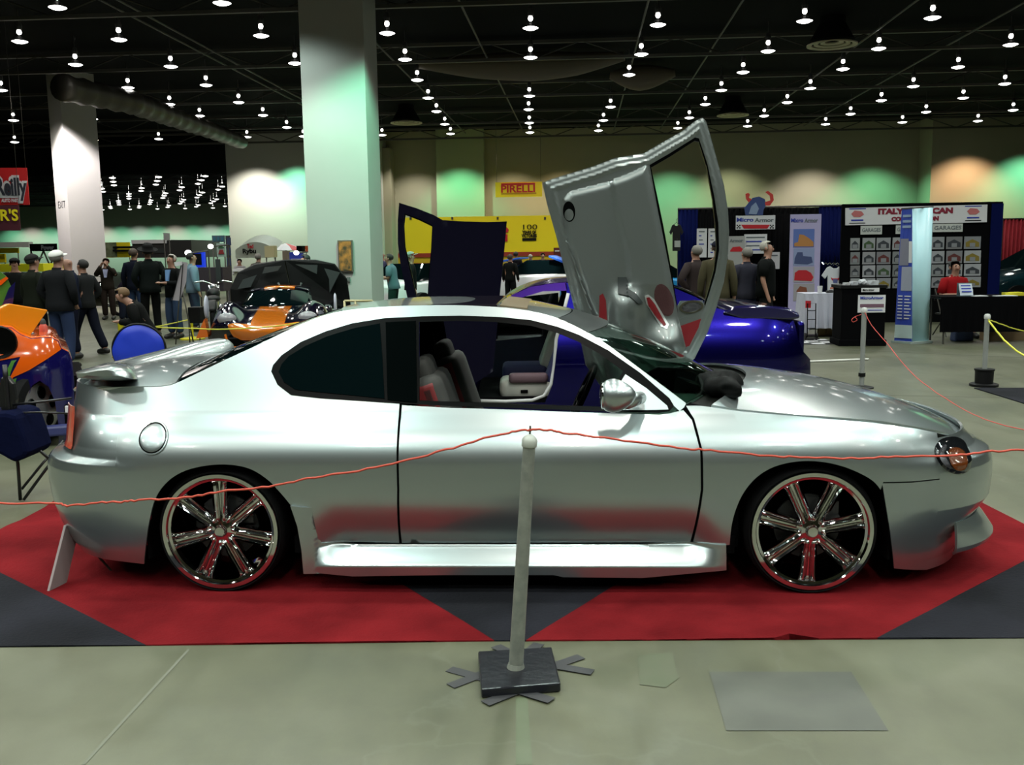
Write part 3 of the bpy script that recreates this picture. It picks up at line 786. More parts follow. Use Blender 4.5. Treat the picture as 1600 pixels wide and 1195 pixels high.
# ---- lamps --------------------------------------------------------------
def blob(name, px, m, bulge, parent=None, mirror=False, off=0.0, res=0.012):
    P = catmull(outline(px), 4, closed=True)
    c = sum(P, Vector((0, 0))) / len(P); R = max((p - c).length for p in P)
    def yf(x, z):
        p = Vector((x, z)); d = min(segdist(p, P[i - 1], P[i]) for i in range(len(P)))
        k = min(1, d / (0.55 * R)); return ys(x, z) - bulge * (1 - (1 - k) ** 2) ** 0.5 - off
    def nf(x, z):
        e = 0.003
        dx = (yf(x + e, z) - yf(x - e, z)) / (2 * e); dz = (yf(x, z + e) - yf(x, z - e)) / (2 * e)
        return Vector((dx, -1, dz)).normalized()
    o = patch(name, P, m, yf=yf, nf=nf, res=res, th=0.008, mirror=mirror)
    if parent: o.parent = parent
    return o
LENS = mat('headlight_lens', (0.006, 0.007, 0.008), rough=0.04, coat=1.0)
AMBER = mat('amber_reflector', (0.09, 0.022, 0.004), rough=0.2, coat=1.0)
for mr in (False, True):
    hl = blob('headlight', [(1460, 706), (1464, 692), (1475, 684), (1492, 682), (1506, 688), (1514, 703), (1518, 722), (1514, 735), (1500, 741), (1484, 738), (1470, 727)], LENS, 0.03, mirror=mr)
    blob('amber_reflector', [(1479, 701), (1492, 697), (1503, 704), (1508, 720), (1503, 731), (1490, 732), (1481, 720)], AMBER, 0.006, hl, mr, off=0.030)
    blob('chrome_bezel', [(1464, 708), (1467, 699), (1473, 693), (1478, 697), (1478, 712), (1484, 730), (1477, 728), (1468, 719)], mat('bezel', (0.10, 0.10, 0.11), rough=0.25, metal=0.8), 0.004, hl, mr, off=0.024)
TAILR = mat('tail_red', (0.55, 0.10, 0.06), rough=0.12, coat=1.0)
def tail_f(side):
    def Pf(u, v):
        z = 0.655 + 0.20 * v; L = abs(interp(RT, z) - XAR)
        th = 0.78 + 0.26 * u
        s_, c_ = sin(th), cos(th); x = XAR - (L + 0.004) * s_ ** (2 / NR); y = HW * (1 - c_ ** (2 / NR)) + inset_z(z) * 0.3 - 0.004
        return Vector((x, y if side == 0 else 2 * HW - y, z))
    return Pf
sheet('tail_light', tail_f(0), 12, 12, TAILR, flip=True, th=0.004); sheet('tail_light', tail_f(1), 12, 12, TAILR, th=0.004)
# ---- wheels -------------------------------------------------------------
def make_wheel(name, cx, cy, cz, side, R, rr, a0):
    """side -1: outer face towards -y"""
    wroot = bpy.data.objects.new(name, None); C.objects.link(wroot); wroot.parent = car
    wroot.location = (cx, cy, cz); wroot.rotation_euler = (0, 0, 0 if side < 0 else pi)
    wd = 0.215
    bm = bmesh.new()
    pr = [(rr, 0.012), (rr + 0.012, 0.0), (R - 0.022, 0.004), (R - 0.006, 0.02), (R, 0.045), (R, wd - 0.045), (R - 0.006, wd - 0.02), (R - 0.03, wd), (rr, wd - 0.01)]
    bm_lathe(bm, pr, axis='Y', n=72, closed=False)
    for v in bm.verts:                      # flattened where it stands
        if v.co.z < -R + 0.012: v.co.z = -R + 0.012
    mesh_obj('tyre', bm, RUBBER, wroot, auto=40)
    bm = bmesh.new()
    pr = [(rr + 0.002, 0.010), (rr + 0.0015, -0.003), (rr - 0.001, -0.006), (rr - 0.018, -0.0055), (rr - 0.021, -0.002), (rr - 0.023, 0.010), (rr - 0.034, 0.014), (rr - 0.040, 0.05), (rr - 0.046, 0.075), (rr - 0.052, 0.12), (rr - 0.055, wd - 0.02)]
    bm_lathe(bm, pr, axis='Y', n=96)
    rim = mesh_obj('rim', bm, CHROME, wroot, auto=30)
    bm = bmesh.new()
    nsp = 7; r0, r1 = 0.045, rr - 0.030
    prof = [(-1.0, 0.030), (-0.86, 0.004), (-0.62, -0.004), (-0.42, 0.002), (-0.25, 0.018), (0.25, 0.018), (0.42, 0.002), (0.62, -0.004), (0.86, 0.004), (1.0, 0.030)]
    for k in range(nsp):
        t = a0 + 2 * pi * k / nsp
        er, et = Vector((cos(t), 0, sin(t))), Vector((-sin(t), 0, cos(t)))
        nseg = 14
        def P(i, j):
            f = i / (nseg - 1); r = r0 + (r1 - r0) * f
            wdt = 0.031 + 0.006 * f + (0.010 * max(0, (f - 0.86) / 0.14) ** 2) - 0.003 * sin(pi * f)
            if f < 0.25: wdt = min(wdt, 0.027)
            h = 0.012 + 0.012 * (1 - f) * (1 if f > 0.1 else 0.7) + 0.014 * f * f
            a, y = prof[j]
            taper = min(1.0, f * 4) * min(1.0, (1 - f) * 8 + 0.15)
            y = 0.004 + (y - 0.004) * (0.35 + 0.65 * taper) if abs(a) < 0.5 else y
            return er * r + et * (a * wdt) + Vector((0, h + y, 0))
        bm_grid(bm, P, nseg, len(prof))
    mesh_obj('spokes', bm, CHROME, rim, auto=50, solid=0.008)
    bm = bmesh.new()
    pr = [(0.0, -0.012), (0.022, -0.010), (0.026, -0.004), (0.030, 0.010), (0.052, 0.018), (0.068, 0.022), (0.074, 0.034), (0.06, 0.05), (0.0, 0.05)]
    bm_lathe(bm, pr, axis='Y', n=48)
    for k in range(7):
        t = a0 + 2 * pi * (k + 0.5) / 7
        bm_lathe(bm, [(0.0, 0.016), (0.009, 0.016), (0.010, 0.03)], c=(0.058 * cos(t), 0, 0.058 * sin(t)), axis='Y', n=8)
    mesh_obj('hub_cap', bm, CHROME, rim, auto=35)
    bm = bmesh.new(); bm_lathe(bm, [(0.0, 0.085), (0.06, 0.085), (0.06, 0.10), (0.15, 0.10), (0.15, 0.115), (0.0, 0.115)], axis='Y', n=40)
    bm_box(bm, (0.10, 0.10, 0.07), (0.07, 0.05, 0.10))
    mesh_obj('brake_disc', bm, mat('brake_dark', (0.05, 0.05, 0.05), rough=0.5, metal=0.6), wroot, auto=35)
    return wroot
Rt = 0.300; rr = 0.266
zr = cplane(345, 829, 0.03)
rrr = (cplane(432, 829, 0.0) - cplane(250, 829, 0.0)).length / 2
make_wheel('wheel', WR.x - 0.005, 0.035, Rt - 0.008, -1, Rt, rrr, radians(91))
make_wheel('wheel', WF.x, 0.035, Rt - 0.008, -1, Rt, rrr, radians(-92))
make_wheel('wheel', WR.x, 2 * HW - 0.035, Rt - 0.008, 1, Rt, rrr, radians(91))
make_wheel('wheel', WF.x, 2 * HW - 0.035, Rt - 0.008, 1, Rt, rrr, radians(-92))
# mud flap reflectors behind the rear wheel
for px in ((233, 806), (231, 845)):
    q = cplane(px[0], px[1], 0.12); bm = bmesh.new(); bm_ball(bm, q, 1, n=10, sc=(0.012, 0.008, 0.022)); mesh_obj('side_marker', bm, mat('pink_marker', (0.8, 0.03, 0.08), rough=0.3), car, smooth=True)
# ---- cowl, wipers, sunroof, boot spoiler, cabin --------------------------
cw_e = [e.copy() for e in edge3([(1072, 631), (1090, 634), (1112, 634)])]
cw_c = mid3([(1112, 583), (1140, 582), (1168, 580)])
for k in (cw_e, cw_c):
    for v in k: v.z -= 0.012
cross('cowl_panel', cw_e, cw_c, mat('cowl_plastic', (0.003, 0.0035, 0.003), rough=0.5, spec=0.1), nu=16, nv=30, p=2.2)
bm = bmesh.new()
for a, b, c in (((1092, 628), (1118, 610), (1060, 590)), ((1130, 590), (1110, 577), (1050, 566))):
    pa, pb, pc = cplane(*a, 0.35 if a[0] < 1100 else 1.0), cplane(*b, 0.42 if a[0] < 1100 else 1.05), cplane(*c, 0.65 if a[0] < 1100 else 1.4)
    bm2 = bmesh.new(); bm_tube(bm2, [pa, pb, pc], [0.012, 0.010, 0.005], n=8); mesh_obj('wiper', bm2, BLACK, car, smooth=True)
bm.free()
cross('sun_strip', [ws_e[0], ws_e[1], ws_e[1].lerp(ws_e[2], 0.45)], [ws_c[0], ws_c[1], ws_c[1].lerp(ws_c[2], 0.45)], mat('grey_sun_strip', (0.02, 0.024, 0.024), rough=0.3), p=2.2, th=0.003, off=0.002, nu=10)
# crumpled black cover lying on the scuttle
bm = bmesh.new(); q = cplane(1128, 600, 0.42)
bm_ball(bm, q, 1.0, n=28, sc=(0.085, 0.20, 0.055))
for v in bm.verts:
    d = v.co - q; k = 1 + 0.22 * sin(d.y * 34 + d.x * 20) + 0.12 * sin(d.y * 71 + 2) + 0.10 * sin(d.x * 60)
    v.co = q + d * k
mesh_obj('scuttle_cover', bm, mat('matt_black_cloth', (0.003, 0.0035, 0.0035), rough=0.6, spec=0.08), car, smooth=True)
# sunroof tilted up
sr = [cplane(684, 475, 0.50), cplane(783, 474, 0.50)]
def roof_box(name, pxa, pxb, ya, yb, dz0, dz1, m, h=0.02):
    a, b = cplane(pxa, 470, HW), cplane(pxb, 470, HW); zt = a.z
    bm = bmesh.new()
    pts = [Vector((a.x, ya, zt + dz0)), Vector((b.x, ya, zt + dz1)), Vector((b.x, yb, zt + dz1)), Vector((a.x, yb, zt + dz0))]
    bm_prism(bm, pts, (0, 0, -h)); return mesh_obj(name, bm, m, car, bevel=0.006)
roof_box('sunroof_panel', 682, 785, 0.42, 1.34, 0.004, 0.004, mat('sunroof_glass', (0.01, 0.008, 0.012), rough=0.08), 0.03)
roof_box('sunroof_shade', 788, 828, 0.44, 1.32, 0.006, -0.012, mat('tan_board', (0.09, 0.06, 0.02), rough=0.6), 0.03)
# boot spoiler: low wing with swollen ends
st = []
for y, pf, pb, pz, th in ((0.10, 185, 135, 578, 0.02), (0.15, 205, 120, 572, 0.045), (0.28, 214, 119, 568, 0.055), (0.45, 214, 128, 568, 0.045), (0.65, 216, 140, 568, 0.03), (0.88, 226, 152, 564.5, 0.028)):
    f, b, t = cplane(pf, pz + 14, y), cplane(pb, pz + 14, y), cplane((pf + pb) / 2, pz, y)
    st.append((y, f.x, b.x, t.z, th))
full = st + [(2 * HW - y, a, b, z, t) for y, a, b, z, t in st[-2::-1]]
prof = [(0.0, -0.35), (0.03, 0.1), (0.15, 0.75), (0.35, 1.0), (0.6, 0.85), (0.85, 0.55), (1.0, 0.3), (0.98, -0.2), (0.6, -0.45), (0.2, -0.5)]
bm = bmesh.new()
rings = []
FF = catmull([Vector((a, b, z)) for _, a, b, z, t in full], 4); YY = catmull([Vector((y, t, 0)) for y, _, _, _, t in full], 4)
for V, W in zip(FF, YY):
    rings.append([bm.verts.new(Vector((V.x + (V.y - V.x) * u, W.x, V.z + (h - 1.0) * W.y))) for u, h in prof])
for A, B in zip(rings, rings[1:]):
    for k in range(len(prof)):
        k2 = (k + 1) % len(prof); bm.faces.new((A[k], A[k2], B[k2], B[k]))
bm.faces.new(rings[0]); bm.faces.new(rings[-1][::-1])
spo = mesh_obj('spoiler', bm, SILVER, car, auto=50)
for y in (0.30, 2 * HW - 0.30):
    bm = bmesh.new(); bm_box(bm, (full[2][1] * 0.45 + full[2][2] * 0.55, y, full[2][3] - 0.055), (0.14, 0.03, 0.06)); mesh_obj('spoiler_mount', bm, BLACK, spo, bevel=0.008)
# cabin
def rounded(name, c, s, m, parent, rot=None, bev=0.05, sub=0, label=None):
    bm = bmesh.new(); bm_box(bm, (0, 0, 0), s)
    bmesh.ops.bevel(bm, geom=bm.edges[:] + bm.verts[:], offset=bev, segments=3, affect='EDGES', profile=0.6)
    R = rot.to_4x4() if rot else Matrix.Identity(4)
    bmesh.ops.transform(bm, matrix=Matrix.Translation(Vector(c)) @ R, verts=bm.verts[:])
    return mesh_obj(name, bm, m, parent, smooth=True, label=label)
LEAN = Matrix.Rotation(radians(-18), 3, 'Y')
for y in (0.46, 1.30):
    s_ = rounded('front_seat', (-0.02, y, 0.42), (0.50, 0.48, 0.18), GREY_SEAT, car, bev=0.06)
    rounded('seat_back', (-0.33, y, 0.70), (0.15, 0.46, 0.58), GREY_SEAT, s_, LEAN, 0.06)
    rounded('head_rest', (-0.43, y, 0.98), (0.09, 0.26, 0.16), GREY_SEAT, s_, LEAN, 0.04)
    rounded('bolster', (-0.36, y - 0.19, 0.74), (0.13, 0.08, 0.44), RED_T, s_, LEAN, 0.03, label='red side bolster')
rs = rounded('rear_seat', (-0.80, HW, 0.45), (0.40, 1.15, 0.2), GREY_SEAT, car, bev=0.06)
rounded('rear_seat_back', (-0.98, HW, 0.72), (0.14, 1.15, 0.45), RED_T, rs, LEAN, 0.05)
bm = bmesh.new()
bm_grid(bm, lambda i, j: Vector((0.50 + 0.55 * i / 11, 0.22 + 1.32 * j / 11, 0.78 - 0.25 * (1 - i / 11) ** 3 * 0.8 - 0.06 * (2 * j / 11 - 1) ** 2 - 0.02 * (i / 11))), 12, 12)
dash = mesh_obj('dashboard', bm, mat('dash_grey', (0.05, 0.075, 0.062), rough=0.6), car, smooth=True, solid=0.04)
bm = bmesh.new(); bm_lathe(bm, [(0.17 + 0.015 * cos(t), 0.015 * sin(t)) for t in [2 * pi * k / 10 for k in range(10)]], n=36, closed=True)
for k in range(3): bm_tube(bm, [(0, 0, 0), (0.165 * cos(k * 2.09 + 1.57), 0.165 * sin(k * 2.09 + 1.57), 0)], 0.016, n=6)
bm_lathe(bm, [(0, 0.025), (0.05, 0.02), (0.05, -0.02), (0, -0.02)], n=16)
bmesh.ops.transform(bm, matrix=Matrix.Translation((0.36, 1.28, 0.74)) @ Matrix.Rotation(radians(-65), 4, 'Y'), verts=bm.verts[:])
mesh_obj('steering_wheel', bm, BLACK, car, smooth=True)
bm = bmesh.new(); bm_ball(bm, (0.33, HW, 1.13), 1, n=14, sc=(0.02, 0.10, 0.035)); bm_tube(bm, [(0.33, HW, 1.13), (0.36, HW, 1.20)], 0.008, n=6); mesh_obj('rear_view_mirror', bm, BLACK, car, smooth=True)
# ---- the far door, swung straight up ------------------------------------
YD = 2 * HW - 0.10
DG = mat('door_silver_shaded', (0.22, 0.245, 0.24), rough=0.36, metal=0.8, coat=0.8, coat_r=0.1)  # the coupe's silver, its colour darkened for shade away from the overhead lamps
def px4(l): return [(820 + a / 2.844, 180 + b / 2.844) for a, b in l]
def pl2(px, Y=None):
    return [Vector((p.x, p.z)) for p in (cplane(a, b, Y or YD) for a, b in px)]
door_out = px4([(78, 300), (120, 283), (310, 225), (400, 190), (530, 168), (620, 115), (700, 70), (760, 22), (790, 10), (805, 25), (825, 90), (855, 200), (885, 310), (903, 420), (908, 520), (903, 620), (885, 740), (850, 860), (815, 960), (780, 1030), (755, 1080), (730, 1105), (700, 1095)]) + [(1052, 600), (1000, 625), (950, 620), (915, 570)] + px4([(215, 840), (175, 680), (140, 540), (100, 400), (82, 320)])
win_in = px4([(553, 222), (640, 172), (755, 100), (772, 104), (810, 220), (840, 360), (858, 480), (861, 600), (845, 700), (815, 800), (795, 862), (740, 880), (682, 905), (640, 680), (600, 480)])
dsh = pl2(door_out); wsh = pl2(win_in)
def flat_f(base): return (lambda x, z: base)
def hf(name, poly, m, base, rel, parent, th=0.02, res=0.018, hole=None, label=None):
    """panel of the raised door: rel(x, z) is how far it stands proud of the plane y = base"""
    yf = lambda x, z: base - rel(x, z)
    def nf(x, z):
        e = 0.003; return Vector(((yf(x + e, z) - yf(x - e, z)) / (2 * e), -1, (yf(x, z + e) - yf(x, z - e)) / (2 * e))).normalized()
    o = patch(name, poly, m, yf=yf, nf=nf, th=th, res=res, hole=hole, label=label); o.parent = parent
    return o
def pedge(P, w, h):
    def f(x, z):
        p = Vector((x, z)); d = min(segdist(p, P[i - 1], P[i]) for i in range(len(P))); k = min(1, d / w)
        return h * sqrt(max(0, 1 - (1 - k) ** 2))
    return f
_pe = pedge(dsh, 0.03, 0.018)
def door_rel(x, z):
    p_ = Vector((x, z)); d_ = min(segdist(p_, dsh[i - 1], dsh[i]) for i in range(len(dsh)))
    return _pe(x, z) + 0.007 * math.exp(-((d_ - 0.055) / 0.010) ** 2)
dr = hf('raised_door', dsh, DG, YD, door_rel, car, th=0.05, hole=wsh, res=0.0135, label='silver door swung straight up, inner side out')
# window seal
sealo = wsh
cs = sum(wsh, Vector((0, 0))) / len(wsh)
seal_in = [p + (cs - p).normalized() * 0.018 for p in wsh]
hf('window_seal', wsh, BLACK, YD - 0.012, lambda x, z: 0.0, dr, th=0.03, hole=seal_in)
trim = pl2(px4([(165, 375), (200, 335), (350, 298), (450, 262), (545, 218), (600, 480), (640, 680), (683, 905), (712, 1030), (690, 1080)]) + [(1045, 590), (990, 610), (950, 600)] + px4([(290, 870), (180, 560)]))
crease = pl2(px4([(372, 300), (395, 440), (440, 600), (452, 740)]))
bul = cplane(*px4([(450, 900)])[0], YD); bul2 = cplane(*px4([(630, 1010)])[0], YD)
tf = pedge(trim, 0.05, 0.035)
def trim_rel(x, z):
    r = tf(x, z); p = Vector((x, z))
    d = min(segdist(p, crease[i], crease[i + 1]) for i in range(3))
    side = 1 if (x > interp([(c.y, c.x) for c in sorted(crease, key=lambda c: c.y)], z)) else 0
    r += 0.018 * side * min(1, d / 0.03) * min(1, max(0, (z - bul.z) / 0.2))
    r += 0.05 * math.exp(-(((x - bul.x) / 0.09) ** 4 + ((z - bul.z) / 0.16) ** 4))
    r += 0.06 * math.exp(-(((x - bul2.x) / 0.10) ** 2 + ((z - bul2.z) / 0.10) ** 2))
    return r
hf('door_card', trim, DG, YD - 0.016, trim_rel, dr, th=0.03, res=0.014)
def ell(cx, cy, rx, ry, tilt=0, n=24):
    t = radians(tilt)
    return [(cx + rx * cos(a) * cos(t) - ry * sin(a) * sin(t), cy + rx * cos(a) * sin(t) + ry * sin(a) * cos(t)) for a in [2 * pi * k / n for k in range(n)]]
def on_card(name, px, m, off, parent=dr, label=None, bul_=0.004):
    P = pl2(px); pe = pedge(P, 0.01, bul_)
    c = sum(P, Vector((0, 0))) / len(P)
    return hf(name, P, m, YD - 0.016 - off, (lambda x, z: trim_rel(x, z) + pe(x, z)), parent, th=0.02, res=0.01, label=label)
RP = mat('red_perforated', (0.035, 0.003, 0.004), rough=0.6, bump=(300, 0.3))
on_card('door_speaker', ell(1036, 468, 14, 26, -18), RP, 0.002, label='dark red oval speaker cover')
on_card('pull_surround', px4([(528, 800), (545, 795), (570, 815), (635, 925), (625, 945), (600, 935), (535, 835)]), mat('pale_silver', (0.62, 0.66, 0.66), rough=0.3, metal=0.7), 0.006)
on_card('red_insert', px4([(535, 808), (548, 806), (572, 835), (622, 925), (612, 932), (580, 895), (545, 845)]), mat('bright_red', (0.16, 0.006, 0.010), rough=0.4), 0.014)
on_card('red_piping', px4([(330, 800), (345, 790), (358, 820), (365, 930), (350, 935), (328, 915)]), mat('bright_red', (0.16, 0.006, 0.010), rough=0.4), 0.004)
on_card('pull_bracket', px4([(411, 718), (448, 718), (455, 740), (455, 768), (490, 790), (520, 830), (500, 835), (460, 800), (410, 790)]), mat('grey_plastic', (0.02, 0.026, 0.026), rough=0.5), 0.012)
hr = on_card('latch_recess', ell(889, 331, 9.5, 16, -5), BLACK, 0.001)
on_card('latch_lever', ell(889, 336, 7, 9, 0), DG, 0.006, parent=hr)
sp = hf('mirror_corner', pl2(px4([(676, 850), (690, 825), (790, 822), (800, 850), (790, 880), (683, 918)])), DG, YD - 0.014, lambda x, z: 0.0, dr)
tw = hf('tweeter_ring', pl2(ell(1079.5, 479, 19, 10, -8)), CHROME, YD - 0.022, lambda x, z: 0.0, sp, hole=pl2(ell(1080, 479.5, 15.5, 7.5, -8)))
hf('tweeter', pl2(ell(1080, 479.5, 15, 7, -8)), mat('grille_grey', (0.12, 0.12, 0.13), rough=0.35, metal=0.7), YD - 0.018, lambda x, z: 0.004 * sin(x * 400) , sp)
hf('red_corner', pl2(px4([(690, 935), (790, 900), (785, 925), (740, 1020), (714, 1028)])), mat('bright_red', (0.16, 0.006, 0.010), rough=0.4), YD - 0.02, lambda x, z: 0.0, dr)
# ================================================================ carpet, post, ropes
def gxy(px, py): p = G(px, py); return Vector((p.x, p.y))
RED = mat('red_carpet', (0.092, 0.005, 0.007), rough=0.95, spec=0.05, bump=(60, 0.5), var=(2.6, (0.165, 0.010, 0.013)))
CHAR = mat('charcoal_carpet', (0.006, 0.0065, 0.009), rough=0.95, spec=0.15, bump=(60, 0.5), var=(2.0, (0.013, 0.0135, 0.019)), sheen=0.0)
def line_x(a, b, y): t = (y - a.y) / (b.y - a.y); return a.x + (b.x - a.x) * t
f0, f1 = gxy(0, 1012), gxy(1600, 998)
def front_y(x): return f0.y + (f1.y - f0.y) * (x - f0.x) / (f1.x - f0.x)
YB = 6.35
le = (gxy(85, 787), gxy(0, 830)); re_ = (gxy(1550, 795), gxy(1600, 820))
xl = (le[0].x + le[1].x) / 2; xr = (re_[0].x + re_[1].x) / 2
L1a, L1b = gxy(228, 1009), gxy(0, 897); L2a, L2b = gxy(772, 1002), gxy(635, 918)
R2a, R2b = gxy(822, 1002), gxy(952, 922); R1a, R1b = gxy(1371, 999), gxy(1600, 878)
def meet(a, b, x): t = (x - a.x) / (b.x - a.x); return a.y + (b.y - a.y) * t
car_pet = thing('show_carpet', 'rectangular red and charcoal show carpet under the silver coupe', 'carpet')
def wav(x, y):
    e = min(1, max(0, (y - front_y(x)) / 0.25))
    z = 0.007 + 0.0012 * sin(x * 9 + y * 5) + 0.0015 * sin(x * 3.1 - y * 7.3)
    z += 0.022 * math.exp(-((x - bump_.x) / 0.045) ** 2) * math.exp(-((y - bump_.y) / 0.22) ** 2)
    if x < -2.0: z += 0.012 * max(0, sin((x * 0.6 + y) * 9)) * min(1, (-2.0 - x))
    return z
bump_ = gxy(1233, 993)
def carpet_piece(name, poly, m):
    P = densify(poly, 0.06); nb = len(P); pts = list(P); edges = [(i, (i + 1) % nb) for i in range(nb)]
    x0, x1 = min(p.x for p in P), max(p.x for p in P); y0, y1 = min(p.y for p in P), max(p.y for p in P)
    i = 0
    while x0 + i * 0.06 < x1:
        j = 0
        while y0 + j * 0.06 < y1:
            q = Vector((x0 + i * 0.06, y0 + j * 0.06)); j += 1
            if inpoly(q, P) and min(segdist(q, P[k - 1], P[k]) for k in range(nb)) > 0.025: pts.append(q)
        i += 1
    V, E, F, *_ = geometry.delaunay_2d_cdt(pts, edges, [], 0, 1e-6)
    F = [f for f in F if inpoly(sum((V[k] for k in f), Vector((0, 0))) / len(f), P)]
    bm = bmesh.new(); vv = [bm.verts.new((v.x, v.y, wav(v.x, v.y))) for v in V]
    for f in F: bm.faces.new([vv[k] for k in f])
    rim = [e for e in bm.edges if e.is_boundary]
    r = bmesh.ops.extrude_edge_only(bm, edges=rim)
    for g in r['geom']:
        if isinstance(g, bmesh.types.BMVert): g.co.z = 0.0005
    bmesh.ops.delete(bm, geom=[v for v in bm.verts if not v.link_faces], context='VERTS')
    return mesh_obj(name, bm, m, car_pet, smooth=False)
def fy(x): return Vector((x, front_y(x)))
l1y = meet(L1a, L1b, xl); r1y = meet(R1a, R1b, xr)
l2x, r2x = line_x(L2a, L2b, YB), line_x(R2a, R2b, YB)
carpet_piece('black_panel', [fy(xl), L1a, Vector((xl, l1y))], CHAR)
p2 = [L1a, L2a]
if l2x < xl: red_l = [Vector((xl, l1y)), L1a, L2a, Vector((xl, meet(L2a, L2b, xl)))]; mid_l = [Vector((xl, meet(L2a, L2b, xl))), Vector((xl, YB))]
else: red_l = [Vector((xl, l1y)), L1a, L2a, Vector((l2x, YB)), Vector((xl, YB))]; mid_l = [Vector((l2x, YB))]
if r2x > xr: red_r = [R2a, R1a, Vector((xr, r1y)), Vector((xr, meet(R2a, R2b, xr)))]; mid_r = [Vector((xr, meet(R2a, R2b, xr))), Vector((xr, YB))]
else: red_r = [R2a, R1a, Vector((xr, r1y)), Vector((xr, YB)), Vector((r2x, YB))]; mid_r = [Vector((r2x, YB))]
carpet_piece('red_panel', red_l, RED)
carpet_piece('red_panel', red_r, RED)
carpet_piece('black_panel', [L2a, R2a] + mid_r[::1] + mid_l[::-1], CHAR)
carpet_piece('black_panel', [R1a, fy(xr), Vector((xr, r1y))], CHAR)
# ---- the post in front, leaning a little --------------------------------
pb = G(806, 1043, 0.035); 
GPOST = mat('grey_painted_post', (0.13, 0.14, 0.12), rough=0.5, var=(30, (0.18, 0.19, 0.16)))
post = thing('rope_post', 'grey leaning rope post on a taped black base in front of the silver coupe', 'post', (0, 0, 0))
base_px = [(747, 1018), (862, 1011), (876, 1068), (752, 1078)]
bp_ = [G(a, b, 0.033) for a, b in base_px]
bm = bmesh.new(); bm_prism(bm, [Vector((p.x, p.y, 0.036)) for p in bp_][::-1], (0, 0, -0.034))
BT = mat('black_tape', (0.005, 0.0055, 0.009), rough=0.28, bump=(25, 0.25))
mesh_obj('base_plate', bm, BT, post, bevel=0.006)
ptop = PY(828, 678, pb.y - 0.01)
ax = (ptop - pb)
def along(t): return pb + ax * t
bm = bmesh.new(); bm_tube(bm, [along(0), along(0.955)], [0.0275, 0.0225], n=20); bm_tube(bm, [along(0.0), along(0.02)], [0.034, 0.029], n=20)
mesh_obj('pole', bm, GPOST, post, auto=40)
bm = bmesh.new(); bm_tube(bm, [along(0.945), along(0.95), along(0.975), along(0.985), along(0.995), along(1.0)], [0.0235, 0.0275, 0.0285, 0.024, 0.014, 0.004], n=20)
cap_ = mesh_obj('cap', bm, mat('white_cap', (0.42, 0.44, 0.40), rough=0.4), post, auto=50)
bm = bmesh.new(); bm_tube(bm, [along(1.0), along(1.0) + Vector((0.002, 0, 0.03))], 0.0035, n=8); mesh_obj('rope_hook', bm, STEEL, cap_)
tapes = [((716, 1046), (768, 1062), 'left'), ((718, 1070), (768, 1048), 'left'), ((850, 1053), (920, 1025), 'right'), ((850, 1034), (928, 1052), 'right'), ((752, 1104), (836, 1068), 'front'), ((790, 1070), (866, 1100), 'front'), ((822, 1030), (852, 1007), 'back'), ((800, 1032), (773, 1011), 'back')]
# measured ends of each strip
tapes = [((702, 1046), (760, 1062), 'left'), ((704, 1073), (764, 1050), 'left'), ((855, 1045), (908, 1027), 'right'), ((856, 1040), (926, 1052), 'right'), ((758, 1101), (816, 1078), 'front'), ((800, 1078), (862, 1097), 'front'), ((822, 1025), (842, 1008), 'back'), ((800, 1025), (775, 1012), 'back')]
for i, (a, b, sd) in enumerate(tapes):
    A, B = G(*a), G(*b); d = (B - A).normalized(); n = Vector((-d.y, d.x, 0)) * 0.024
    bm = bmesh.new(); bm_prism(bm, [Vector((q.x, q.y, 0.0035 + 0.0008 * i)) for q in (A - n, B - n, B + n, A + n)], (0, 0, -0.0015))
    tag(mesh_obj('tape_strip', bm, mat('dark_grey_tape', (0.03, 0.031, 0.034), rough=0.45)), 'dark tape strip on the floor, %s strip %s the rope post base' % (('upper', 'lower', 'upper', 'lower', 'left', 'right', 'right', 'left')[i], {'left': 'left of', 'right': 'right of', 'front': 'in front of', 'back': 'behind'}[sd]), 'tape')
# ---- ropes --------------------------------------------------------------
def rope(name, pts, r, m, label, wob=0.003):
    P = catmull([Vector(p) for p in pts], 6); rr2 = random.Random(len(pts))
    P = [p + Vector((0, 0, wob * rr2.uniform(-1, 1))) for p in P]
    bm = bmesh.new(); bm_tube(bm, P, r, n=6); return tag(mesh_obj(name, bm, m, smooth=True), label, 'rope')
ORR = mat('orange_red_cord', (0.45, 0.05, 0.025), rough=0.6)
tp = along(1.0) + Vector((0.001, -0.002, 0.016)); Y0 = tp.y
lp = [(-60, 785), (0, 786), (85, 786), (105, 790), (160, 785), (190, 784), (225, 781), (300, 776), (345, 768), (420, 760), (480, 748), (560, 735), (640, 718), (720, 696), (770, 681), (800, 675)]
rp = [(860, 672), (880, 676), (960, 686), (1060, 699), (1110, 704), (1200, 712), (1250, 714), (1330, 716), (1400, 713), (1480, 712), (1540, 706), (1600, 702), (1660, 698)]
rope('barrier_rope', [PY(a, b, Y0 + 0.0006 * max(0, 500 - a)) for a, b in lp] + [tp], 0.0042, ORR, 'orange red cord running left from the front rope post')
rope('barrier_rope', [tp] + [PY(a, b, Y0 + 0.0002 * max(0, a - 900)) for a, b in rp], 0.0042, ORR, 'orange red cord running right from the front rope post')
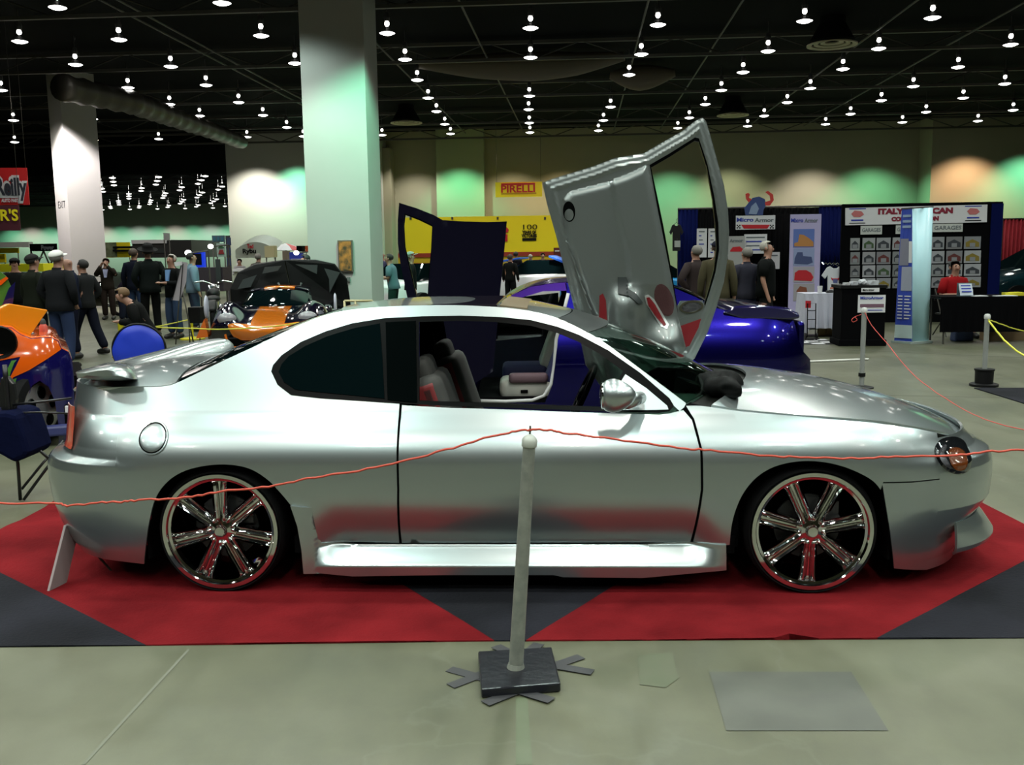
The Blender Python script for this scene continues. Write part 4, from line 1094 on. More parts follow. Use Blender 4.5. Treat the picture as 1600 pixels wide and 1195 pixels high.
# ================================================================ visitors
SKIN = mat('skin', (0.30, 0.155, 0.105), rough=0.55)
def cloth(name, c, r=0.8): return mat('cloth_' + name, c, rough=r, spec=0.08, bump=(9, 0.35))
HAIRC = {'grey': (0.15, 0.14, 0.125), 'dark': (0.008, 0.006, 0.005), 'brown': (0.04, 0.022, 0.013), 'white': (0.34, 0.32, 0.28), 'blond': (0.14, 0.08, 0.035)}
def skin_mesh(name, nodes, edges, rad, m, parent, root, sub=2):
    idx = {k: i for i, k in enumerate(nodes)}
    me = bpy.data.meshes.new(name); me.from_pydata([nodes[k] for k in nodes], [(idx[a], idx[b]) for a, b in edges], [])
    me.materials.append(m)
    o = bpy.data.objects.new(name, me); C.objects.link(o); o.parent = parent
    o.modifiers.new('skin', 'SKIN')
    sv = me.skin_vertices
    if not sv:
        me.attributes.new  # layer comes with the modifier in object mode
    sv = me.skin_vertices[0].data
    for k, i in idx.items():
        r = rad[k]; r = (r, r) if not isinstance(r, tuple) else r
        sv[i].radius = r; sv[i].use_root = (k == root)
    s = o.modifiers.new('sub', 'SUBSURF'); s.levels = sub; s.render_levels = sub
    o.modifiers['skin'].use_smooth_shade = True
    dg = bpy.context.evaluated_depsgraph_get()
    me2 = bpy.data.meshes.new_from_object(o.evaluated_get(dg)); me2.name = name
    o.modifiers.clear(); o.data = me2; bpy.data.meshes.remove(me)
    return o
def person(label, px, top, Y, yaw=0, coat=(0.02, 0.02, 0.02), legs=(0.03, 0.04, 0.09), hair='grey', arms='down', stance=0.0, lean=0.0, hat=None, short=False, pose='stand', group=None, collar=None, fingers=True, bulk=1.0):
    p = PY(px, top, Y); h = p.z if pose == 'stand' else 1.74
    t = thing('person', label, 'person', (p.x, Y, 0), radians(yaw), group)
    k = h / 1.745; b = bulk
    N = {'pelvis': (0, 0.01, .97), 'spine': (0, 0.0, 1.14), 'chest': (0, 0.01, 1.34), 'neck': (0, 0.0, 1.485), 'chin': (0, -0.022, 1.555), 'head': (0, -0.004, 1.625), 'crown': (0, 0.012, 1.685), 'nose': (0, -0.112, 1.60)}
    for s, n in ((-1, 'l'), (1, 'r')):
        N['sh' + n] = (s * .160 * b, 0.01, 1.395); N['hip' + n] = (s * .095, 0.01, .90)
        N['kn' + n] = (s * .105, -0.03 + s * stance * .16, .50); N['an' + n] = (s * .11, 0.03 + s * stance * .34, .085); N['toe' + n] = (s * .125, -0.13 + s * stance * .34, .035)
        A = {'down': ((s * .245, .03, 1.14), (s * .26, -.05, .90)), 'pocket': ((s * .29, .06, 1.15), (s * .19, -.09, .97)), 'front': ((s * .25, -.02, 1.14), (s * .10, -.27, 1.16)),
             'camera': ((s * .27, -.14, 1.27), (s * .09, -.24, 1.52)), 'hips': ((s * .36, .06, 1.16), (s * .20, .03, 1.00)), 'reach': ((s * .23, -.20, 1.24), (s * .20, -.46, 1.14)),
             'cross': ((s * .23, -.08, 1.15), (-s * .04, -.22, 1.20))}[arms]
        N['el' + n], N['wr' + n] = A
        e, w_ = Vector(A[0]), Vector(A[1]); d = (w_ - e).normalized(); q = w_ + d * 0.075; N['pa' + n] = tuple(q)
        if fingers:
            a, c_ = frame_of(d)
            for i in range(4):
                f = q + a * (i - 1.5) * 0.021 + d * (0.055 + 0.012 * (i in (1, 2))) + Vector((0, -0.012 * (i % 2), 0)); N['f%d%s' % (i, n)] = tuple(f)
            N['th' + n] = tuple(q - a * 0.055 + d * 0.015)
    def fix(v):
        x, y, z = v
        if pose == 'crouch':
            pass
        if z > 0.97 and lean:
            dz = z - 0.97; y -= dz * sin(radians(lean)); z = 0.97 + dz * cos(radians(lean))
        return Vector((x * k, y * k, z * k))
    if pose == 'crouch':
        for n, s in (('l', -1), ('r', 1)):
            N['hip' + n] = (s * .10, .05, .34); N['kn' + n] = (s * .16, -.32, .46 if s > 0 else .16); N['an' + n] = (s * .14, -.22 + (.35 if s < 0 else 0), .09); N['toe' + n] = (s * .14, -.36 + (.42 if s < 0 else 0), .04)
        for q in list(N):
            if q[:3] in ('hip',) or q[:2] in ('kn', 'an') or q[:3] == 'toe': continue
            x, y, z = N[q]; dz = z - .97; an = radians(22 + (22 if z > 1.5 else 0)); N[q] = (x, y - dz * sin(radians(24)) - (0.06 if z > 1.5 else 0), .42 + dz * cos(radians(24)) - (0.03 if z > 1.5 else 0))
    if pose == 'sit':
        for n, s in (('l', -1), ('r', 1)):
            N['hip' + n] = (s * .10, .0, .50); N['kn' + n] = (s * .13, -.42, .50); N['an' + n] = (s * .13, -.42, .09); N['toe' + n] = (s * .13, -.56, .04)
        for q in list(N):
            if q[:3] in ('hip',) or q[:2] in ('kn', 'an') or q[:3] == 'toe': continue
            x, y, z = N[q]; N[q] = (x, y, z - 0.43)
        k = 1.0
    N = {q: (fix(v)) for q, v in N.items()}
    R = {'pelvis': (.145, .115), 'spine': (.135, .105), 'chest': (.155, .115), 'neck': .052, 'chin': (.060, .070), 'head': (.078, .094), 'crown': (.060, .072), 'nose': .012}
    E = [('pelvis', 'spine'), ('spine', 'chest'), ('chest', 'neck'), ('neck', 'chin'), ('chin', 'head'), ('head', 'crown'), ('head', 'nose')]
    for n in 'lr':
        R.update({'sh' + n: .045, 'el' + n: .042, 'wr' + n: .028, 'pa' + n: (.036, .018), 'hip' + n: .085, 'kn' + n: .058, 'an' + n: .040, 'toe' + n: .035})
        E += [('chest', 'sh' + n), ('sh' + n, 'el' + n), ('el' + n, 'wr' + n), ('wr' + n, 'pa' + n), ('pelvis', 'hip' + n), ('hip' + n, 'kn' + n), ('kn' + n, 'an' + n), ('an' + n, 'toe' + n)]
        if fingers:
            for i in range(4): R['f%d%s' % (i, n)] = .0085; E.append(('pa' + n, 'f%d%s' % (i, n)))
            R['th' + n] = .010; E.append(('pa' + n, 'th' + n))
    body = skin_mesh('body', N, E, R, SKIN, t, 'pelvis', 1 if fingers else 1)
    coat = tuple(c * 0.45 for c in coat); legs = tuple(c * 0.5 for c in legs)
    cm = cloth('%03d%03d%03d' % tuple(int(c * 999) for c in coat), coat); lm = cloth('%03d%03d%03d' % tuple(int(c * 999) for c in legs), legs)
    u = Vector((0, 0, 1))
    up_ = (N['chest'] - N['pelvis']).normalized(); sd = (N['shr'] - N['shl']).normalized(); fd = sd.cross(up_)
    bm = bmesh.new(); ax_ = []
    p0, p1, p2, p3 = N['pelvis'] + (N['pelvis'] - N['spine']) * 0.65, N['pelvis'], N['spine'], N['chest']
    for c, rx, ry in ((p0, .178 * b, .140 * b), (p0 + up_ * 0.004, .186 * b, .146 * b), (p1, .180 * b, .143 * b), (p2, .166 * b, .130 * b), (p2.lerp(p3, 0.55), .182 * b, .133 * b), (p3, .196 * b, .130 * b), (p3 + up_ * 0.055 * k, .196 * b, .118 * b), (p3 + up_ * 0.088 * k, .172 * b, .102), (p3 + up_ * 0.108 * k, .125, .088), (p3 + up_ * 0.122 * k, .078, .074), (p3 + up_ * 0.155 * k, .066, .066)):
        ax_.append([bm.verts.new(c + (sd * rx * abs(cos(q)) ** 0.85 * (1 if cos(q) > 0 else -1) + fd * ry * abs(sin(q)) ** 0.9 * (1 if sin(q) > 0 else -1)) * k) for q in [2 * pi * i / 20 for i in range(20)]])
    for A_, B_ in zip(ax_, ax_[1:]):
        for i in range(20): bm.faces.new((A_[i], A_[(i + 1) % 20], B_[(i + 1) % 20], B_[i]))
    bm.faces.new(ax_[0][::-1])
    for n in 'lr':
        sh, el, wr_ = N['sh' + n], N['el' + n], N['wr' + n]; i0 = N['chest'].lerp(sh, 0.62) + up_ * 0.02
        if short: pth = [i0, sh + up_ * -0.012, sh.lerp(el, 0.4), sh.lerp(el, 0.85)]; rd = [.07, .086, .078, .070]
        else: pth = [i0, sh + up_ * -0.012, sh.lerp(el, 0.5), el.lerp(sh, 0.08), el.lerp(wr_, 0.12), el.lerp(wr_, 0.6), wr_]; rd = [.07, .086, .074, .062, .060, .052, .045]
        bm_tube(bm, pth, [q * k for q in rd], n=12)
    mesh_obj('shirt' if short else 'jacket', bm, cm, t, smooth=True)
    TN = {'waist': N['pelvis'] + u * 0.04, 'pelvis': N['pelvis'] - u * 0.02}; TR = {'waist': (.160 * b, .125 * b), 'pelvis': (.162 * b, .128 * b)}; TE = [('waist', 'pelvis')]
    for n in 'lr':
        TN['hip' + n], TN['kn' + n] = N['hip' + n], N['kn' + n]; TN['cuff' + n] = N['an' + n] + u * 0.02
        TR.update({'hip' + n: .106, 'kn' + n: .082, 'cuff' + n: .072}); TE += [('pelvis', 'hip' + n), ('hip' + n, 'kn' + n), ('kn' + n, 'cuff' + n)]
    skin_mesh('trousers', TN, TE, TR, lm, t, 'pelvis', 2)
    for n in 'lr':
        bm = bmesh.new(); a, q = N['an' + n], N['toe' + n]
        d = Vector(((q - a).x, (q - a).y, 0)).normalized()
        bm_tube(bm, [Vector((a.x, a.y, 0.045)) - d * 0.075, Vector((a.x, a.y, 0.055)) - d * 0.05, Vector((a.x, a.y, 0.06)), Vector((a.x, a.y, 0.05)) + d * 0.10, Vector((a.x, a.y, 0.04)) + d * 0.17, Vector((a.x, a.y, 0.035)) + d * 0.20], [0.025, 0.045, 0.052, 0.046, 0.040, 0.02], n=10)
        for v in bm.verts: v.co.z = max(0.002, v.co.z)
        mesh_obj('shoe', bm, mat('black_shoe', (0.012, 0.011, 0.01), rough=0.5), t, smooth=True)
    hc, up = N['head'], (N['crown'] - N['chin']).normalized()
    fw = (N['nose'] - N['head']).normalized()
    def headm():
        z = up; y = -(fw - z * fw.dot(z)).normalized(); x = y.cross(z)
        return Matrix((x, y, z)).transposed().to_4x4()
    HM = Matrix.Translation(hc) @ headm() @ Matrix.Scale(k, 4)
    if hair != 'bald':
        bm = bmesh.new(); bm_ball(bm, (0, 0.014, 0.035), 1, n=18, sc=(0.096, 0.108, 0.090))
        kill = [v for v in bm.verts if (v.co.y < -0.045 and v.co.z < 0.065) or v.co.z < -0.035]
        bmesh.ops.delete(bm, geom=kill, context='VERTS'); bmesh.ops.transform(bm, matrix=HM, verts=bm.verts[:])
        mesh_obj('hair', bm, mat('hair_' + hair, HAIRC[hair], rough=0.7), t, smooth=True, solid=0.006)
    for s in (-1, 1):
        bm = bmesh.new(); bm_ball(bm, (s * 0.088, 0.012, -0.005), 1, n=8, sc=(0.012, 0.022, 0.032)); bmesh.ops.transform(bm, matrix=HM, verts=bm.verts[:]); mesh_obj('ear', bm, SKIN, body, smooth=True)
        bm = bmesh.new(); bm_ball(bm, (s * 0.032, -0.087, 0.008), 1, n=8, sc=(0.014, 0.008, 0.008)); bmesh.ops.transform(bm, matrix=HM, verts=bm.verts[:]); mesh_obj('eye', bm, mat('eye_dark', (0.03, 0.02, 0.015), rough=0.3), body, smooth=True)
    bm = bmesh.new(); bm_ball(bm, (0, -0.083, -0.052), 1, n=8, sc=(0.026, 0.010, 0.007)); bmesh.ops.transform(bm, matrix=HM, verts=bm.verts[:]); mesh_obj('mouth', bm, mat('lip', (0.30, 0.10, 0.08), rough=0.5), body, smooth=True)
    if hat:
        bm = bmesh.new()
        if hat[0] == 'cap':
            bm_ball(bm, (0, 0.010, 0.052), 1, n=18, sc=(0.102, 0.114, 0.078)); kill = [v for v in bm.verts if v.co.z < 0.035]
            bmesh.ops.delete(bm, geom=kill, context='VERTS')
            bm_lathe(bm, [(0.0, 0.036), (0.075, 0.030), (0.078, 0.024), (0.0, 0.030)], c=(0, -0.115, 0), n=14)
        else:
            bm_lathe(bm, [(0.185, 0.060), (0.17, 0.046), (0.10, 0.048), (0.098, 0.12), (0.075, 0.165), (0.03, 0.150), (0, 0.145)], n=24, sy=1.15)
        bmesh.ops.transform(bm, matrix=HM, verts=bm.verts[:])
        mesh_obj('cap' if hat[0] == 'cap' else 'cowboy_hat', bm, cloth('hat_%s_%02d' % (hat[0], int(hat[1][0] * 99)), hat[1]), t, smooth=True, solid=0.005)
    if collar:
        bm = bmesh.new(); c0 = N['chest'].lerp(N['neck'], 0.45); q = N['chest'].lerp(N['spine'], 0.7)
        pts = [c0 + Vector((-0.06, -0.12, 0.02)), c0 + Vector((0.06, -0.12, 0.02)), q + Vector((0.03, -0.150, 0)), q + Vector((-0.03, -0.150, 0))]
        bm_prism(bm, pts, (0, 0.03, 0)); mesh_obj('shirt_front', bm, cloth('c%02d%02d' % (int(collar[0] * 99), int(collar[2] * 99)), collar), t)
    return t
BK, NV, JN_ = (0.010, 0.011, 0.011), (0.012, 0.015, 0.035), (0.045, 0.07, 0.16)
person('man in a white cap, charcoal jacket and blue jeans seen from behind', 88, 391, 13.6, 165, (0.022, 0.024, 0.028), JN_, 'grey', 'pocket', hat=('cap', (0.75, 0.75, 0.72)), bulk=1.12)
person('bald man in a navy top just right of the white-capped man', 106, 399, 14.9, -60, (0.012, 0.018, 0.05), NV, 'bald', 'down')
person('man in an olive jacket left of the white-capped man', 50, 397, 14.6, 150, (0.022, 0.028, 0.018), BK, 'dark', 'down', bulk=1.1, hat=('cap', (0.02, 0.02, 0.02)))
person('person in a black shirt and black cap at the far left', 22, 403, 17.5, 20, BK, BK, 'dark', 'hips', hat=('cap', (0.012, 0.012, 0.012)))
person('dark-haired man in a grey jacket and wide dark trousers striding right', 128, 405, 15.6, -115, (0.035, 0.038, 0.040), (0.012, 0.015, 0.03), 'dark', 'pocket', stance=-0.85)
person('man in a brown vest and pale shirt holding a camera to his face', 165, 403, 24.2, 8, (0.04, 0.03, 0.022), (0.035, 0.022, 0.018), 'brown', 'camera', collar=(0.42, 0.42, 0.62))
person('person bending over in a dark coat beside the man with the camera', 191, 425, 23.0, 60, (0.02, 0.015, 0.03), (0.02, 0.022, 0.045), 'dark', 'down', lean=25)
person('man in a navy sweater and jeans seen from behind, left of the black cowboy hat', 208, 388, 21.0, 175, (0.010, 0.012, 0.028), JN_, 'brown', 'down')
person('man in a black cowboy hat and dark leather jacket', 230, 384, 18.8, -150, (0.014, 0.020, 0.019), BK, 'dark', 'pocket', hat=('cowboy', (0.006, 0.006, 0.006)), bulk=1.1)
person('white-haired man in a black blazer, blue shirt and jeans looking down', 267, 397, 18.4, -25, (0.008, 0.010, 0.010), (0.05, 0.085, 0.17), 'white', 'front', collar=(0.16, 0.30, 0.55))
person('man in a light blue shirt behind the white-haired man', 299, 394, 20.0, 120, (0.28, 0.42, 0.55), (0.05, 0.07, 0.12), 'dark', 'down')
person('man in a black jacket crouching behind the blue pop-up disc', 226, 458, 14.6, -80, BK, (0.10, 0.10, 0.11), 'blond', 'front', pose='crouch')
person('man in a dark green jacket stooping beside the raised black car lid', 486, 396, 18.47, -70, (0.010, 0.020, 0.017), BK, 'dark', 'down', lean=12)
person('person in a white shirt beneath the white canopy', 374, 404, 32.0, 0, (0.6, 0.6, 0.62), BK, 'dark', 'front', fingers=False)
person('grey-haired person seen over the raised black car lid', 403, 396, 27.0, 170, (0.18, 0.16, 0.14), BK, 'grey', 'down', fingers=False)
person('balding man in a lavender shirt beside the wide column', 597, 392, 26.0, -30, (0.10, 0.10, 0.20), BK, 'bald', 'down', fingers=False)
person('dark-haired man in a light blue polo shirt right of the wide column', 613, 396, 21.5, -100, (0.20, 0.34, 0.42), (0.015, 0.05, 0.04), 'dark', 'front', short=True, lean=8)
person('man in a black jacket and grey cap seen behind the raised dark door', 641, 393, 20.5, 100, (0.008, 0.012, 0.012), BK, 'grey', 'down', hat=('cap', (0.30, 0.33, 0.30)))
person('man in a dark coat standing right of the raised dark door', 797, 397, 27.5, 160, (0.010, 0.012, 0.011), BK, 'brown', 'down', fingers=False)
person('dark-haired person right behind the man in the dark coat', 806, 393, 33.0, 170, (0.012, 0.012, 0.02), BK, 'dark', 'down', fingers=False)
person('person in a maroon top in front of the yellow banner', 829, 397, 37.0, 150, (0.12, 0.012, 0.03), BK, 'white', 'down', fingers=False)
person('dark-haired person near the bright spot before the yellow banner', 848, 395, 36.0, 10, (0.05, 0.02, 0.02), BK, 'dark', 'down', fingers=False)
person('grey-haired man in a brown shirt seen through the raised door opening', 1088, 383, 15.6, 205, (0.075, 0.055, 0.055), (0.05, 0.05, 0.06), 'grey', 'hips', bulk=1.05)
person('man in a dark cap and tan jacket partly behind the raised silver door', 1122, 376, 14.6, 170, (0.13, 0.115, 0.065), (0.06, 0.055, 0.04), 'brown', 'down', hat=('cap', (0.010, 0.011, 0.02)), bulk=1.05)
person('grey-haired man in a slate blue shirt and jeans seen from behind', 1167, 386, 15.3, 195, (0.065, 0.065, 0.095), (0.02, 0.035, 0.09), 'grey', 'front')
bpolo = person('white-haired man in a black polo shirt with a lanyard facing left', 1199, 376, 15.0, 68, (0.008, 0.009, 0.010), BK, 'white', 'down', short=True, bulk=1.08)
seated = person('man in a red shirt sitting behind the black table', 1492, 421, 16.8, 5, (0.55, 0.015, 0.02), BK, 'dark', 'front', pose='sit', short=True)
# ================================================================ booths and displays on the right
def P3(c, r=0.6, **k): return mat('paint_%02d%02d%02d_%d' % (int(c[0] * 99), int(c[1] * 99), int(c[2] * 99), int(r * 10)), c, rough=r, **k)
class Loc:
    """frame of an upright thing: origin on the ground below the pixel, turned with the hall"""
    def __init__(s, px, Y, rz=None):
        s.rz = HROT if rz is None else rz
        p = PY(px, 400, Y); s.o = Vector((p.x, Y, 0)); s.M = Matrix.Translation(s.o) @ Matrix.Rotation(s.rz, 4, 'Z'); s.I = s.M.inverted(); s.R = s.I.to_3x3()
    def at(s, px, py, y=0.0):               # local point on the plane y = const behind a pixel
        a = s.I @ Vector((0, 0, CAMH)); d = s.R @ ray(px, py); t = (y - a.y) / d.y; return a + d * t
def lbox(name, L, x0, y0, x1, y1, d, m, parent, y=0.0, bevel=0.0, zmin=None, smooth=False, label=None):
    """box whose front face fills a pixel rectangle; d is its depth"""
    a, b = L.at(x0, y0, y), L.at(x1, y1, y); z0 = b.z if zmin is None else zmin
    bm = bmesh.new(); bm_box(bm, ((a.x + b.x) / 2, y + d / 2, (a.z + z0) / 2), (abs(b.x - a.x), d, abs(a.z - z0)))
    return mesh_obj(name, bm, m, parent, bevel=bevel, label=label)
def lpoly(name, L, px, d, m, parent, y=0.0, bevel=0.0, label=None):
    bm = bmesh.new(); bm_prism(bm, [L.at(a, b, y) for a, b in px], (0, d, 0)); return mesh_obj(name, bm, m, parent, bevel=bevel, label=label)
def ltext(name, L, s, x0, x1, yc, m, parent, y, hpx, bold=0.0, label=None):
    a, b = L.at(x0, yc, y), L.at(x1, yc, y); sz = hpx * (L.o.y + y) / FPX * 1.38
    o = text_obj(name, s, sz, m, parent, ((a.x + b.x) / 2, y, (a.z + b.z) / 2), (radians(90), 0, 0), bold=bold, label=label or s.replace('\n', ' '))
    w_ = o.dimensions.x
    if w_ > 1e-6: o.scale = ((b.x - a.x) / w_, 1, 1)
    return o
def lthing(name, label, cat, L, group=None): return thing(name, label, cat, L.o, L.rz, group)
NAVY = mat('navy_cloth', (0.003, 0.006, 0.055), rough=0.9, spec=0.05); BLKC = mat('black_cloth', (0.0022, 0.0022, 0.0028), rough=0.9, spec=0.05); WHT_ = P3((0.66, 0.66, 0.69), 0.5); GOLD = P3((0.55, 0.40, 0.03))
def drape(name, L, x0, y0, x1, m, parent, y=0.0, folds=10, amp=0.02, ztop=None):
    a, b = L.at(x0, y0, y), L.at(x1, y0, y); n = folds * 8
    bm = bmesh.new(); bm_grid(bm, lambda i, j: Vector((a.x + (b.x - a.x) * i / n, y + amp * sin(2 * pi * folds * i / n) * (0.6 + 0.4 * (1 - j)), (ztop or a.z) * j)), n + 1, 2)
    return mesh_obj(name, bm, m, parent, smooth=True, solid=0.01)
# --- armour booth wall
L = Loc(1180, 21.2)
bt = lthing('booth_wall', 'navy and black draped booth wall behind the grey-haired visitors', 'booth', L)
drape('navy_drape', L, 1060, 335, 1090, NAVY, bt, folds=5, ztop=2.42); drape('black_drape', L, 1088, 334, 1282, BLKC, bt, y=0.02, folds=22, ztop=2.42); drape('navy_drape', L, 1280, 331, 1318, NAVY, bt, folds=6, ztop=2.44)
bm = bmesh.new(); a, b = L.at(1059, 334), L.at(1318, 330); bm_tube(bm, [Vector((a.x, 0, 2.43)), Vector((b.x, 0, 2.45))], 0.022, n=8); mesh_obj('top_rail', bm, STEEL, bt)
for px in (1060, 1190, 1317):
    q = L.at(px, 400); bm = bmesh.new(); bm_tube(bm, [(q.x, 0.05, 0), (q.x, 0.05, 2.43)], 0.02, n=8); bm_box(bm, (q.x, 0.05, 0.01), (0.4, 0.4, 0.02)); mesh_obj('upright', bm, STEEL, bt)
def wsign(name, label, cat, L0, x0, y0, x1, y1, y=-0.08, m=WHT_, th=0.015, group=None):
    px = (x0 + x1) / 2; L = Loc(px, L0 + y); t = lthing(name, label, cat, L, group)
    lbox('board', L, x0, y0, x1, y1, th, m, t); return L, t
BLUT, REDT, BLKT, GRYT = P3((0.02, 0.04, 0.35)), P3((0.5, 0.01, 0.02)), mat('black_matt', (0.004, 0.004, 0.0045), rough=0.5, spec=0.2), P3((0.14, 0.16, 0.18))
L, t = wsign('emblem_sign', 'Micro Armor sign with a blue emblem and red horns on top of the booth wall', 'sign', 21.0, 1150, 337, 1211, 358)
ltext('lettering', L, 'Micro', 1151, 1177, 343.5, BLUT, t, -0.005, 6, 0.004); ltext('lettering', L, 'Armor', 1179, 1209, 344, GRYT, t, -0.005, 6, 0.004)
lpoly('red_band', L, [(1158, 351), (1203, 351), (1199, 357), (1162, 357)], -0.008, REDT, t)
for x in (1154, 1206):
    for i in range(3):
        for j in range(3):
            if (i + j) % 2 == 0: lbox('check', L, x - 3 + 2 * i, 351 + 2 * j, x - 1 + 2 * i, 353 + 2 * j, 0.004, BLKT, t, y=-0.006)
lpoly('emblem', L, [(1165, 336), (1163, 325), (1172, 314), (1176, 309), (1186, 307), (1195, 311), (1197, 320), (1193, 328), (1192, 336)], 0.02, P3((0.04, 0.07, 0.22)), t, y=-0.01)
lpoly('emblem_highlight', L, [(1170, 334), (1174, 322), (1181, 316), (1186, 326), (1182, 335)], 0.01, P3((0.25, 0.33, 0.5)), t, y=-0.02)
for pts in ([(1170, 316), (1166, 311), (1165, 303), (1169, 301), (1172, 304), (1170, 309), (1175, 311)], [(1195, 316), (1204, 313), (1203, 306), (1196, 300), (1200, 298), (1208, 304), (1209, 313), (1203, 321), (1196, 321)]):
    lpoly('horn', L, pts, 0.025, P3((0.6, 0.05, 0.04)), t, y=-0.012)
for x0, y0, x1, y1, lb, lines in ((1089, 357, 1104, 402, 'narrow white price poster, left of two on the booth wall', 6), (1107, 357, 1121, 402, 'narrow white price poster, right of two on the booth wall', 6), (1163, 366, 1198, 396, 'white poster with blue heading above the white-haired man', 4)):
    L, t = wsign('poster', lb, 'poster', 21.05, x0, y0, x1, y1)
    for k in range(lines): lbox('text_line', L, x0 + 3, y0 + 4 + 6.5 * k, x1 - 3 - (k * 5) % 7, y0 + 5.6 + 6.5 * k, 0.004, BLUT if k % 2 else GRYT, t, y=-0.005)
L, t = wsign('poster', 'grey Armor poster with a red car behind the grey-haired visitors', 'poster', 21.0, 1138, 369, 1163, 420, m=P3((0.36, 0.36, 0.36)))
ltext('lettering', L, 'Armor', 1140, 1161, 376, GRYT, t, -0.006, 5, 0.003); lpoly('car_picture', L, [(1141, 391), (1145, 386), (1156, 385), (1162, 390), (1161, 393), (1141, 393)], -0.006, REDT, t)
L, t = wsign('poster', 'small white sheet behind the shoulder of the white-haired man', 'poster', 21.05, 1200, 394, 1218, 420)
lbox('text_line', L, 1202, 398, 1215, 400, 0.004, GRYT, t, y=-0.006)
# lilac roll-up banner
L = Loc(1257, 20.3); t = lthing('roll_up_banner', 'lilac Micro Armor roll-up banner with four pictures', 'banner', L)
lbox('banner_sheet', L, 1235, 335, 1279, 488, 0.012, P3((0.42, 0.38, 0.62)), t); lbox('base', L, 1233, 488, 1281, 492, 0.25, STEEL, t, y=-0.1, zmin=0.0)
ltext('lettering', L, 'Micro', 1236, 1255, 344.5, BLUT, t, -0.006, 6, 0.003); ltext('lettering', L, 'Armor', 1257, 1278, 344.5, GRYT, t, -0.006, 6, 0.003)
for i, (y0, y1, c, c2) in enumerate(((358, 386, (0.10, 0.16, 0.45), (0.45, 0.20, 0.06)), (388, 415, (0.25, 0.30, 0.50), (0.05, 0.07, 0.18)), (417, 441, (0.35, 0.33, 0.38), (0.45, 0.01, 0.02)), (443, 470, (0.33, 0.31, 0.34), (0.20, 0.06, 0.03)))):
    pc_ = lbox('picture', L, 1240, y0, 1272, y1, 0.006, P3(c), t, y=-0.006)
    h_ = (y1 - y0); sh = [[(1241, y1 - 1), (1241, y1 - 6), (1247, y1 - 8), (1249, y0 + 8), (1256, y0 + 9), (1264, y0 + 14), (1271, y1 - 8), (1271, y1 - 1)], [(1241, y1 - 3), (1242, y1 - 12), (1246, y0 + 6), (1254, y0 + 6), (1255, y0 + 12), (1268, y0 + 13), (1270, y1 - 5), (1262, y1 - 2)], [(1241, y1 - 3), (1242, y0 + 9), (1248, y0 + 5), (1260, y0 + 5), (1267, y0 + 9), (1271, y1 - 8), (1268, y1 - 2)], [(1244, y0 + 12), (1250, y0 + 4), (1260, y0 + 6), (1262, y0 + 16), (1252, y1 - 4)]][i]
    lpoly('picture_subject', L, sh, 0.004, P3(c2), pc_, y=-0.010)
# hanging shirts
def tee(name, label, px, Y, top, w, h, c, parentcat='shirt', prnt=None):
    L = Loc(px, Y); t = lthing(name, label, parentcat, L); s = w / 40.0; v = h / 46.0
    pts = [(-7, 0), (-12, 2), (-20, 14), (-15, 19), (-11, 13), (-11, 46), (11, 46), (11, 13), (15, 19), (20, 14), (12, 2), (7, 0), (3, 3), (-3, 3)]
    lpoly('shirt_cloth', L, [(px + a * s, top + b * v) for a, b in pts], 0.05, P3(c, 0.9), t, bevel=0.01)
    bm = bmesh.new(); q = [L.at(px + a * s, top + b * v, 0.02) for a, b in ((-7, 1), (0, -3), (7, 1))]; bm_tube(bm, q, 0.006, n=6)
    z = q[1].z; bm_tube(bm, [q[1], q[1] + Vector((0, 0, 0.06)), q[1] + Vector((0.02, 0, 0.08))], 0.005, n=6); mesh_obj('hanger', bm, CHROME, t)
    if prnt:
        lpoly('print', L, [(px - 7, top + 17), (px - 5, top + 22), (px + 5, top + 22), (px + 7, top + 17), (px + 4, top + 19), (px - 4, top + 19)], -0.004, REDT, t); lpoly('print', L, [(px - 4, top + 20), (px + 4, top + 20), (px + 3, top + 26), (px - 3, top + 26)], -0.006, P3((0.1, 0.12, 0.3)), t)
        lbox('print_line', L, px - 8, top + 33, px + 7, top + 35, 0.004, P3((0.55, 0.15, 0.08)), t, y=-0.004)
    return L, t
L, t = tee('white_t_shirt', 'white t-shirt with a red and blue print hung on the navy drape', 1305, 20.2, 416, 42, 48, (0.62, 0.64, 0.70), prnt=1)
bm = bmesh.new(); q = [L.at(1284 + 3 * k, 411 + (2 if k % 2 else -1), 0.02) for k in range(10)]; bm_tube(bm, q, 0.012, n=6); mesh_obj('chain', bm, CHROME, t)
bm = bmesh.new(); q1 = L.at(1305, 400, 0.03); bm_tube(bm, [L.at(1305, 412, 0.02), q1], 0.008, n=6); mesh_obj('hook', bm, CHROME, t)
tee('black_t_shirt', 'black t-shirt hung at the left end of the booth wall', 1057, 21.12, 350, 22, 42, (0.01, 0.01, 0.011))
L = Loc(1058, 21.1); t = lthing('price_tag', 'white tag hanging below the black t-shirt', 'tag', L); lbox('card', L, 1054, 376, 1063, 386, 0.01, P3((0.40, 0.42, 0.40)), t); bm = bmesh.new(); bm_tube(bm, [L.at(1058, 376), L.at(1058, 372)], 0.004, n=5); mesh_obj('string', bm, STEEL, t)
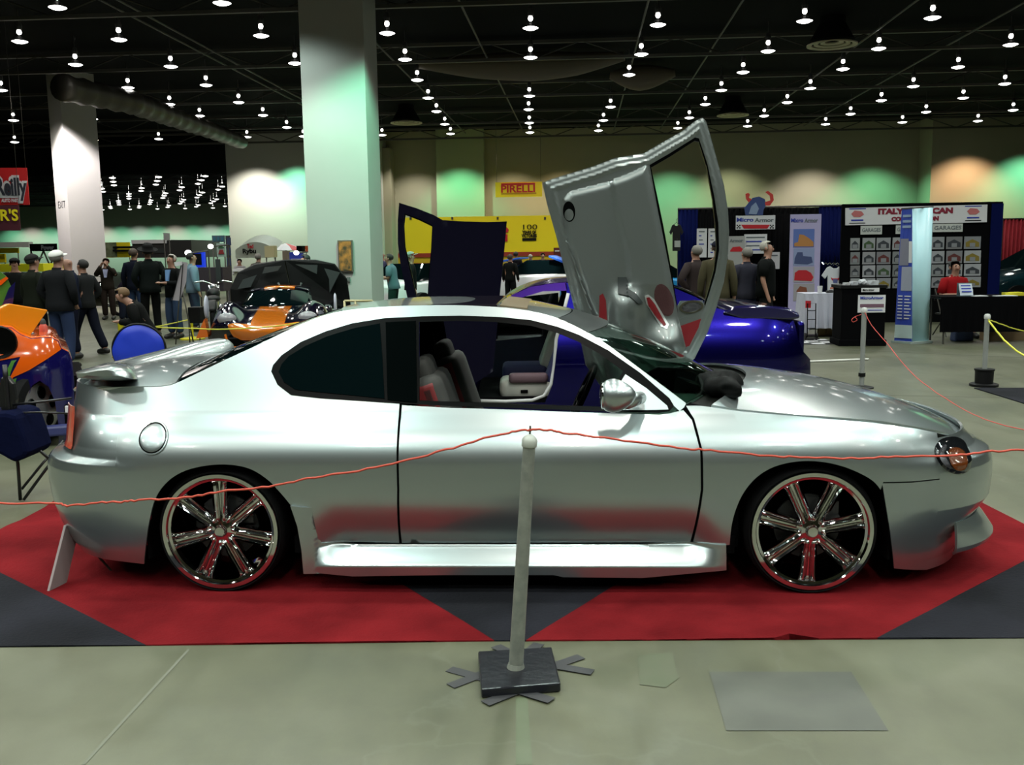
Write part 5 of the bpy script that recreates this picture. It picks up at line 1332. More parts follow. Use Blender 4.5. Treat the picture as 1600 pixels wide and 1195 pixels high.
# white-clothed table with things
L = Loc(1288, 16.9); t = lthing('display_table', 'small display table under a long white cloth beside the black podium', 'table', L)
a, b = L.at(1258, 458), L.at(1316, 458)
bm = bmesh.new(); bm_box(bm, ((a.x + b.x) / 2, 0.3, 0.74), (b.x - a.x, 0.6, 0.03)); mesh_obj('tabletop', bm, WHT_, t)
for sx_ in (a.x + 0.05, b.x - 0.05):
    for sy_ in (0.05, 0.55): bm = bmesh.new(); bm_tube(bm, [(sx_, sy_, 0), (sx_, sy_, 0.73)], 0.016, n=8); mesh_obj('leg', bm, STEEL, t)
n = 60; wd_, dp_ = b.x - a.x, 0.6
def per(s):
    s = s % 1.0; Lp = 2 * (wd_ + dp_); d = s * Lp
    if d < wd_: return Vector((a.x + d, 0, 0)), Vector((0, -1, 0))
    if d < wd_ + dp_: return Vector((b.x, d - wd_, 0)), Vector((1, 0, 0))
    if d < 2 * wd_ + dp_: return Vector((b.x - (d - wd_ - dp_), dp_, 0)), Vector((0, 1, 0))
    return Vector((a.x, dp_ - (d - 2 * wd_ - dp_), 0)), Vector((-1, 0, 0))
def cl(i, j):
    p, nn_ = per(i / n); k = j / 5; z = 0.76 - k * (0.60 if 0.02 < (i / n) < 0.2 else 0.68) ; return p + nn_ * (0.012 + k * 0.04 * (1 + sin(i * 1.7))) + Vector((0, 0, z))
bm = bmesh.new(); bm_grid(bm, cl, n + 1, 6); bm_box(bm, ((a.x + b.x) / 2, 0.3, 0.762), (wd_ + 0.02, 0.62, 0.008)); c_ = mesh_obj('tablecloth', bm, P3((0.42, 0.42, 0.50), 0.8), None, smooth=False); c_.matrix_world = L.M; tag(c_, 'long white cloth draped over the small display table', 'tablecloth')
for px, py, w_, h_, c, lb in ((1281, 458, 8, 11, (0.6, 0.6, 0.6), 'white cup on the white-clothed table'), (1296, 460, 10, 4, (0.02, 0.02, 0.02), 'small black gadget lying on the white-clothed table'), (1311, 458, 5, 14, (0.62, 0.62, 0.64), 'upright white card on the white-clothed table')):
    q = L.M @ L.at(px, py, 0.15); r = w_ / 2 * 17 / FPX; bm = bmesh.new(); hh = h_ * 17 / FPX
    if 'cup' in lb: bm_lathe(bm, [(0, 0), (r * 0.8, 0), (r, hh), (r * 0.9, hh), (r * 0.7, 0.01), (0, 0.01)], n=16)
    elif 'card' in lb: bm_box(bm, (0, 0, hh / 2), (r * 2, 0.01, hh), rot=Matrix.Rotation(0.1, 3, 'X'))
    else: bm_box(bm, (0, 0, hh / 2), (r * 2, 0.06, hh)); bm_box(bm, (0.02, 0, hh), (r, 0.04, 0.015))
    o = mesh_obj({'cup': 'paper_cup'}.get(lb.split()[1], 'table_card' if 'card' in lb else 'gadget'), bm, P3(c), None, bevel=0.004); o.location = (q.x, q.y, 0.768); tag(o, lb, lb.split()[1] if 'cup' in lb else 'card' if 'card' in lb else 'gadget')
for px, lb, c in ((1290, 'left brown paper bag under the white-clothed table', (0.30, 0.20, 0.09)), (1302, 'right brown paper bag under the white-clothed table', (0.26, 0.18, 0.08))):
    p = PY(px, 500, 17.0); bm = bmesh.new(); bm_box(bm, (0, 0, 0.16), (0.13, 0.09, 0.32), taper=0.92); bm_tube(bm, [(-0.03, 0, 0.32), (-0.02, 0, 0.38), (0.02, 0, 0.38), (0.03, 0, 0.32)], 0.004, n=5); o = mesh_obj('paper_bag', bm, P3(c, 0.85)); o.location = (p.x, 17.2, 0); tag(o, lb, 'bag')
p = PY(1269, 490, 16.5); t = thing('hand_truck', 'small black folding hand truck beside the white-clothed table', 'trolley', (p.x - 0.05, 16.35, 0.006), 0)
bm = bmesh.new(); bm_tube(bm, [(-0.07, 0, 0.05), (-0.07, 0.03, 0.62), (0.07, 0.03, 0.62), (0.07, 0, 0.05)], 0.01, n=6)
for z in (0.2, 0.35, 0.5): bm_tube(bm, [(-0.07, 0.01, z), (0.07, 0.01, z)], 0.008, n=6)
mesh_obj('frame', bm, BLKT, t); bm = bmesh.new(); bm_box(bm, (0, -0.06, 0.03), (0.2, 0.14, 0.015)); mesh_obj('toe_plate', bm, BLKT, t)
for s in (-1, 1): bm = bmesh.new(); bm_lathe(bm, [(0, -0.012), (0.06, -0.012), (0.06, 0.012), (0, 0.012)], c=(s * 0.095, 0.03, 0.06), axis='X', n=16); mesh_obj('wheel', bm, BLKT, t)
lbox('red_tag', Loc(1263, 16.4), 1259, 470, 1267, 481, 0.02, REDT, None); o = C.objects[-1]; o.matrix_world = Loc(1263, 16.4).M; tag(o, 'small red and black card hanging at the left edge of the white cloth', 'card')
# podium
L = Loc(1348, 15.3); t = lthing('podium', 'black podium with a white Micro Armor sign on its front', 'podium', L)
lbox('cabinet', L, 1316, 449, 1382, 530, 0.55, BLKC, t, bevel=0.01, zmin=0.06); lbox('plinth', L, 1311, 531, 1385, 541, 0.6, BLKC, t, y=-0.03, bevel=0.01, zmin=0.0); lbox('top', L, 1314, 446, 1387, 450, 0.6, BLKT, t, y=-0.02)
s_ = lbox('sign_panel', L, 1341, 461, 1383, 488, 0.008, WHT_, t, y=-0.012)
ltext('lettering', L, 'MicroArmor', 1344, 1380, 465.5, BLUT, s_, -0.016, 4.5, 0.002); lbox('picture_strip', L, 1344, 475, 1381, 480, 0.003, P3((0.16, 0.08, 0.12)), s_, y=-0.016); lbox('text_line', L, 1346, 484, 1379, 485, 0.003, BLUT, s_, y=-0.016)
lbox('small_sign', L, 1346, 450, 1374, 456, 0.008, WHT_, t, y=-0.03); ltext('lettering', L, 'Micro Armor', 1348, 1366, 453, BLKT, t, -0.034, 3.5, 0.001)
for i, (px, w_, h_, c, lb) in enumerate(((1322, 8, 4, (0.5, 0.5, 0.52), 'low pile of white leaflets at the left of the podium top'), (1333, 10, 6, (0.45, 0.46, 0.5), 'small heap of pale boxes near the left of the podium top'), (1347, 12, 9, (0.55, 0.56, 0.6), 'crumpled white bag in the middle of the podium top'), (1363, 14, 7, (0.50, 0.52, 0.55), 'stack of grey-white brochures right of the podium top'))):
    q = L.M @ L.at(px, 447, 0.12); r = w_ * 15.4 / FPX; hh = h_ * 15.4 / FPX; bm = bmesh.new()
    if i == 2: bm_ball(bm, (0, 0, hh * 0.48), 1, n=10, sc=(r * 0.6, 0.06, hh * 0.5)); [setattr(v, 'co', v.co * (1 + 0.2 * sin(v.co.x * 90 + v.co.z * 70))) for v in bm.verts]
    else:
        for k in range(3): bm_box(bm, (0.006 * k, 0, hh * (k + 0.5) / 3), (r * (1 - 0.06 * k), 0.12, hh / 3.1), rot=Matrix.Rotation(0.15 * k, 3, 'Z'))
    o = mesh_obj(['leaflets', 'box_pile', 'white_bag', 'brochures'][i], bm, P3(c)); zt = L.at(1348, 446, -0.02).z; o.location = (q.x, q.y, zt + 0.002); tag(o, lb, ['leaflets', 'boxes', 'bag', 'brochures'][i])
L2 = Loc(1338, 15.7); bm = bmesh.new()
pz = L.at(1348, 446, -0.02).z
# garage photo booth
L = Loc(1436, 20.0); t = lthing('photo_display_wall', 'black display wall with a white Italy American sign and rows of garage photos', 'display', L)
lbox('backing_panel', L, 1316, 319, 1557, 508, 0.06, BLKC, t, zmin=0.0); lbox('edge_post', L, 1550, 318, 1558, 508, 0.09, NAVY, t, y=-0.02, zmin=0.0)
hd = lpoly('header_sign', L, [(1321, 325), (1543, 319.5), (1542, 347), (1321, 352)], 0.02, WHT_, t, y=-0.03)
MAR = P3((0.22, 0.008, 0.03))
ltext('lettering', L, 'ITALY AMERICAN', 1372, 1489, 330, MAR, hd, -0.035, 8, 0.010); ltext('lettering', L, 'CONSTRUCTION', 1393, 1467, 342, MAR, hd, -0.035, 6, 0.008)
for x in (1340, 1521):
    dy = -0.022 * (x - 1340)
    lbox('text_line', L, x - 13, 325.5 + dy, x + 13, 326.5 + dy, 0.004, BLUT, hd, y=-0.035); lbox('text_line', L, x - 10, 343 + dy, x + 9, 345 + dy, 0.004, BLUT, hd, y=-0.035); lbox('text_line', L, x - 13, 348 + dy, x + 12, 349 + dy, 0.004, BLKT, hd, y=-0.035)
    lpoly('red_emblem', L, [(x - 10, 334 + dy), (x - 5, 329 + dy), (x + 6, 330 + dy), (x + 10, 335 + dy), (x + 4, 339 + dy), (x - 6, 339 + dy)], -0.004, P3((0.5, 0.15, 0.15)), hd, y=-0.032)
for x0, x1, y0, y1 in ((1345, 1378, 353, 366), (1400, 1433, 352, 365), (1458, 1504, 350, 362)):
    s_ = lbox('name_board', L, x0, y0, x1, y1, 0.012, P3((0.50, 0.52, 0.50)), t, y=-0.03); ltext('lettering', L, 'GARAGES', x0 + 2, x1 - 2, (y0 + y1) / 2, GRYT, s_, -0.034, 6, 0.001)
cols = ((1329, 1343), (1348, 1367), (1370, 1391), (1395, 1410), (1414, 1432), (1436, 1453), (1456, 1475), (1479, 1503), (1507, 1532))
rr_ = random.Random(5)
for j, (y0, y1) in enumerate(((372, 391), (394, 413), (415, 433), (435, 451))):
    for i, (x0, x1) in enumerate(cols):
        dy = -0.014 * (x0 - 1329); g = rr_.uniform(0.16, 0.34)
        ph = lbox('garage_photo', L, x0, y0 + dy, x1, y1 + dy, 0.01, P3((round(g * 1.02, 2), round(g * 1.05, 2), round(g * 1.12, 2))), t, y=-0.02)
        c = (0.03, 0.035, 0.045) if rr_.random() < 0.75 else rr_.choice([(0.10, 0.02, 0.02), (0.20, 0.15, 0.02), (0.04, 0.08, 0.03)])
        m_ = (x0 + x1) / 2; lpoly('photo_subject', L, [(x0 + 2, y1 + dy - 3), (x0 + 2, y0 + dy + 9), (m_, y0 + dy + 4), (x1 - 2, y0 + dy + 9), (x1 - 2, y1 + dy - 3)], 0.003, P3(c), ph, y=-0.024)
        lbox('door_panel', L, m_ - 4, y0 + dy + 10, m_ + 4, y1 + dy - 3, 0.002, P3((0.22, 0.23, 0.25)), ph, y=-0.027)
# three-sided banner stand
L = Loc(1426, 15.6, rz=0.0); t = lthing('banner_tower', 'tall three-sided banner stand, navy left face and pale blue right face', 'banner', L)
NV2 = P3((0.03, 0.06, 0.38), 0.5)
bm = bmesh.new(); a0, a1, b0, b1 = L.at(1409, 327, 0.18), L.at(1426, 326, -0.05), L.at(1397, 535, 0.18), L.at(1425, 541, -0.05); b0.z = 0.02; b1.z = 0.02
bm_grid(bm, lambda i, j: (b0.lerp(b1, i / 3)).lerp(a0.lerp(a1, i / 3), j), 4, 2); nf_ = mesh_obj('navy_face', bm, NV2, t, solid=0.006)
def onf(u, v): return b0.lerp(b1, u).lerp(a0.lerp(a1, u), v) + Vector((-0.006, -0.012, 0))
def fq(name, u0, u1, v0, v1, m, par): bm = bmesh.new(); bm.faces.new([bm.verts.new(onf(u, v)) for u, v in ((u0, v0), (u1, v0), (u1, v1), (u0, v1))]); return mesh_obj(name, bm, m, par, solid=0.003)
fq('lower_white_band', 0.0, 1.0, 0.03, 0.13, P3((0.45, 0.55, 0.55)), nf_); fq('photo_strip', 0.05, 0.7, 0.58, 0.78, P3((0.20, 0.20, 0.26)), nf_); fq('photo_strip', 0.25, 0.95, 0.39, 0.57, P3((0.30, 0.32, 0.40)), nf_); fq('white_tab', 0.72, 0.95, 0.60, 0.76, WHT_, nf_)
for k in range(8): fq('text_line', 0.10, 0.38, 0.345 - 0.024 * k, 0.353 - 0.024 * k, WHT_, nf_); fq('text_line', 0.5, 0.9 - 0.1 * (k % 2), 0.345 - 0.024 * k, 0.353 - 0.024 * k, WHT_, nf_)
for k in range(3): fq('heading_line', 0.15, 0.85, 0.86 + 0.04 * k, 0.878 + 0.04 * k, P3((0.25, 0.33, 0.5)), nf_)
c0, c1, d0, d1 = L.at(1426, 326, -0.05), L.at(1458, 324, 0.12), L.at(1425, 540, -0.05), L.at(1451, 538, 0.12)
bm = bmesh.new(); bm_grid(bm, lambda i, j: (d0.lerp(d1, i / 16) * (1 - j) + c0.lerp(c1, i / 16) * j) * 1.0 + Vector((0, 0.04 * sin(pi * i / 8), 0)) - Vector((0, 0, 0)), 17, 2)
for v in bm.verts: v.co.z = max(v.co.z, 0.015)
mesh_obj('pale_face', bm, P3((0.50, 0.78, 0.86), 0.35), t, smooth=True, solid=0.006)
bm = bmesh.new(); bm_prism(bm, [Vector((L.at(x, 530, y).x, y, 0.0)) for x, y in ((1392, 0.2), (1424, -0.12), (1457, 0.05), (1450, 0.25))], (0, 0, 0.035)); mesh_obj('foot', bm, P3((0.30, 0.36, 0.34)), t)
bm = bmesh.new(); bm_tube(bm, [a0 + Vector((0, 0, 0.01)), a1 + Vector((0, 0, 0.01)), c1 + Vector((0, 0, 0.01))], 0.012, n=6); mesh_obj('top_bar', bm, STEEL, t)
# black-clothed table with leaflets
L = Loc(1545, 15.3); t = lthing('covered_table', 'long table under a black cloth in front of the man in red', 'table', L)
a, b = L.at(1471, 464), L.at(1640, 464)
bm = bmesh.new(); bm_box(bm, ((a.x + b.x) / 2, 0.35, 0.735), (b.x - a.x, 0.7, 0.03)); mesh_obj('tabletop', bm, BLKT, t)
for sx_ in (a.x + 0.08, b.x - 0.08):
    for sy_ in (0.06, 0.64): bm = bmesh.new(); bm_tube(bm, [(sx_, sy_, 0), (sx_, sy_, 0.72)], 0.016, n=8); mesh_obj('leg', bm, STEEL, t)
n = 90; bm = bmesh.new(); bm_grid(bm, lambda i, j: Vector((a.x - 0.01 + (b.x - a.x + 0.02) * i / n, -0.015 - 0.015 * sin(i * 0.9) * (1 - j), 0.20 + 0.558 * j)), n + 1, 2)
bm_box(bm, ((a.x + b.x) / 2, 0.35, 0.756), (b.x - a.x + 0.03, 0.73, 0.008)); c_ = mesh_obj('tablecloth', bm, BLKC, None, solid=0.004); c_.matrix_world = L.M; tag(c_, 'black cloth hanging over the front of the long table', 'tablecloth')
for px, w_, c, lb, hh in ((1530, 22, (0.60, 0.62, 0.64), 'thin white leaflets spread on the black table', 0.01), (1570, 34, (0.60, 0.62, 0.64), 'white sheets lying at the right of the black table', 0.008), (1583, 30, (0.60, 0.55, 0.02), 'yellow box lying on the black table', 0.05)):
    q = L.M @ L.at(px, 462, 0.2 if 'yellow' in lb else 0.06); bm = bmesh.new(); bm_box(bm, (0, 0, hh / 2), (w_ * 15.4 / FPX, 0.13, hh)); bm_box(bm, (0.03, 0.01, hh + 0.002), (w_ * 9 / FPX, 0.11, 0.004), rot=Matrix.Rotation(0.3, 3, 'Z')); o = mesh_obj('yellow_box' if 'yellow' in lb else 'leaflets', bm, P3(c)); o.location = (q.x, q.y, 0.762); tag(o, lb, 'box' if 'yellow' in lb else 'leaflets')
Lq = Loc(1513, 15.45); t = lthing('leaflet_stand', 'white and blue leaflet stand in front of the man in red', 'stand', Lq)
t.location.z = 0.762
for k in range(3):
    bm = bmesh.new(); bm_box(bm, (0, 0.03 * k, 0.06 + 0.045 * k), (0.20, 0.008, 0.10), rot=Matrix.Rotation(-0.25, 3, 'X')); mesh_obj('leaflet', bm, P3((0.55, 0.62, 0.70)), t)
    bm = bmesh.new(); bm_box(bm, (0, 0.03 * k - 0.01, 0.075 + 0.045 * k), (0.15, 0.004, 0.02), rot=Matrix.Rotation(-0.25, 3, 'X')); mesh_obj('leaflet_heading', bm, BLUT, t)
bm = bmesh.new(); bm_box(bm, (0, 0.04, 0.008), (0.22, 0.14, 0.014)); bm_box(bm, (0, 0.11, 0.11), (0.22, 0.008, 0.2)); mesh_obj('holder', bm, P3((0.10, 0.14, 0.16), 0.2), t)
p = PY(1503, 520, 15.9); t = thing('tote_bag', 'dark blue tote bag on the floor under the black table', 'bag', (p.x, 15.9, 0), 0.1)
bm = bmesh.new(); bm_box(bm, (0, 0, 0.14), (0.34, 0.18, 0.28), taper=0.88); mesh_obj('bag_body', bm, P3((0.03, 0.05, 0.12)), t, bevel=0.03); bm = bmesh.new(); bm_tube(bm, [(-0.08, -0.09, 0.24), (-0.05, -0.1, 0.36), (0.05, -0.1, 0.36), (0.08, -0.09, 0.24)], 0.008, n=6); mesh_obj('handle', bm, BLKT, t)
p = PY(1575, 520, 16.0); bm = bmesh.new(); bm_box(bm, (0, 0, 0.08), (0.8, 0.3, 0.16)); bm_box(bm, (0, 0, 0.164), (0.8, 0.05, 0.004)); o = mesh_obj('cardboard_box', bm, P3((0.22, 0.15, 0.08), 0.9)); o.location = (p.x, 16.0, 0); tag(o, 'long brown cardboard box under the black table', 'box')
# chair of the seated man
pp = seated.location; t = thing('folding_chair', 'dark folding chair under the man in the red shirt', 'chair', (pp.x, pp.y + 0.02, 0), radians(5))
bm = bmesh.new(); bm_box(bm, (0, 0, 0.385), (0.42, 0.40, 0.03)); mesh_obj('seat', bm, BLKT, t, bevel=0.01); bm = bmesh.new(); bm_box(bm, (0, 0.24, 0.72), (0.42, 0.03, 0.22)); mesh_obj('backrest', bm, BLKT, t, bevel=0.01)
for s in (-1, 1):
    bm = bmesh.new(); bm_tube(bm, [(s * 0.2, -0.2, 0), (s * 0.2, 0.24, 0.82)], 0.012, n=6); mesh_obj('leg', bm, STEEL, t); bm = bmesh.new(); bm_tube(bm, [(s * 0.2, 0.26, 0), (s * 0.2, -0.16, 0.40)], 0.012, n=6); mesh_obj('leg', bm, STEEL, t)
# red drapes and a dark car beyond the display wall
L = Loc(1590, 27.0); t = lthing('red_drape', 'red pipe-and-drape panel beyond the display wall at the right edge', 'drape', L); drape('drape_cloth', L, 1567, 342, 1640, P3((0.30, 0.01, 0.02), 0.85), t, folds=12, amp=0.03)
bm = bmesh.new(); q0, q1 = L.at(1567, 342), L.at(1640, 340); bm_tube(bm, [Vector((q0.x, 0, q0.z)), Vector((q1.x, 0, q0.z))], 0.02, n=6); bm_tube(bm, [(q0.x, 0, 0), (q0.x, 0, q0.z)], 0.02, n=6); mesh_obj('rail', bm, STEEL, t)
# posts, cords, stick and mat on the right
def gpost(px, top, bot, kind, label):
    b = G(px, bot); h = PY(px, top, b.y).z; t = thing('rope_post', label, 'post', b, 0)
    bm = bmesh.new(); bm_tube(bm, [(0, 0, 0.02), (0, 0, h - 0.05)], 0.027, n=16); mesh_obj('pole', bm, P3((0.22, 0.23, 0.22), 0.4), t, auto=40)
    bm = bmesh.new(); bm_lathe(bm, [(0.030, h - 0.06), (0.034, h - 0.05), (0.034, h - 0.025), (0.026, h - 0.006), (0.0, h)], n=16); mesh_obj('cap', bm, P3((0.55, 0.56, 0.55), 0.3), t, auto=50)
    if kind == 'bucket':
        bm = bmesh.new(); bm_lathe(bm, [(0, 0.02), (0.095, 0.02), (0.098, 0.17), (0.107, 0.18), (0.107, 0.195), (0, 0.195)], n=24); mesh_obj('weight', bm, BLKT, t, auto=40)
        bm = bmesh.new(); bm_lathe(bm, [(0, 0), (0.15, 0), (0.152, 0.025), (0.13, 0.035), (0, 0.035)], n=28); mesh_obj('base_plate', bm, BLKT, t, auto=40)
    else:
        bm = bmesh.new(); bm_lathe(bm, [(0.028, 0.13), (0.038, 0.13), (0.038, 0.17), (0.028, 0.17)], n=16, closed=True); mesh_obj('collar', bm, BLKT, t, auto=40)
        bm = bmesh.new(); bm_lathe(bm, [(0, 0), (0.13, 0), (0.132, 0.012), (0.05, 0.03), (0, 0.03)], n=24); mesh_obj('base_plate', bm, BLKT, t, auto=40)
    return b, h
bA, hA = gpost(1346, 480, 606, 'plain', 'grey rope post beyond the bonnet in front of the podium')
bB, hB = gpost(1537, 490, 603, 'bucket', 'grey rope post on a black weighted base at the right')
YEL = mat('yellow_rope', (0.62, 0.60, 0.05), rough=0.6)
rope('barrier_rope', [bA + Vector((0.0, -0.03, hA - 0.06))] + [PY(a, b, y) for a, b, y in ((1362, 508, 10.6), (1385, 535, 10.3), (1430, 588, 9.6), (1500, 636, 8.8), (1560, 662, 8.2), (1640, 678, 7.6))], 0.004, mat('thin_red_cord', (0.55, 0.06, 0.05), rough=0.6), 'thin red cord sagging right from the post by the podium')
rope('barrier_rope', [bA + Vector((-0.0, -0.03, hA - 0.06))] + [PY(a, b, 10.75) for a, b in ((1338, 494), (1331, 499), (1333, 503), (1339, 500), (1336, 495))], 0.004, mat('thin_red_cord', (0.55, 0.06, 0.05), rough=0.6), 'red cord end knotted at the post by the podium')
rope('yellow_rope', [bB + Vector((0.0, -0.03, hB - 0.07))] + [PY(a, b, bB.y + (a - 1543) * 0.03) for a, b in ((1560, 505), (1580, 512), (1600, 517), (1660, 530))], 0.007, YEL, 'pale yellow rope leading back from the weighted post')
rope('yellow_rope', [bB + Vector((0.0, -0.035, hB - 0.08))] + [PY(a, b, bB.y - (a - 1543) * 0.012) for a, b in ((1557, 517), (1572, 534), (1600, 555), (1660, 580))], 0.010, YEL, 'bright yellow rope leading towards the camera from the weighted post')
bm = bmesh.new(); q0, q1 = G(1255, 565, 0.015), G(1357, 561, 0.015); bm_tube(bm, [q0, q1], 0.014, n=8); tag(mesh_obj('white_pole', bm, P3((0.62, 0.62, 0.58))), 'white pole lying on the floor behind the blue car', 'pole')
bm = bmesh.new(); bm_prism(bm, [Vector((*G(a, b).xy, 0.001)) for a, b in ((1522, 607), (1660, 607), (1660, 660), (1600, 631))], (0, 0, 0.009)); tag(mesh_obj('floor_mat', bm, CHAR), 'dark grey carpet mat at the right edge behind the weighted post', 'mat')
t = thing('checkered_mat', 'black and white checkered mat beneath the white-clothed table', 'mat', (*G(1275, 536).xy, 0), HROT)
bm = bmesh.new(); bm_box(bm, (-0.1, 0.2, 0.003), (0.8, 0.9, 0.004)); mesh_obj('mat_base', bm, BLKT, t)
bm = bmesh.new()
for i in range(4):
    for j in range(4):
        if (i + j) % 2 == 0: bm_box(bm, (-0.4 + 0.2 * i, -0.12 + 0.22 * j, 0.0065), (0.2, 0.22, 0.002))
o = mesh_obj('white_checks', bm, WHT_, t)
# ================================================================ the other cars
BLUEP = mat('deep_blue_paint', (0.005, 0.003, 0.11), rough=0.27, metal=0.95, coat=0.35, coat_r=0.04)
PURP = mat('purple_blue_paint', (0.035, 0.010, 0.13), rough=0.27, metal=0.95, coat=0.4, coat_r=0.04)
NVDOOR = mat('near_black_navy_paint', (0.0015, 0.001, 0.008), rough=0.4, spec=0.12)
B = Loc(1000, 9.1, rz=0.0)
bc = thing('blue_coupe', 'deep blue coupe facing left behind the silver coupe, its dark door raised', 'car', B.o, 0)
def b2(px, y=0.0): return [Vector((p.x, p.z)) for p in (B.at(a, b, y) for a, b in px)]
brx = B.at(1281, 590).x
def b_in(z):
    if z < 0.5: return 0.05 * ((0.5 - z) / 0.4) ** 2
    if z < 0.88: return 0.11 * ((z - 0.5) / 0.38) ** 2
    return 0.11 + 0.6 * (z - 0.88)
def b_ys(x, z):
    t = max(0, (x - brx + 0.65) / 0.68); return b_in(z) + 0.32 * min(1.2, t) ** 3
def b_n(x, z):
    e = 0.004; return Vector(((b_ys(x + e, z) - b_ys(x - e, z)) / (2 * e), -1, (b_ys(x, z + e) - b_ys(x, z - e)) / (2 * e))).normalized()
q_px = [(886, 444), (890, 470), (872, 530), (864, 600), (851, 632), (851, 665), (990, 665), (1000, 640), (1020, 610), (1060, 590), (1100, 592), (1135, 612), (1150, 640), (1155, 665), (1262, 662), (1277, 640), (1281, 590), (1279, 566), (1262, 551), (1254, 530), (1250, 505), (1244, 494), (1150, 490), (1126, 483), (1095, 466), (1060, 451), (1000, 444), (930, 442)]
for mr in (False, True):
    patch('rear_quarter_panel', b2(q_px), BLUEP, parent=bc, yf=b_ys, nf=b_n, res=0.06, mirror=mr)
    patch('front_fender', b2([(560, 600), (600, 585), (660, 570), (738, 560), (742, 600), (746, 665), (700, 665), (690, 625), (650, 605), (610, 625), (600, 660), (560, 655)]), BLUEP, parent=bc, yf=b_ys, nf=b_n, res=0.06, mirror=mr)
    patch('sill', b2([(744, 630), (853, 630), (853, 665), (744, 665)]), BLUEP, parent=bc, yf=b_ys, nf=b_n, res=0.06, mirror=mr)
    patch('roof_rail', b2([(730, 560), (750, 520), (785, 476), (800, 463), (830, 450), (870, 444), (888, 443), (890, 456), (850, 457), (815, 467), (796, 482), (762, 522), (744, 560)]), PURP, parent=bc, yf=b_ys, nf=b_n, res=0.05, mirror=mr)
def across(name, E, K, m, parent, W=2 * HW, nu=24, nv=30, p=2.4, th=0.012):
    E = catmull(E, 5); K = catmull(K, 5)
    def at(Lx, t): f = t * (len(Lx) - 1); i = min(int(f), len(Lx) - 2); return Lx[i].lerp(Lx[i + 1], f - i)
    def Pf(u, v):
        e, c = at(E, u), at(K, u); s = abs(2 * v - 1)
        return Vector((e.x + (c.x - e.x) * (1 - s * s), e.y + (W - 2 * e.y) * v, e.z + (c.z - e.z) * (1 - s ** p)))
    return sheet(name, Pf, nu, nv, m, parent=parent, th=th)
def be(px): return [Vector((p.x, b_ys(p.x, p.z), p.z)) for p in (B.at(a, b, 0.15) for a, b in px)]
def bk(px): return [B.at(a, b, HW) for a, b in px]
across('roof', be([(787, 473), (802, 461), (832, 448), (880, 442), (940, 440), (1000, 443)]), bk([(800, 460), (822, 446), (850, 436), (890, 432), (940, 432), (990, 436)]), PURP, bc)
across('rear_window', be([(1001, 443), (1060, 450), (1095, 465), (1126, 482)]), bk([(992, 436), (1050, 444), (1085, 458), (1110, 474)]), TINT, bc, th=0.006)
across('windshield', be([(735, 545), (752, 518), (786, 474)]), bk([(722, 530), (750, 505), (799, 461)]), GLASS, bc, th=0.006)
across('boot_lid', be([(1127, 483), (1180, 490), (1244, 494)]), bk([(1112, 475), (1180, 482), (1240, 486)]), BLUEP, bc)
across('hood', be([(565, 598), (620, 580), (680, 567), (733, 547)]), bk([(560, 590), (610, 570), (670, 550), (720, 532)]), BLUEP, bc)
bm = bmesh.new()
W_ = [(1130, 489, .0), (1150, 478, .3), (1190, 477, .5), (1232, 481, .4), (1249, 490, .1), (1251, 497, 0), (1236, 500, 0), (1160, 499, 0)]
bm_prism(bm, [B.at(a, b, 0.12) for a, b, _ in W_], (0, 2 * HW - 0.3, 0)); mesh_obj('spoiler', bm, mat('blue_black_paint', (0.008, 0.006, 0.045), rough=0.12, coat=1.0), bc, bevel=0.02, auto=30)
bm = bmesh.new(); a_, c_ = B.at(1278, 662), B.at(1250, 505)
bm_box(bm, (brx - 0.12, HW, 0.55), (0.10, 1.25, 0.62)); mesh_obj('rear_bumper', bm, BLUEP, bc, bevel=0.04)
bm = bmesh.new(); x0_, x1_ = B.at(744, 600).x, B.at(1240, 600).x; bm_box(bm, ((x0_ + x1_) / 2, HW, 0.14), (x1_ - x0_, 1.5, 0.06)); mesh_obj('floor_pan', bm, DARK, bc)
bm = bmesh.new(); x2 = B.at(560, 600).x; bm_box(bm, ((x2 + x0_) / 2, HW, 0.42), (x0_ - x2 - 0.2, 1.1, 0.5)); mesh_obj('engine_bay', bm, DARK, bc)
bm = bmesh.new(); bm_box(bm, (B.at(905, 600).x + 0.1, HW, 0.5), (0.06, 1.5, 0.72)); mesh_obj('rear_bulkhead', bm, DARK, bc)
patch('far_door', b2([(744, 560), (885, 545), (866, 600), (851, 632), (744, 632)]), mat('navy_card', (0.008, 0.007, 0.03), rough=0.6), parent=bc, yf=lambda x, z: 0.08, nf=lambda x, z: Vector((0, -1, 0)), res=0.1, mirror=True)
patch('far_window', b2([(740, 560), (762, 520), (800, 478), (885, 468), (885, 546)]), TINT, parent=bc, yf=lambda x, z: 0.12 + 0.35 * max(0, z - 0.8), nf=lambda x, z: Vector((0, -1, 0)), res=0.1, mirror=True)
trimw = mat('grey_white_welt', (0.45, 0.45, 0.46), rough=0.5)
bm = bmesh.new(); bm_tube(bm, [B.at(*q, 0.02) for q in ((888, 458), (880, 490), (869, 530), (866, 570), (861, 600), (850, 618), (832, 625), (790, 627), (750, 626))], 0.016, n=8); mesh_obj('door_welt', bm, trimw, bc, smooth=True)
WS = mat('white_seat_leather', (0.34, 0.33, 0.30), rough=0.6); PS = mat('purple_seat', (0.015, 0.012, 0.07), rough=0.7)
q = B.at(822, 606, 0.35); s_ = rounded('front_seat', (q.x, 0.42, q.z + 0.0), (0.52, 0.46, 0.20), WS, bc, bev=0.07)
q2 = B.at(845, 575, 0.35); rounded('seat_side', (q.x + 0.02, 0.20, q.z + 0.12), (0.38, 0.10, 0.10), mat('mauve_seat', (0.10, 0.055, 0.07), rough=0.7), s_, bev=0.04)
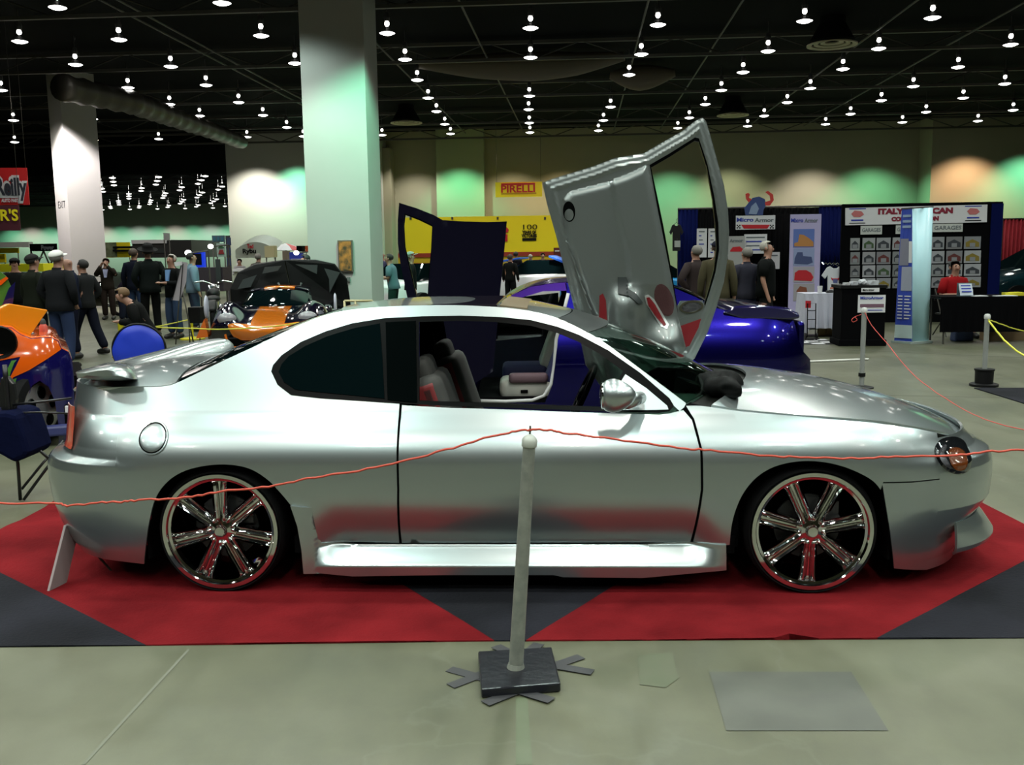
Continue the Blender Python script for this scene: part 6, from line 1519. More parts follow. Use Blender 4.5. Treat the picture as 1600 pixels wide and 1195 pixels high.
rounded('seat_back', (q.x + 0.34, 0.42, q.z + 0.30), (0.14, 0.44, 0.55), PS, s_, Matrix.Rotation(radians(20), 3, 'Y'), 0.05)
s_ = rounded('front_seat', (q.x, 1.32, q.z + 0.06), (0.48, 0.46, 0.16), PS, bc, bev=0.06); rounded('seat_back', (q.x + 0.30, 1.32, q.z + 0.34), (0.14, 0.44, 0.50), WS, s_, Matrix.Rotation(radians(20), 3, 'Y'), 0.05)
rounded('side_adjuster', (q.x - 0.02, 0.185, q.z - 0.01), (0.07, 0.02, 0.03), BLACK, s_, bev=0.005)
for x_, s in ((B.at(1078, 640).x, 0), (B.at(1078, 640).x, 1), (B.at(652, 650).x, 0), (B.at(652, 650).x, 1)):
    y_ = 0.06 if s == 0 else 2 * HW - 0.06
    bm = bmesh.new(); bm_lathe(bm, [(0.0, 0.06), (0.2, 0.05), (0.21, 0.0), (0.29, 0.0), (0.305, 0.03), (0.305, 0.19), (0.28, 0.21), (0.0, 0.2)], axis='Y', n=32)
    if s: bmesh.ops.scale(bm, vec=(1, -1, 1), verts=bm.verts[:])
    w_ = mesh_obj('wheel', bm, RUBBER, bc, auto=40); w_.location = (x_, y_, 0.305)
# raised door of the blue coupe
Bd = Loc(700, 9.0, rz=0.0)
ox = bc.location.x
def d2(px): return [Vector((p.x + Bd.o.x - ox, p.z)) for p in (Bd.at(a, b, 0) for a, b in px)]
dpo = d2([(624, 317), (650, 325), (678, 336), (692, 344), (725, 346), (761, 347), (792, 346), (789, 380), (786, 412), (783, 441), (780, 470), (776, 520), (770, 580), (740, 600), (700, 595), (668, 560), (648, 510), (636, 461), (626, 411), (622, 380), (622, 345)])
dpi = d2([(633, 334), (655, 342), (676, 352), (675, 388), (672, 425), (669, 461), (668, 505), (660, 495), (651, 465), (640, 421), (632, 384), (631, 350)])
pe_ = pedge(dpo, 0.03, 0.02)
rdn = hf('raised_door', dpo, NVDOOR, -0.12, pe_, bc, th=0.05, res=0.05, hole=dpi, label='dark navy door swung straight up, outer side showing')
hf('window_seal', dpi, BLACK, -0.11, lambda x, z: 0.0, rdn, th=0.03, res=0.05, hole=[p + (sum(dpi, Vector((0, 0))) / len(dpi) - p).normalized() * 0.012 for p in dpi])
# ---- black and orange racing car, seen from the front --------------------
GL = Loc(412, 15.0, rz=radians(7)); gt = lthing('racing_car', 'low black and orange racing car with its rear lid raised, beyond the silver boot', 'car', GL)
def gtmat():
    m = bpy.data.materials.new('black_orange_livery'); m.use_nodes = True; nt = m.node_tree; b = nt.nodes['Principled BSDF']; N = nt.nodes.new; Lk = nt.links.new
    tc = N('ShaderNodeTexCoord'); sp_ = N('ShaderNodeSeparateXYZ'); Lk(tc.outputs['Object'], sp_.inputs[0])
    ab = N('ShaderNodeMath'); ab.operation = 'ABSOLUTE'; Lk(sp_.outputs[0], ab.inputs[0])
    # the stripe flares out towards the nose
    mr_ = N('ShaderNodeMapRange'); mr_.inputs[1].default_value = -0.16; mr_.inputs[2].default_value = 0.06; mr_.inputs[3].default_value = 0.95; mr_.inputs[4].default_value = 0.26; Lk(sp_.outputs[1], mr_.inputs[0])
    lt = N('ShaderNodeMath'); lt.operation = 'LESS_THAN'; Lk(ab.outputs[0], lt.inputs[0]); Lk(mr_.outputs[0], lt.inputs[1])
    lo = N('ShaderNodeMath'); lo.operation = 'GREATER_THAN'; Lk(sp_.outputs[2], lo.inputs[0]); lo.inputs[1].default_value = 0.26
    an = N('ShaderNodeMath'); an.operation = 'MULTIPLY'; Lk(lt.outputs[0], an.inputs[0]); Lk(lo.outputs[0], an.inputs[1])
    mx = N('ShaderNodeMixRGB'); mx.inputs[1].default_value = (0.003, 0.0025, 0.010, 1); mx.inputs[2].default_value = (0.55, 0.14, 0.006, 1); Lk(an.outputs[0], mx.inputs['Fac']); Lk(mx.outputs[0], b.inputs['Base Color'])
    b.inputs['Roughness'].default_value = 0.12; b.inputs['Coat Weight'].default_value = 1.0; return m
GM = gtmat(); ORG = mat('orange_paint', (0.60, 0.13, 0.006), rough=0.2, coat=1.0)
def gz(x, y):                               # bonnet height: x across, y back from the nose
    ax_ = abs(x); base = 0.42 + 0.28 * min(1, y / 1.3) ** 0.7
    fen = 0.24 * math.exp(-((ax_ - 0.66) / 0.24) ** 2) * math.exp(-((y - 0.55) / 0.55) ** 2)
    edge = max(0, (ax_ - 0.80) / 0.17); return (base + fen) * (1 - 0.5 * min(1, edge) ** 2.5)
bm = bmesh.new(); nx_, ny_ = 40, 20
def gp(i, j):
    x = -0.95 + 1.9 * i / nx_; y = 1.5 * (j - 4) / (ny_ - 4); n0 = 0.10 * (abs(x) / 0.95) ** 3
    if j < 4: zz = 0.12 + (gz(x, 0) - 0.12) * (j / 4) ** 0.8; return Vector((x * (0.90 + 0.1 * j / 4), n0 * 4 - 0.14 + 0.14 * ((4 - j) / 4) ** 2 + 0.0, zz))
    return Vector((x, n0 * 4 * (1 - (j - 4) / 16) - 0.14 * (1 - (j - 4) / 16) + y, gz(x, y)))
bm_grid(bm, gp, nx_ + 1, ny_ + 1); mesh_obj('front_body', bm, GM, gt, smooth=True, solid=0.02)
bm = bmesh.new(); bm_grid(bm, lambda i, j: Vector(((-0.62 + 1.24 * i / 12) * (1 - 0.18 * j / 6), 1.35 + 0.55 * j / 6 + 0.10 * (2 * i / 12 - 1) ** 2, 0.68 + 0.32 * (j / 6) ** 0.9 - 0.05 * (2 * i / 12 - 1) ** 2)), 13, 7); mesh_obj('windshield', bm, TINT, gt, smooth=True, solid=0.008)
bm = bmesh.new(); bm_grid(bm, lambda i, j: Vector(((-0.51 + 1.02 * i / 12), 1.9 + 0.7 * j / 6, 1.0 - 0.06 * (2 * i / 12 - 1) ** 2 + 0.03 * sin(pi * j / 6))), 13, 7); mesh_obj('roof', bm, GM, gt, smooth=True, solid=0.02)
for s in (-1, 1):
    bm = bmesh.new(); bm_box(bm, (s * 0.86, 2.2, 0.42), (0.16, 2.2, 0.6)); mesh_obj('side_body', bm, GM, gt, bevel=0.05)
    bm = bmesh.new(); bm_ball(bm, (s * 0.62, 0.12, 0.58), 1, n=16, sc=(0.15, 0.10, 0.10)); mesh_obj('headlight', bm, mat('clear_lamp', (0.25, 0.25, 0.28), rough=0.05, coat=1.0), gt, smooth=True)
    bm = bmesh.new(); bm_prism(bm, [Vector((s * 0.93, 0.2, 0.30)), Vector((s * 1.12, 0.2, 0.28)), Vector((s * 0.98, 0.2, 0.58))], (0, 0.25, 0)); mesh_obj('canard', bm, ORG, gt)
    bm = bmesh.new(); bm_lathe(bm, [(0, -0.02), (0.13, -0.015), (0.15, 0.0), (0.13, 0.02), (0, 0.02)], c=(s * 1.02, 0.65, 0.74), axis='X', n=20, sy=1.3); mesh_obj('round_number_plate', bm, mat('pale_lilac', (0.50, 0.52, 0.62), rough=0.3), gt, smooth=True)
    for yy in (0.75, 3.2):
        bm = bmesh.new(); bm_lathe(bm, [(0, -0.12), (0.2, -0.12), (0.3, -0.10), (0.31, 0.1), (0, 0.12)], c=(s * 0.80, yy, 0.31), axis='X', n=24); mesh_obj('wheel', bm, RUBBER, gt, auto=40)
bm = bmesh.new(); bm_box(bm, (0, 0.02, 0.23), (1.25, 0.12, 0.16)); mesh_obj('front_intake', bm, BLACK, gt, bevel=0.03)
for s in (-0.62, 0.25): bm = bmesh.new(); bm_tube(bm, [(s, -0.11, 0.36), (s * 0.92, -0.10, 0.15)], 0.018, n=6); mesh_obj('intake_bar', bm, ORG, gt)
bm = bmesh.new(); bm_tube(bm, [(-0.85, 0.12, 0.16), (-0.5, -0.09, 0.15), (0, -0.14, 0.15), (0.5, -0.09, 0.15), (0.85, 0.12, 0.16)], 0.02, n=6); mesh_obj('chin_strip', bm, ORG, gt)
# raised rear lid
bm = bmesh.new()
lid = [(-0.98, 2.85, 0.55), (-1.0, 2.9, 0.95), (-0.86, 3.0, 1.25), (-0.55, 3.05, 1.40), (0.0, 3.08, 1.47), (0.55, 3.05, 1.46), (0.90, 3.0, 1.38), (1.12, 2.95, 1.10), (1.18, 2.9, 0.55)]
bm_prism(bm, [Vector(q) for q in lid], (0, 0.12, 0.0)); ld = mesh_obj('rear_lid', bm, mat('satin_black', (0.0015, 0.002, 0.002), rough=0.4, spec=0.12), gt, bevel=0.02)
PAN = mat('grey_panel', (0.03, 0.04, 0.04), rough=0.5)
for pts in ([(-0.85, 0.95), (-0.75, 1.12), (-0.50, 1.20), (-0.62, 0.98)], [(-0.40, 1.22), (-0.35, 1.34), (-0.05, 1.36), (-0.12, 1.27)], [(0.20, 1.38), (0.60, 1.36), (0.58, 1.20), (0.42, 1.28)], [(0.80, 0.85), (1.00, 1.22), (0.72, 1.30), (0.80, 1.10)]):
    bm = bmesh.new(); bm_prism(bm, [Vector((a, 2.84, b)) for a, b in pts], (0, 0.03, 0)); mesh_obj('inner_panel', bm, PAN, ld)
bm = bmesh.new(); bm_tube(bm, [(0.02, 2.82, 1.45), (0.10, 2.80, 0.95)], 0.01, n=6); mesh_obj('prop_rod', bm, CHROME, ld)
bm = bmesh.new(); bm_tube(bm, [(-0.12, 2.80, 1.05), (-0.08, 2.78, 0.98), (0.28, 2.78, 0.98), (0.30, 2.80, 1.04)], 0.02, n=8); mesh_obj('exhaust_cross', bm, PAN, ld, smooth=True)
# ---- orange and blue car at the left edge --------------------------------
OL = Loc(30, 7.9, rz=radians(26)); oc = lthing('show_car', 'orange and blue show car with its bonnet raised at the left edge', 'car', OL)
OB = mat('dark_blue_gloss', (0.005, 0.004, 0.06), rough=0.12, coat=1.0); ORG2 = mat('bright_orange_paint', (0.62, 0.085, 0.003), rough=0.15, coat=1.0); OYEL = mat('yellow_orange_paint', (0.70, 0.22, 0.004), rough=0.2, coat=1.0)
out_px = [(-160, 560), (-60, 520), (0, 512), (18, 513), (32, 523), (48, 529), (64, 528), (80, 528), (92, 534), (97, 546), (108, 552), (114, 566), (117, 600), (117, 650), (113, 692), (92, 694), (91, 660), (86, 628), (76, 604), (62, 594), (50, 602), (44, 622), (40, 650), (38, 694), (-160, 694)]
def o_ys(x, z): return 0.0 + max(0, z - 0.62) ** 2 * 0.9 + 0.25 * max(0, (x - xe_ + 0.35) / 0.4) ** 3
xe_ = OL.at(117, 620).x
def o_n(x, z):
    e = 0.004; return Vector(((o_ys(x + e, z) - o_ys(x - e, z)) / (2 * e), -1, (o_ys(x, z + e) - o_ys(x, z - e)) / (2 * e))).normalized()
def o2(px): return [Vector((p.x, p.z)) for p in (OL.at(a, b, 0.02) for a, b in px)]
patch('side_body', o2(out_px), OB, parent=oc, yf=o_ys, nf=o_n, res=0.05)
patch('side_body', o2(out_px), OB, parent=oc, yf=o_ys, nf=o_n, res=0.08, mirror=True)
patch('orange_flank', o2([(-60, 521), (0, 513), (18, 514), (32, 524), (48, 530), (64, 529), (80, 529), (91, 535), (96, 547), (70, 563), (45, 578), (14, 592), (26, 570), (32, 557), (0, 563), (-60, 575)]), ORG2, parent=oc, yf=o_ys, nf=o_n, off=0.006, th=0.005, res=0.05)
patch('orange_band', o2([(-60, 640), (0, 598), (13, 592), (14, 592), (20, 585), (20, 592), (10, 604), (0, 610), (-60, 660)]), ORG2, parent=oc, yf=o_ys, nf=o_n, off=0.008, th=0.005, res=0.05)
GRP = mat('green_graphic', (0.05, 0.16, 0.02), rough=0.3)
for pts in ([(12, 575), (18, 563), (26, 562), (22, 567), (17, 580), (14, 592)], [(14, 608), (20, 592), (26, 590), (22, 604), (17, 610)], [(0, 630), (14, 615), (28, 610), (22, 618), (8, 630), (0, 640)]):
    patch('green_squiggle', o2(pts), GRP, parent=oc, yf=o_ys, nf=o_n, off=0.012, th=0.004, res=0.05)
W2 = 2 * HW
def ok_(px, y): return [OL.at(a, b, y) for a, b in px]
def top_(name, epx, m, dz, y1=W2 - 0.08):
    P = [OL.at(a, b, 0.02) for a, b in epx]; P = [Vector((p.x, o_ys(p.x, p.z), p.z)) for p in P]
    n_ = len(P); bm = bmesh.new()
    bm_grid(bm, lambda i, j: Vector((P[i].x, P[i].y + (W2 - 2 * P[i].y) * j / 12, P[i].z + dz * (1 - abs(2 * j / 12 - 1) ** 2.4))), n_, 13)
    return mesh_obj(name, bm, m, oc, smooth=True, solid=0.01)
top_('upper_body', [(-160, 560), (-60, 521), (0, 513), (18, 514), (32, 524), (48, 530), (64, 529), (80, 529), (92, 535), (97, 547), (108, 553), (114, 567), (117, 600), (117, 650)], ORG2, 0.035)
bm = bmesh.new(); h0, h1, h2_, h3, h4 = OL.at(-40, 500, 0.3), OL.at(15, 474, 0.3), OL.at(76, 484, 0.3), OL.at(46, 527, 0.3), OL.at(0, 513, 0.3)
bm_prism(bm, [h0, h1, h2_, h3, h4], (-0.03, 0.05, 0.0)); hd_ = mesh_obj('raised_hood', bm, OYEL, oc, bevel=0.01)
bm = bmesh.new(); bm_tube(bm, [OL.at(44, 527, 0.33), OL.at(50, 524, 0.34), OL.at(52, 532, 0.34)], 0.03, n=8); mesh_obj('hood_hinge', bm, PAN, hd_)
wx, wz = OL.at(65, 632, 0.0).x, 0.315
wr2 = bpy.data.objects.new('wheel', None); C.objects.link(wr2); wr2.parent = oc; wr2.location = (wx, 0.10, wz); wr2.rotation_euler = (0, 0, radians(50))
bm = bmesh.new(); bm_lathe(bm, [(0.21, 0.0), (0.22, -0.01), (0.29, 0.0), (0.31, 0.03), (0.31, 0.19), (0.28, 0.2), (0.2, 0.19)], axis='Y', n=40); mesh_obj('tyre', bm, RUBBER, wr2, auto=40)
SW = mat('wheel_silver', (0.55, 0.53, 0.55), rough=0.25, metal=0.8)
bm = bmesh.new(); outer = [Vector((0.215 * cos(2 * pi * k / 40), 0.215 * sin(2 * pi * k / 40))) for k in range(40)]
bm_lathe(bm, [(0.0, -0.012), (0.06, -0.012), (0.20, 0.0), (0.217, -0.004), (0.217, 0.05), (0, 0.06)], axis='Y', n=40); wf_ = mesh_obj('wheel_face', bm, SW, wr2, auto=35)
for k in range(5):
    t_ = radians(90 + 72 * k); bm = bmesh.new(); bm_lathe(bm, [(0, -0.014), (0.046, -0.014), (0.052, -0.006), (0, 0.0)], c=(0.128 * cos(t_), 0, 0.128 * sin(t_)), axis='Y', n=20, sx=0.9, sy=1.1); mesh_obj('wheel_hole', bm, BLACK, wf_, auto=30)
bm = bmesh.new(); p_ = OL.at(104, 652, -0.0); bm_box(bm, (p_.x, 0.12, p_.z), (0.09, 0.10, 0.20)); mesh_obj('bumper_vent', bm, BLACK, oc, bevel=0.02)
bm = bmesh.new(); a_, b_ = OL.at(30, 680, 0.0), OL.at(112, 686, 0.0); bm_box(bm, ((a_.x + b_.x) / 2, 0.0, 0.13), (b_.x - a_.x, 0.10, 0.09)); mesh_obj('lower_lip', bm, mat('dull_blue', (0.03, 0.035, 0.12), rough=0.4), oc, bevel=0.02)
bm = bmesh.new(); bm_box(bm, (wx - 0.55, HW, 0.35), (1.8, 1.2, 0.4)); mesh_obj('engine_bay', bm, DARK, oc)
bm = bmesh.new(); q = OL.at(-2, 535, 0.05); bm_lathe(bm, [(0.0, -0.03), (0.10, -0.03), (0.13, -0.045), (0.14, -0.02), (0.12, 0.0), (0, 0.0)], c=(q.x, 0.05, q.z), axis='Y', n=24); mesh_obj('round_lamp', bm, BLACK, oc, auto=40)
for nm, pts, m_ in (('green_wing', [(-40, 440), (0, 424), (10, 432), (18, 450), (8, 475), (-4, 500), (-40, 500)], GRP), ('blue_wing', [(24, 440), (20, 475), (8, 490), (0, 505), (-10, 505), (6, 470), (14, 450)], OB), ('orange_edge', [(-10, 450), (-10, 444), (10, 432), (13, 435), (2, 445)], ORG2)):
    bm = bmesh.new(); bm_prism(bm, [OL.at(a, b, 0.95 - 0.02 * len(nm) % 0.05) for a, b in pts], (0, 0.05, 0)); mesh_obj(nm, bm, m_, oc)
bm = bmesh.new(); q = OL.at(8, 512, 0.98); bm_tube(bm, [q + Vector((0, 0, -0.04)), OL.at(6, 490, 0.97)], 0.02, n=8); mesh_obj('wing_strut', bm, STEEL, oc)
# red bottle on its wing
q = OL.M @ OL.at(69, 528, 0.5); t = thing('red_bottle', 'red bottle with a grey cap standing on the orange car', 'bottle', (q.x, q.y, q.z + 0.0), 0)
bm = bmesh.new(); bm_lathe(bm, [(0, 0), (0.032, 0), (0.034, 0.02), (0.034, 0.10), (0.022, 0.125), (0.0, 0.13)], n=16); mesh_obj('bottle_body', bm, mat('soft_red', (0.55, 0.10, 0.07), rough=0.4), t, auto=40)
bm = bmesh.new(); bm_lathe(bm, [(0.024, 0.120), (0.024, 0.14), (0.014, 0.165), (0, 0.17)], n=12); mesh_obj('bottle_cap', bm, PAN, t, auto=40)
# ================================================================ things on the left and in the distance
# camp chair at the left edge
t = thing('camp_chair', 'black tube camping chair with dark blue cloth at the left edge', 'chair', G(32, 783), 0)
KO = t.location
def kl(px, py, dy=0.0): p = PY(px, py, KO.y + dy); return p - KO
TB = mat('black_tube', (0.004, 0.004, 0.005), rough=0.35)
def tubep(name, pts, r, m, par, n=8): bm = bmesh.new(); bm_tube(bm, pts, r, n=n); return mesh_obj(name, bm, m, par, smooth=True)
foot = Vector((0, 0, 0.008))
tubep('leg', [foot, kl(28, 725), kl(22, 690)], 0.011, TB, t); 
g1 = G(52, 740) - KO
tubep('leg', [foot + Vector((0.02, 0, 0)), kl(74, 730, 0.1), kl(108, 690, 0.2)], 0.010, TB, t); tubep('leg', [kl(34, 764, 0.05), kl(68, 722, 0.2), kl(100, 688, 0.3)], 0.009, TB, t)
tubep('cross_tube', [kl(46, 690, 0.05), kl(76, 716, 0.12), kl(84, 722, 0.14)], 0.010, TB, t); tubep('back_post', [kl(22, 700), kl(14, 650), kl(9, 590), kl(7, 570)], 0.016, TB, t)
tubep('armrest_rail', [kl(20, 632), kl(60, 628), kl(112, 622, 0.1)], 0.008, TB, t); tubep('armrest_rail', [kl(20, 645), kl(60, 644), kl(110, 646, 0.1)], 0.006, TB, t)
tubep('leg', [kl(-30, 790, 0.0) + Vector((0, 0, 0.0)), kl(-20, 700), kl(-16, 640)], 0.011, TB, t)
bm = bmesh.new(); pts = [(-60, 650), (8, 644), (24, 648), (36, 680), (44, 706), (40, 716), (20, 724), (0, 712), (-20, 704), (-60, 700)]
bm_prism(bm, [kl(a, b, -0.12) for a, b in pts], (0, 0.34, 0.0)); mesh_obj('cloth_seat', bm, mat('dark_blue_canvas', (0.003, 0.0045, 0.02), rough=0.9, spec=0.03, bump=(14, 0.5)), t, bevel=0.03)
bm = bmesh.new(); bm_prism(bm, [kl(a, b, 0.0) for a, b in ((0, 590), (10, 588), (20, 600), (24, 625), (20, 650), (4, 650), (-4, 620))], (0, 0.05, 0)); mesh_obj('hanging_strap', bm, TB, t, bevel=0.01)
bm = bmesh.new(); bm_box(bm, kl(107, 640, 0.1), (0.035, 0.02, 0.05)); mesh_obj('white_label', bm, WHT_, t)
# leaning show board behind the rear bumper
t = thing('show_board', 'narrow white board leaning beside the rear bumper of the silver coupe', 'board', G(77, 926), 0)
a_, b_ = Vector((0, 0, 0.004)), PY(103, 822, t.location.y + 0.16) - t.location; c_ = PY(100, 812, t.location.y + 0.9) - t.location
bm = bmesh.new(); u_ = b_ - a_; v_ = Vector((-0.002, 0.0, 0)); e0, e1 = G(92, 905) - t.location, b_
wv = Vector((0.025, 0.13, 0)); bm_prism(bm, [a_, a_ + wv * 1.0, b_ + wv * 0.92, b_], (-0.012, 0.002, 0.004)); mesh_obj('board', bm, mat('pale_board', (0.24, 0.19, 0.19), rough=0.6), t, bevel=0.002)
bm = bmesh.new(); bm_tube(bm, [b_ + wv * 0.5 + Vector((0.0, 0, -0.04)), Vector((0.17, 0.30, 0.004))], 0.006, n=6); mesh_obj('stay', bm, STEEL, t)
# yellow posts and ropes
YP = mat('yellow_post', (0.50, 0.45, 0.008), rough=0.4)
def ypost(px, top, bot, label, r=0.03, base=0.19):
    b = G(px, bot); h = PY(px, top, b.y).z; t = thing('barrier_post', label, 'post', b, 0)
    bm = bmesh.new(); bm_tube(bm, [(0, 0, 0.02), (0, 0, h)], r, n=14); mesh_obj('post_tube', bm, YP, t, auto=40); bm = bmesh.new(); bm_lathe(bm, [(0, 0.0), (base, 0.0), (base, 0.02), (0.06, 0.05), (0, 0.05)], n=28); mesh_obj('base_plate', bm, YP, t, auto=40); return b, h
y1b, y1h = ypost(192, 503, 558, 'yellow barrier post behind the blue pop-up disc', 0.045, 0.16)
y2b, y2h = ypost(301, 496, 530, 'yellow barrier post on a round yellow base by the racing car', 0.025, 0.23)
YR = mat('yellow_rope', (0.42, 0.40, 0.03), rough=0.6)
rope('yellow_rope', [y1b + Vector((0.05, 0, y1h - 0.03)), PY(225, 508, 14.9), PY(245, 511.5, 14.8), PY(300, 513, 14.6), PY(340, 514.5, 14.5), PY(400, 512, 14.5), PY(450, 507, 14.6), PY(483, 501, 14.8)], 0.010, YR, 'yellow rope crossing in front of the black and orange racing car', wob=0.001)
rope('yellow_rope', [y1b + Vector((0.05, 0.05, y1h - 0.02)), PY(240, 510, 15.8), PY(265, 506, 16.6), y2b + Vector((0, -0.03, y2h - 0.03))], 0.010, YR, 'yellow rope between the two yellow barrier posts', wob=0.001)
# pop-up disc
p = PY(217, 540, 12.6); t = thing('pop_up_disc', 'bright blue pop-up cloth disc standing on the floor behind the silver boot', 'disc', (p.x, 12.6, 0), 0.1)
bm = bmesh.new(); bm_lathe(bm, [(0, -0.035), (0.24, -0.03), (0.335, -0.008), (0.34, 0.0), (0.335, 0.02), (0, 0.03)], c=(0, 0, 0.345), axis='Y', n=48, sy=0.98)
for v in bm.verts: v.co.y += 0.012 * sin(v.co.x * 14) * cos(v.co.z * 11)
mesh_obj('cloth_disc', bm, mat('bright_blue_cloth', (0.008, 0.035, 0.48), rough=0.45), t, smooth=True)
bm = bmesh.new(); bm_lathe(bm, [(0.338 + 0.014 * cos(q), 0.014 * sin(q)) for q in [2 * pi * k / 8 for k in range(8)]], c=(0, 0, 0.352), axis='Y', n=48, closed=True); mesh_obj('rim', bm, BLKT, t, smooth=True)
# easel board, motorcycle with chrome engine
L = Loc(282, 17.0, rz=radians(20)); t = lthing('easel_board', 'tall tapering grey-white board standing before the white-haired man', 'board', L)
lpoly('board', L, [(284, 409), (293, 410), (291, 440), (281, 470), (268, 469), (277, 440)], 0.02, mat('grey_white_board', (0.36, 0.33, 0.36), rough=0.6), t)
lpoly('top_card', L, [(272, 410), (284, 408), (285, 414), (274, 416)], 0.02, WHT_, t, y=-0.02)
for a_, b_ in (((284, 410), (269, 469)), ((286, 412), (281, 470))): tubep('edge_line', [L.at(*a_, -0.01), L.at(*b_, -0.01)], 0.008, BLKT, t, 6)
q0 = L.at(282, 440, 0.06)
for s in (-0.14, 0.16): tubep('leg', [Vector((q0.x, 0.05, q0.z)), Vector((q0.x + s, -0.05 if s > 0 else 0.2, 0.0))], 0.012, STEEL, t)
def motorcycle(px, bot, Y, yaw, label, tank):
    p = PY(px, 400, Y); t = thing('motorcycle', label, 'motorcycle', (p.x, Y, 0), yaw)
    for nm, x in (('front_wheel', 0.72), ('rear_wheel', -0.72)):
        bm = bmesh.new(); bm_lathe(bm, [(0.30 + 0.045 * cos(q), 0.05 * sin(q)) for q in [2 * pi * k / 10 for k in range(10)]], c=(x, 0, 0.345), axis='Y', n=32, closed=True); w_ = mesh_obj(nm, bm, RUBBER, t, smooth=True)
        bm = bmesh.new(); bm_lathe(bm, [(0, -0.04), (0.06, -0.04), (0.06, 0.04), (0, 0.04)], c=(x, 0, 0.345), axis='Y', n=16)
        for k in range(10): bm_tube(bm, [(x, 0, 0.345), (x + 0.26 * cos(k * pi / 5), 0, 0.345 + 0.26 * sin(k * pi / 5))], 0.006, n=4)
        mesh_obj('spokes', bm, CHROME, w_)
        bm = bmesh.new(); bm_grid(bm, lambda i, j: Vector((x + 0.37 * cos(pi * (0.15 + 0.7 * i / 12)), (-0.07 + 0.14 * j / 3), 0.345 + 0.37 * sin(pi * (0.15 + 0.7 * i / 12)))), 13, 4); mesh_obj('mudguard', bm, tank, t, smooth=True, solid=0.01)
    bm = bmesh.new(); bm_ball(bm, (0.12, 0, 0.80), 1, n=16, sc=(0.27, 0.13, 0.12)); mesh_obj('tank', bm, tank, t, smooth=True)
    bm = bmesh.new(); bm_ball(bm, (-0.38, 0, 0.72), 1, n=14, sc=(0.26, 0.15, 0.07)); mesh_obj('saddle', bm, BLKT, t, smooth=True)
    bm = bmesh.new()
    for s in (-1, 1): bm_lathe(bm, [(0, 0), (0.09, 0), (0.09, 0.22), (0.06, 0.26), (0, 0.26)], c=(0.08 + s * 0.09, 0, 0.42), n=12)
    bm_box(bm, (0.0, 0, 0.36), (0.46, 0.24, 0.2)); bm_ball(bm, (0.16, -0.1, 0.5), 0.09, n=10); mesh_obj('engine', bm, CHROME, t, auto=40)
    bm = bmesh.new(); bm_tube(bm, [(0.2, -0.14, 0.4), (0.0, -0.17, 0.25), (-0.8, -0.17, 0.28)], [0.03, 0.04, 0.05], n=10); mesh_obj('exhaust', bm, CHROME, t, smooth=True)
    bm = bmesh.new(); [bm_tube(bm, [(0.72, s * 0.08, 0.345), (0.48, s * 0.09, 0.95)], 0.022, n=8) for s in (-1, 1)]; bm_tube(bm, [(0.34, -0.36, 1.02), (0.44, -0.2, 1.05), (0.47, 0, 0.97), (0.44, 0.2, 1.05), (0.34, 0.36, 1.02)], 0.014, n=8); mesh_obj('fork', bm, CHROME, t, smooth=True)
    bm = bmesh.new(); bm_ball(bm, (0.60, 0, 0.90), 0.09, n=12); mesh_obj('headlamp', bm, CHROME, t, smooth=True)
    return t
motorcycle(330, 520, 19.4, radians(105), 'black and chrome motorcycle just left of the racing car', BLKT)
motorcycle(152, 480, 26.0, radians(150), 'silver and chrome motorcycle behind the striding man', CHROME)
L = Loc(302, 17.2); t = lthing('equipment_case', 'black equipment case on a stand left of the racing car', 'case', L); lbox('case_body', L, 293, 480, 313, 505, 0.25, BLKT, t, bevel=0.01)
for x in (295, 311): q = L.at(x, 505, 0.1); tubep('leg', [Vector((q.x, 0.1, 0)), Vector((q.x, 0.1, q.z + 0.02))], 0.012, STEEL, t)
# --- far stands, left ------------------------------------------------------
def panel_thing(name, label, cat, x0, y0, x1, y1, Y, m, d=0.08, legs=True, rz=None, par=None):
    L = Loc((x0 + x1) / 2, Y, rz); t = lthing(name, label, cat, L); p = lbox('panel', L, x0, y0, x1, y1, d, m, t)
    if legs:
        a, b = L.at(x0 + 1, y1), L.at(x1 - 1, y1)
        for q in (a, b): tubep('upright', [Vector((q.x, d / 2, 0)), Vector((q.x, d / 2, q.z + 0.02))], 0.02, STEEL, t, 6)
    return L, t, p
YELM = P3((0.85, 0.68, 0.01), 0.5)
L, t, p = panel_thing('hanging_banner', 'red hanging banner reading O Reilly at the left edge', 'banner', -30, 262, 46, 320, 24.0, P3((0.50, 0.008, 0.01)), 0.04, legs=False, rz=radians(10)); rb = t
ltext('lettering', L, "O'Reilly", -30, 41, 293, mat('navy_black_ink', (0.02, 0.025, 0.04), rough=0.6), p, -0.03, 26, 0.02); o = ltext('lettering_outline', L, "O'Reilly", -32, 42, 293, WHT_, p, -0.018, 26.5, 0.075)
o['label'] = "white outline of the O'Reilly lettering"
ltext('lettering', L, 'AUTO PARTS', 2, 32, 313.5, WHT_, p, -0.03, 5, 0.004)
for x in (-20, 40): q = L.at(x, 262, 0.02); tubep('hanging_wire', [q, Vector((q.x, q.y, 7.0))], 0.006, STEEL, t, 5)
L, t, p = panel_thing('hanging_banner', "dark maroon banner with yellow R'S lettering at the left edge", 'banner', -40, 321, 32, 360, 23.0, P3((0.07, 0.005, 0.015)), 0.04, legs=False, rz=radians(10))
ltext('lettering', L, "R'S", 0, 28, 337, YELM, p, -0.02, 17, 0.01)
for x in (-30, 30): q = L.at(x, 321, 0.02); tubep('hanging_wire', [q, Vector((q.x, q.y, 7.0))], 0.006, STEEL, t, 5)
L, t, p = panel_thing('light_box', 'white glowing light bar above the yellow panels at the far left', 'light', -40, 379, 45, 386, 38.0, P3((0.62, 0.64, 0.62), 0.4), 0.3)
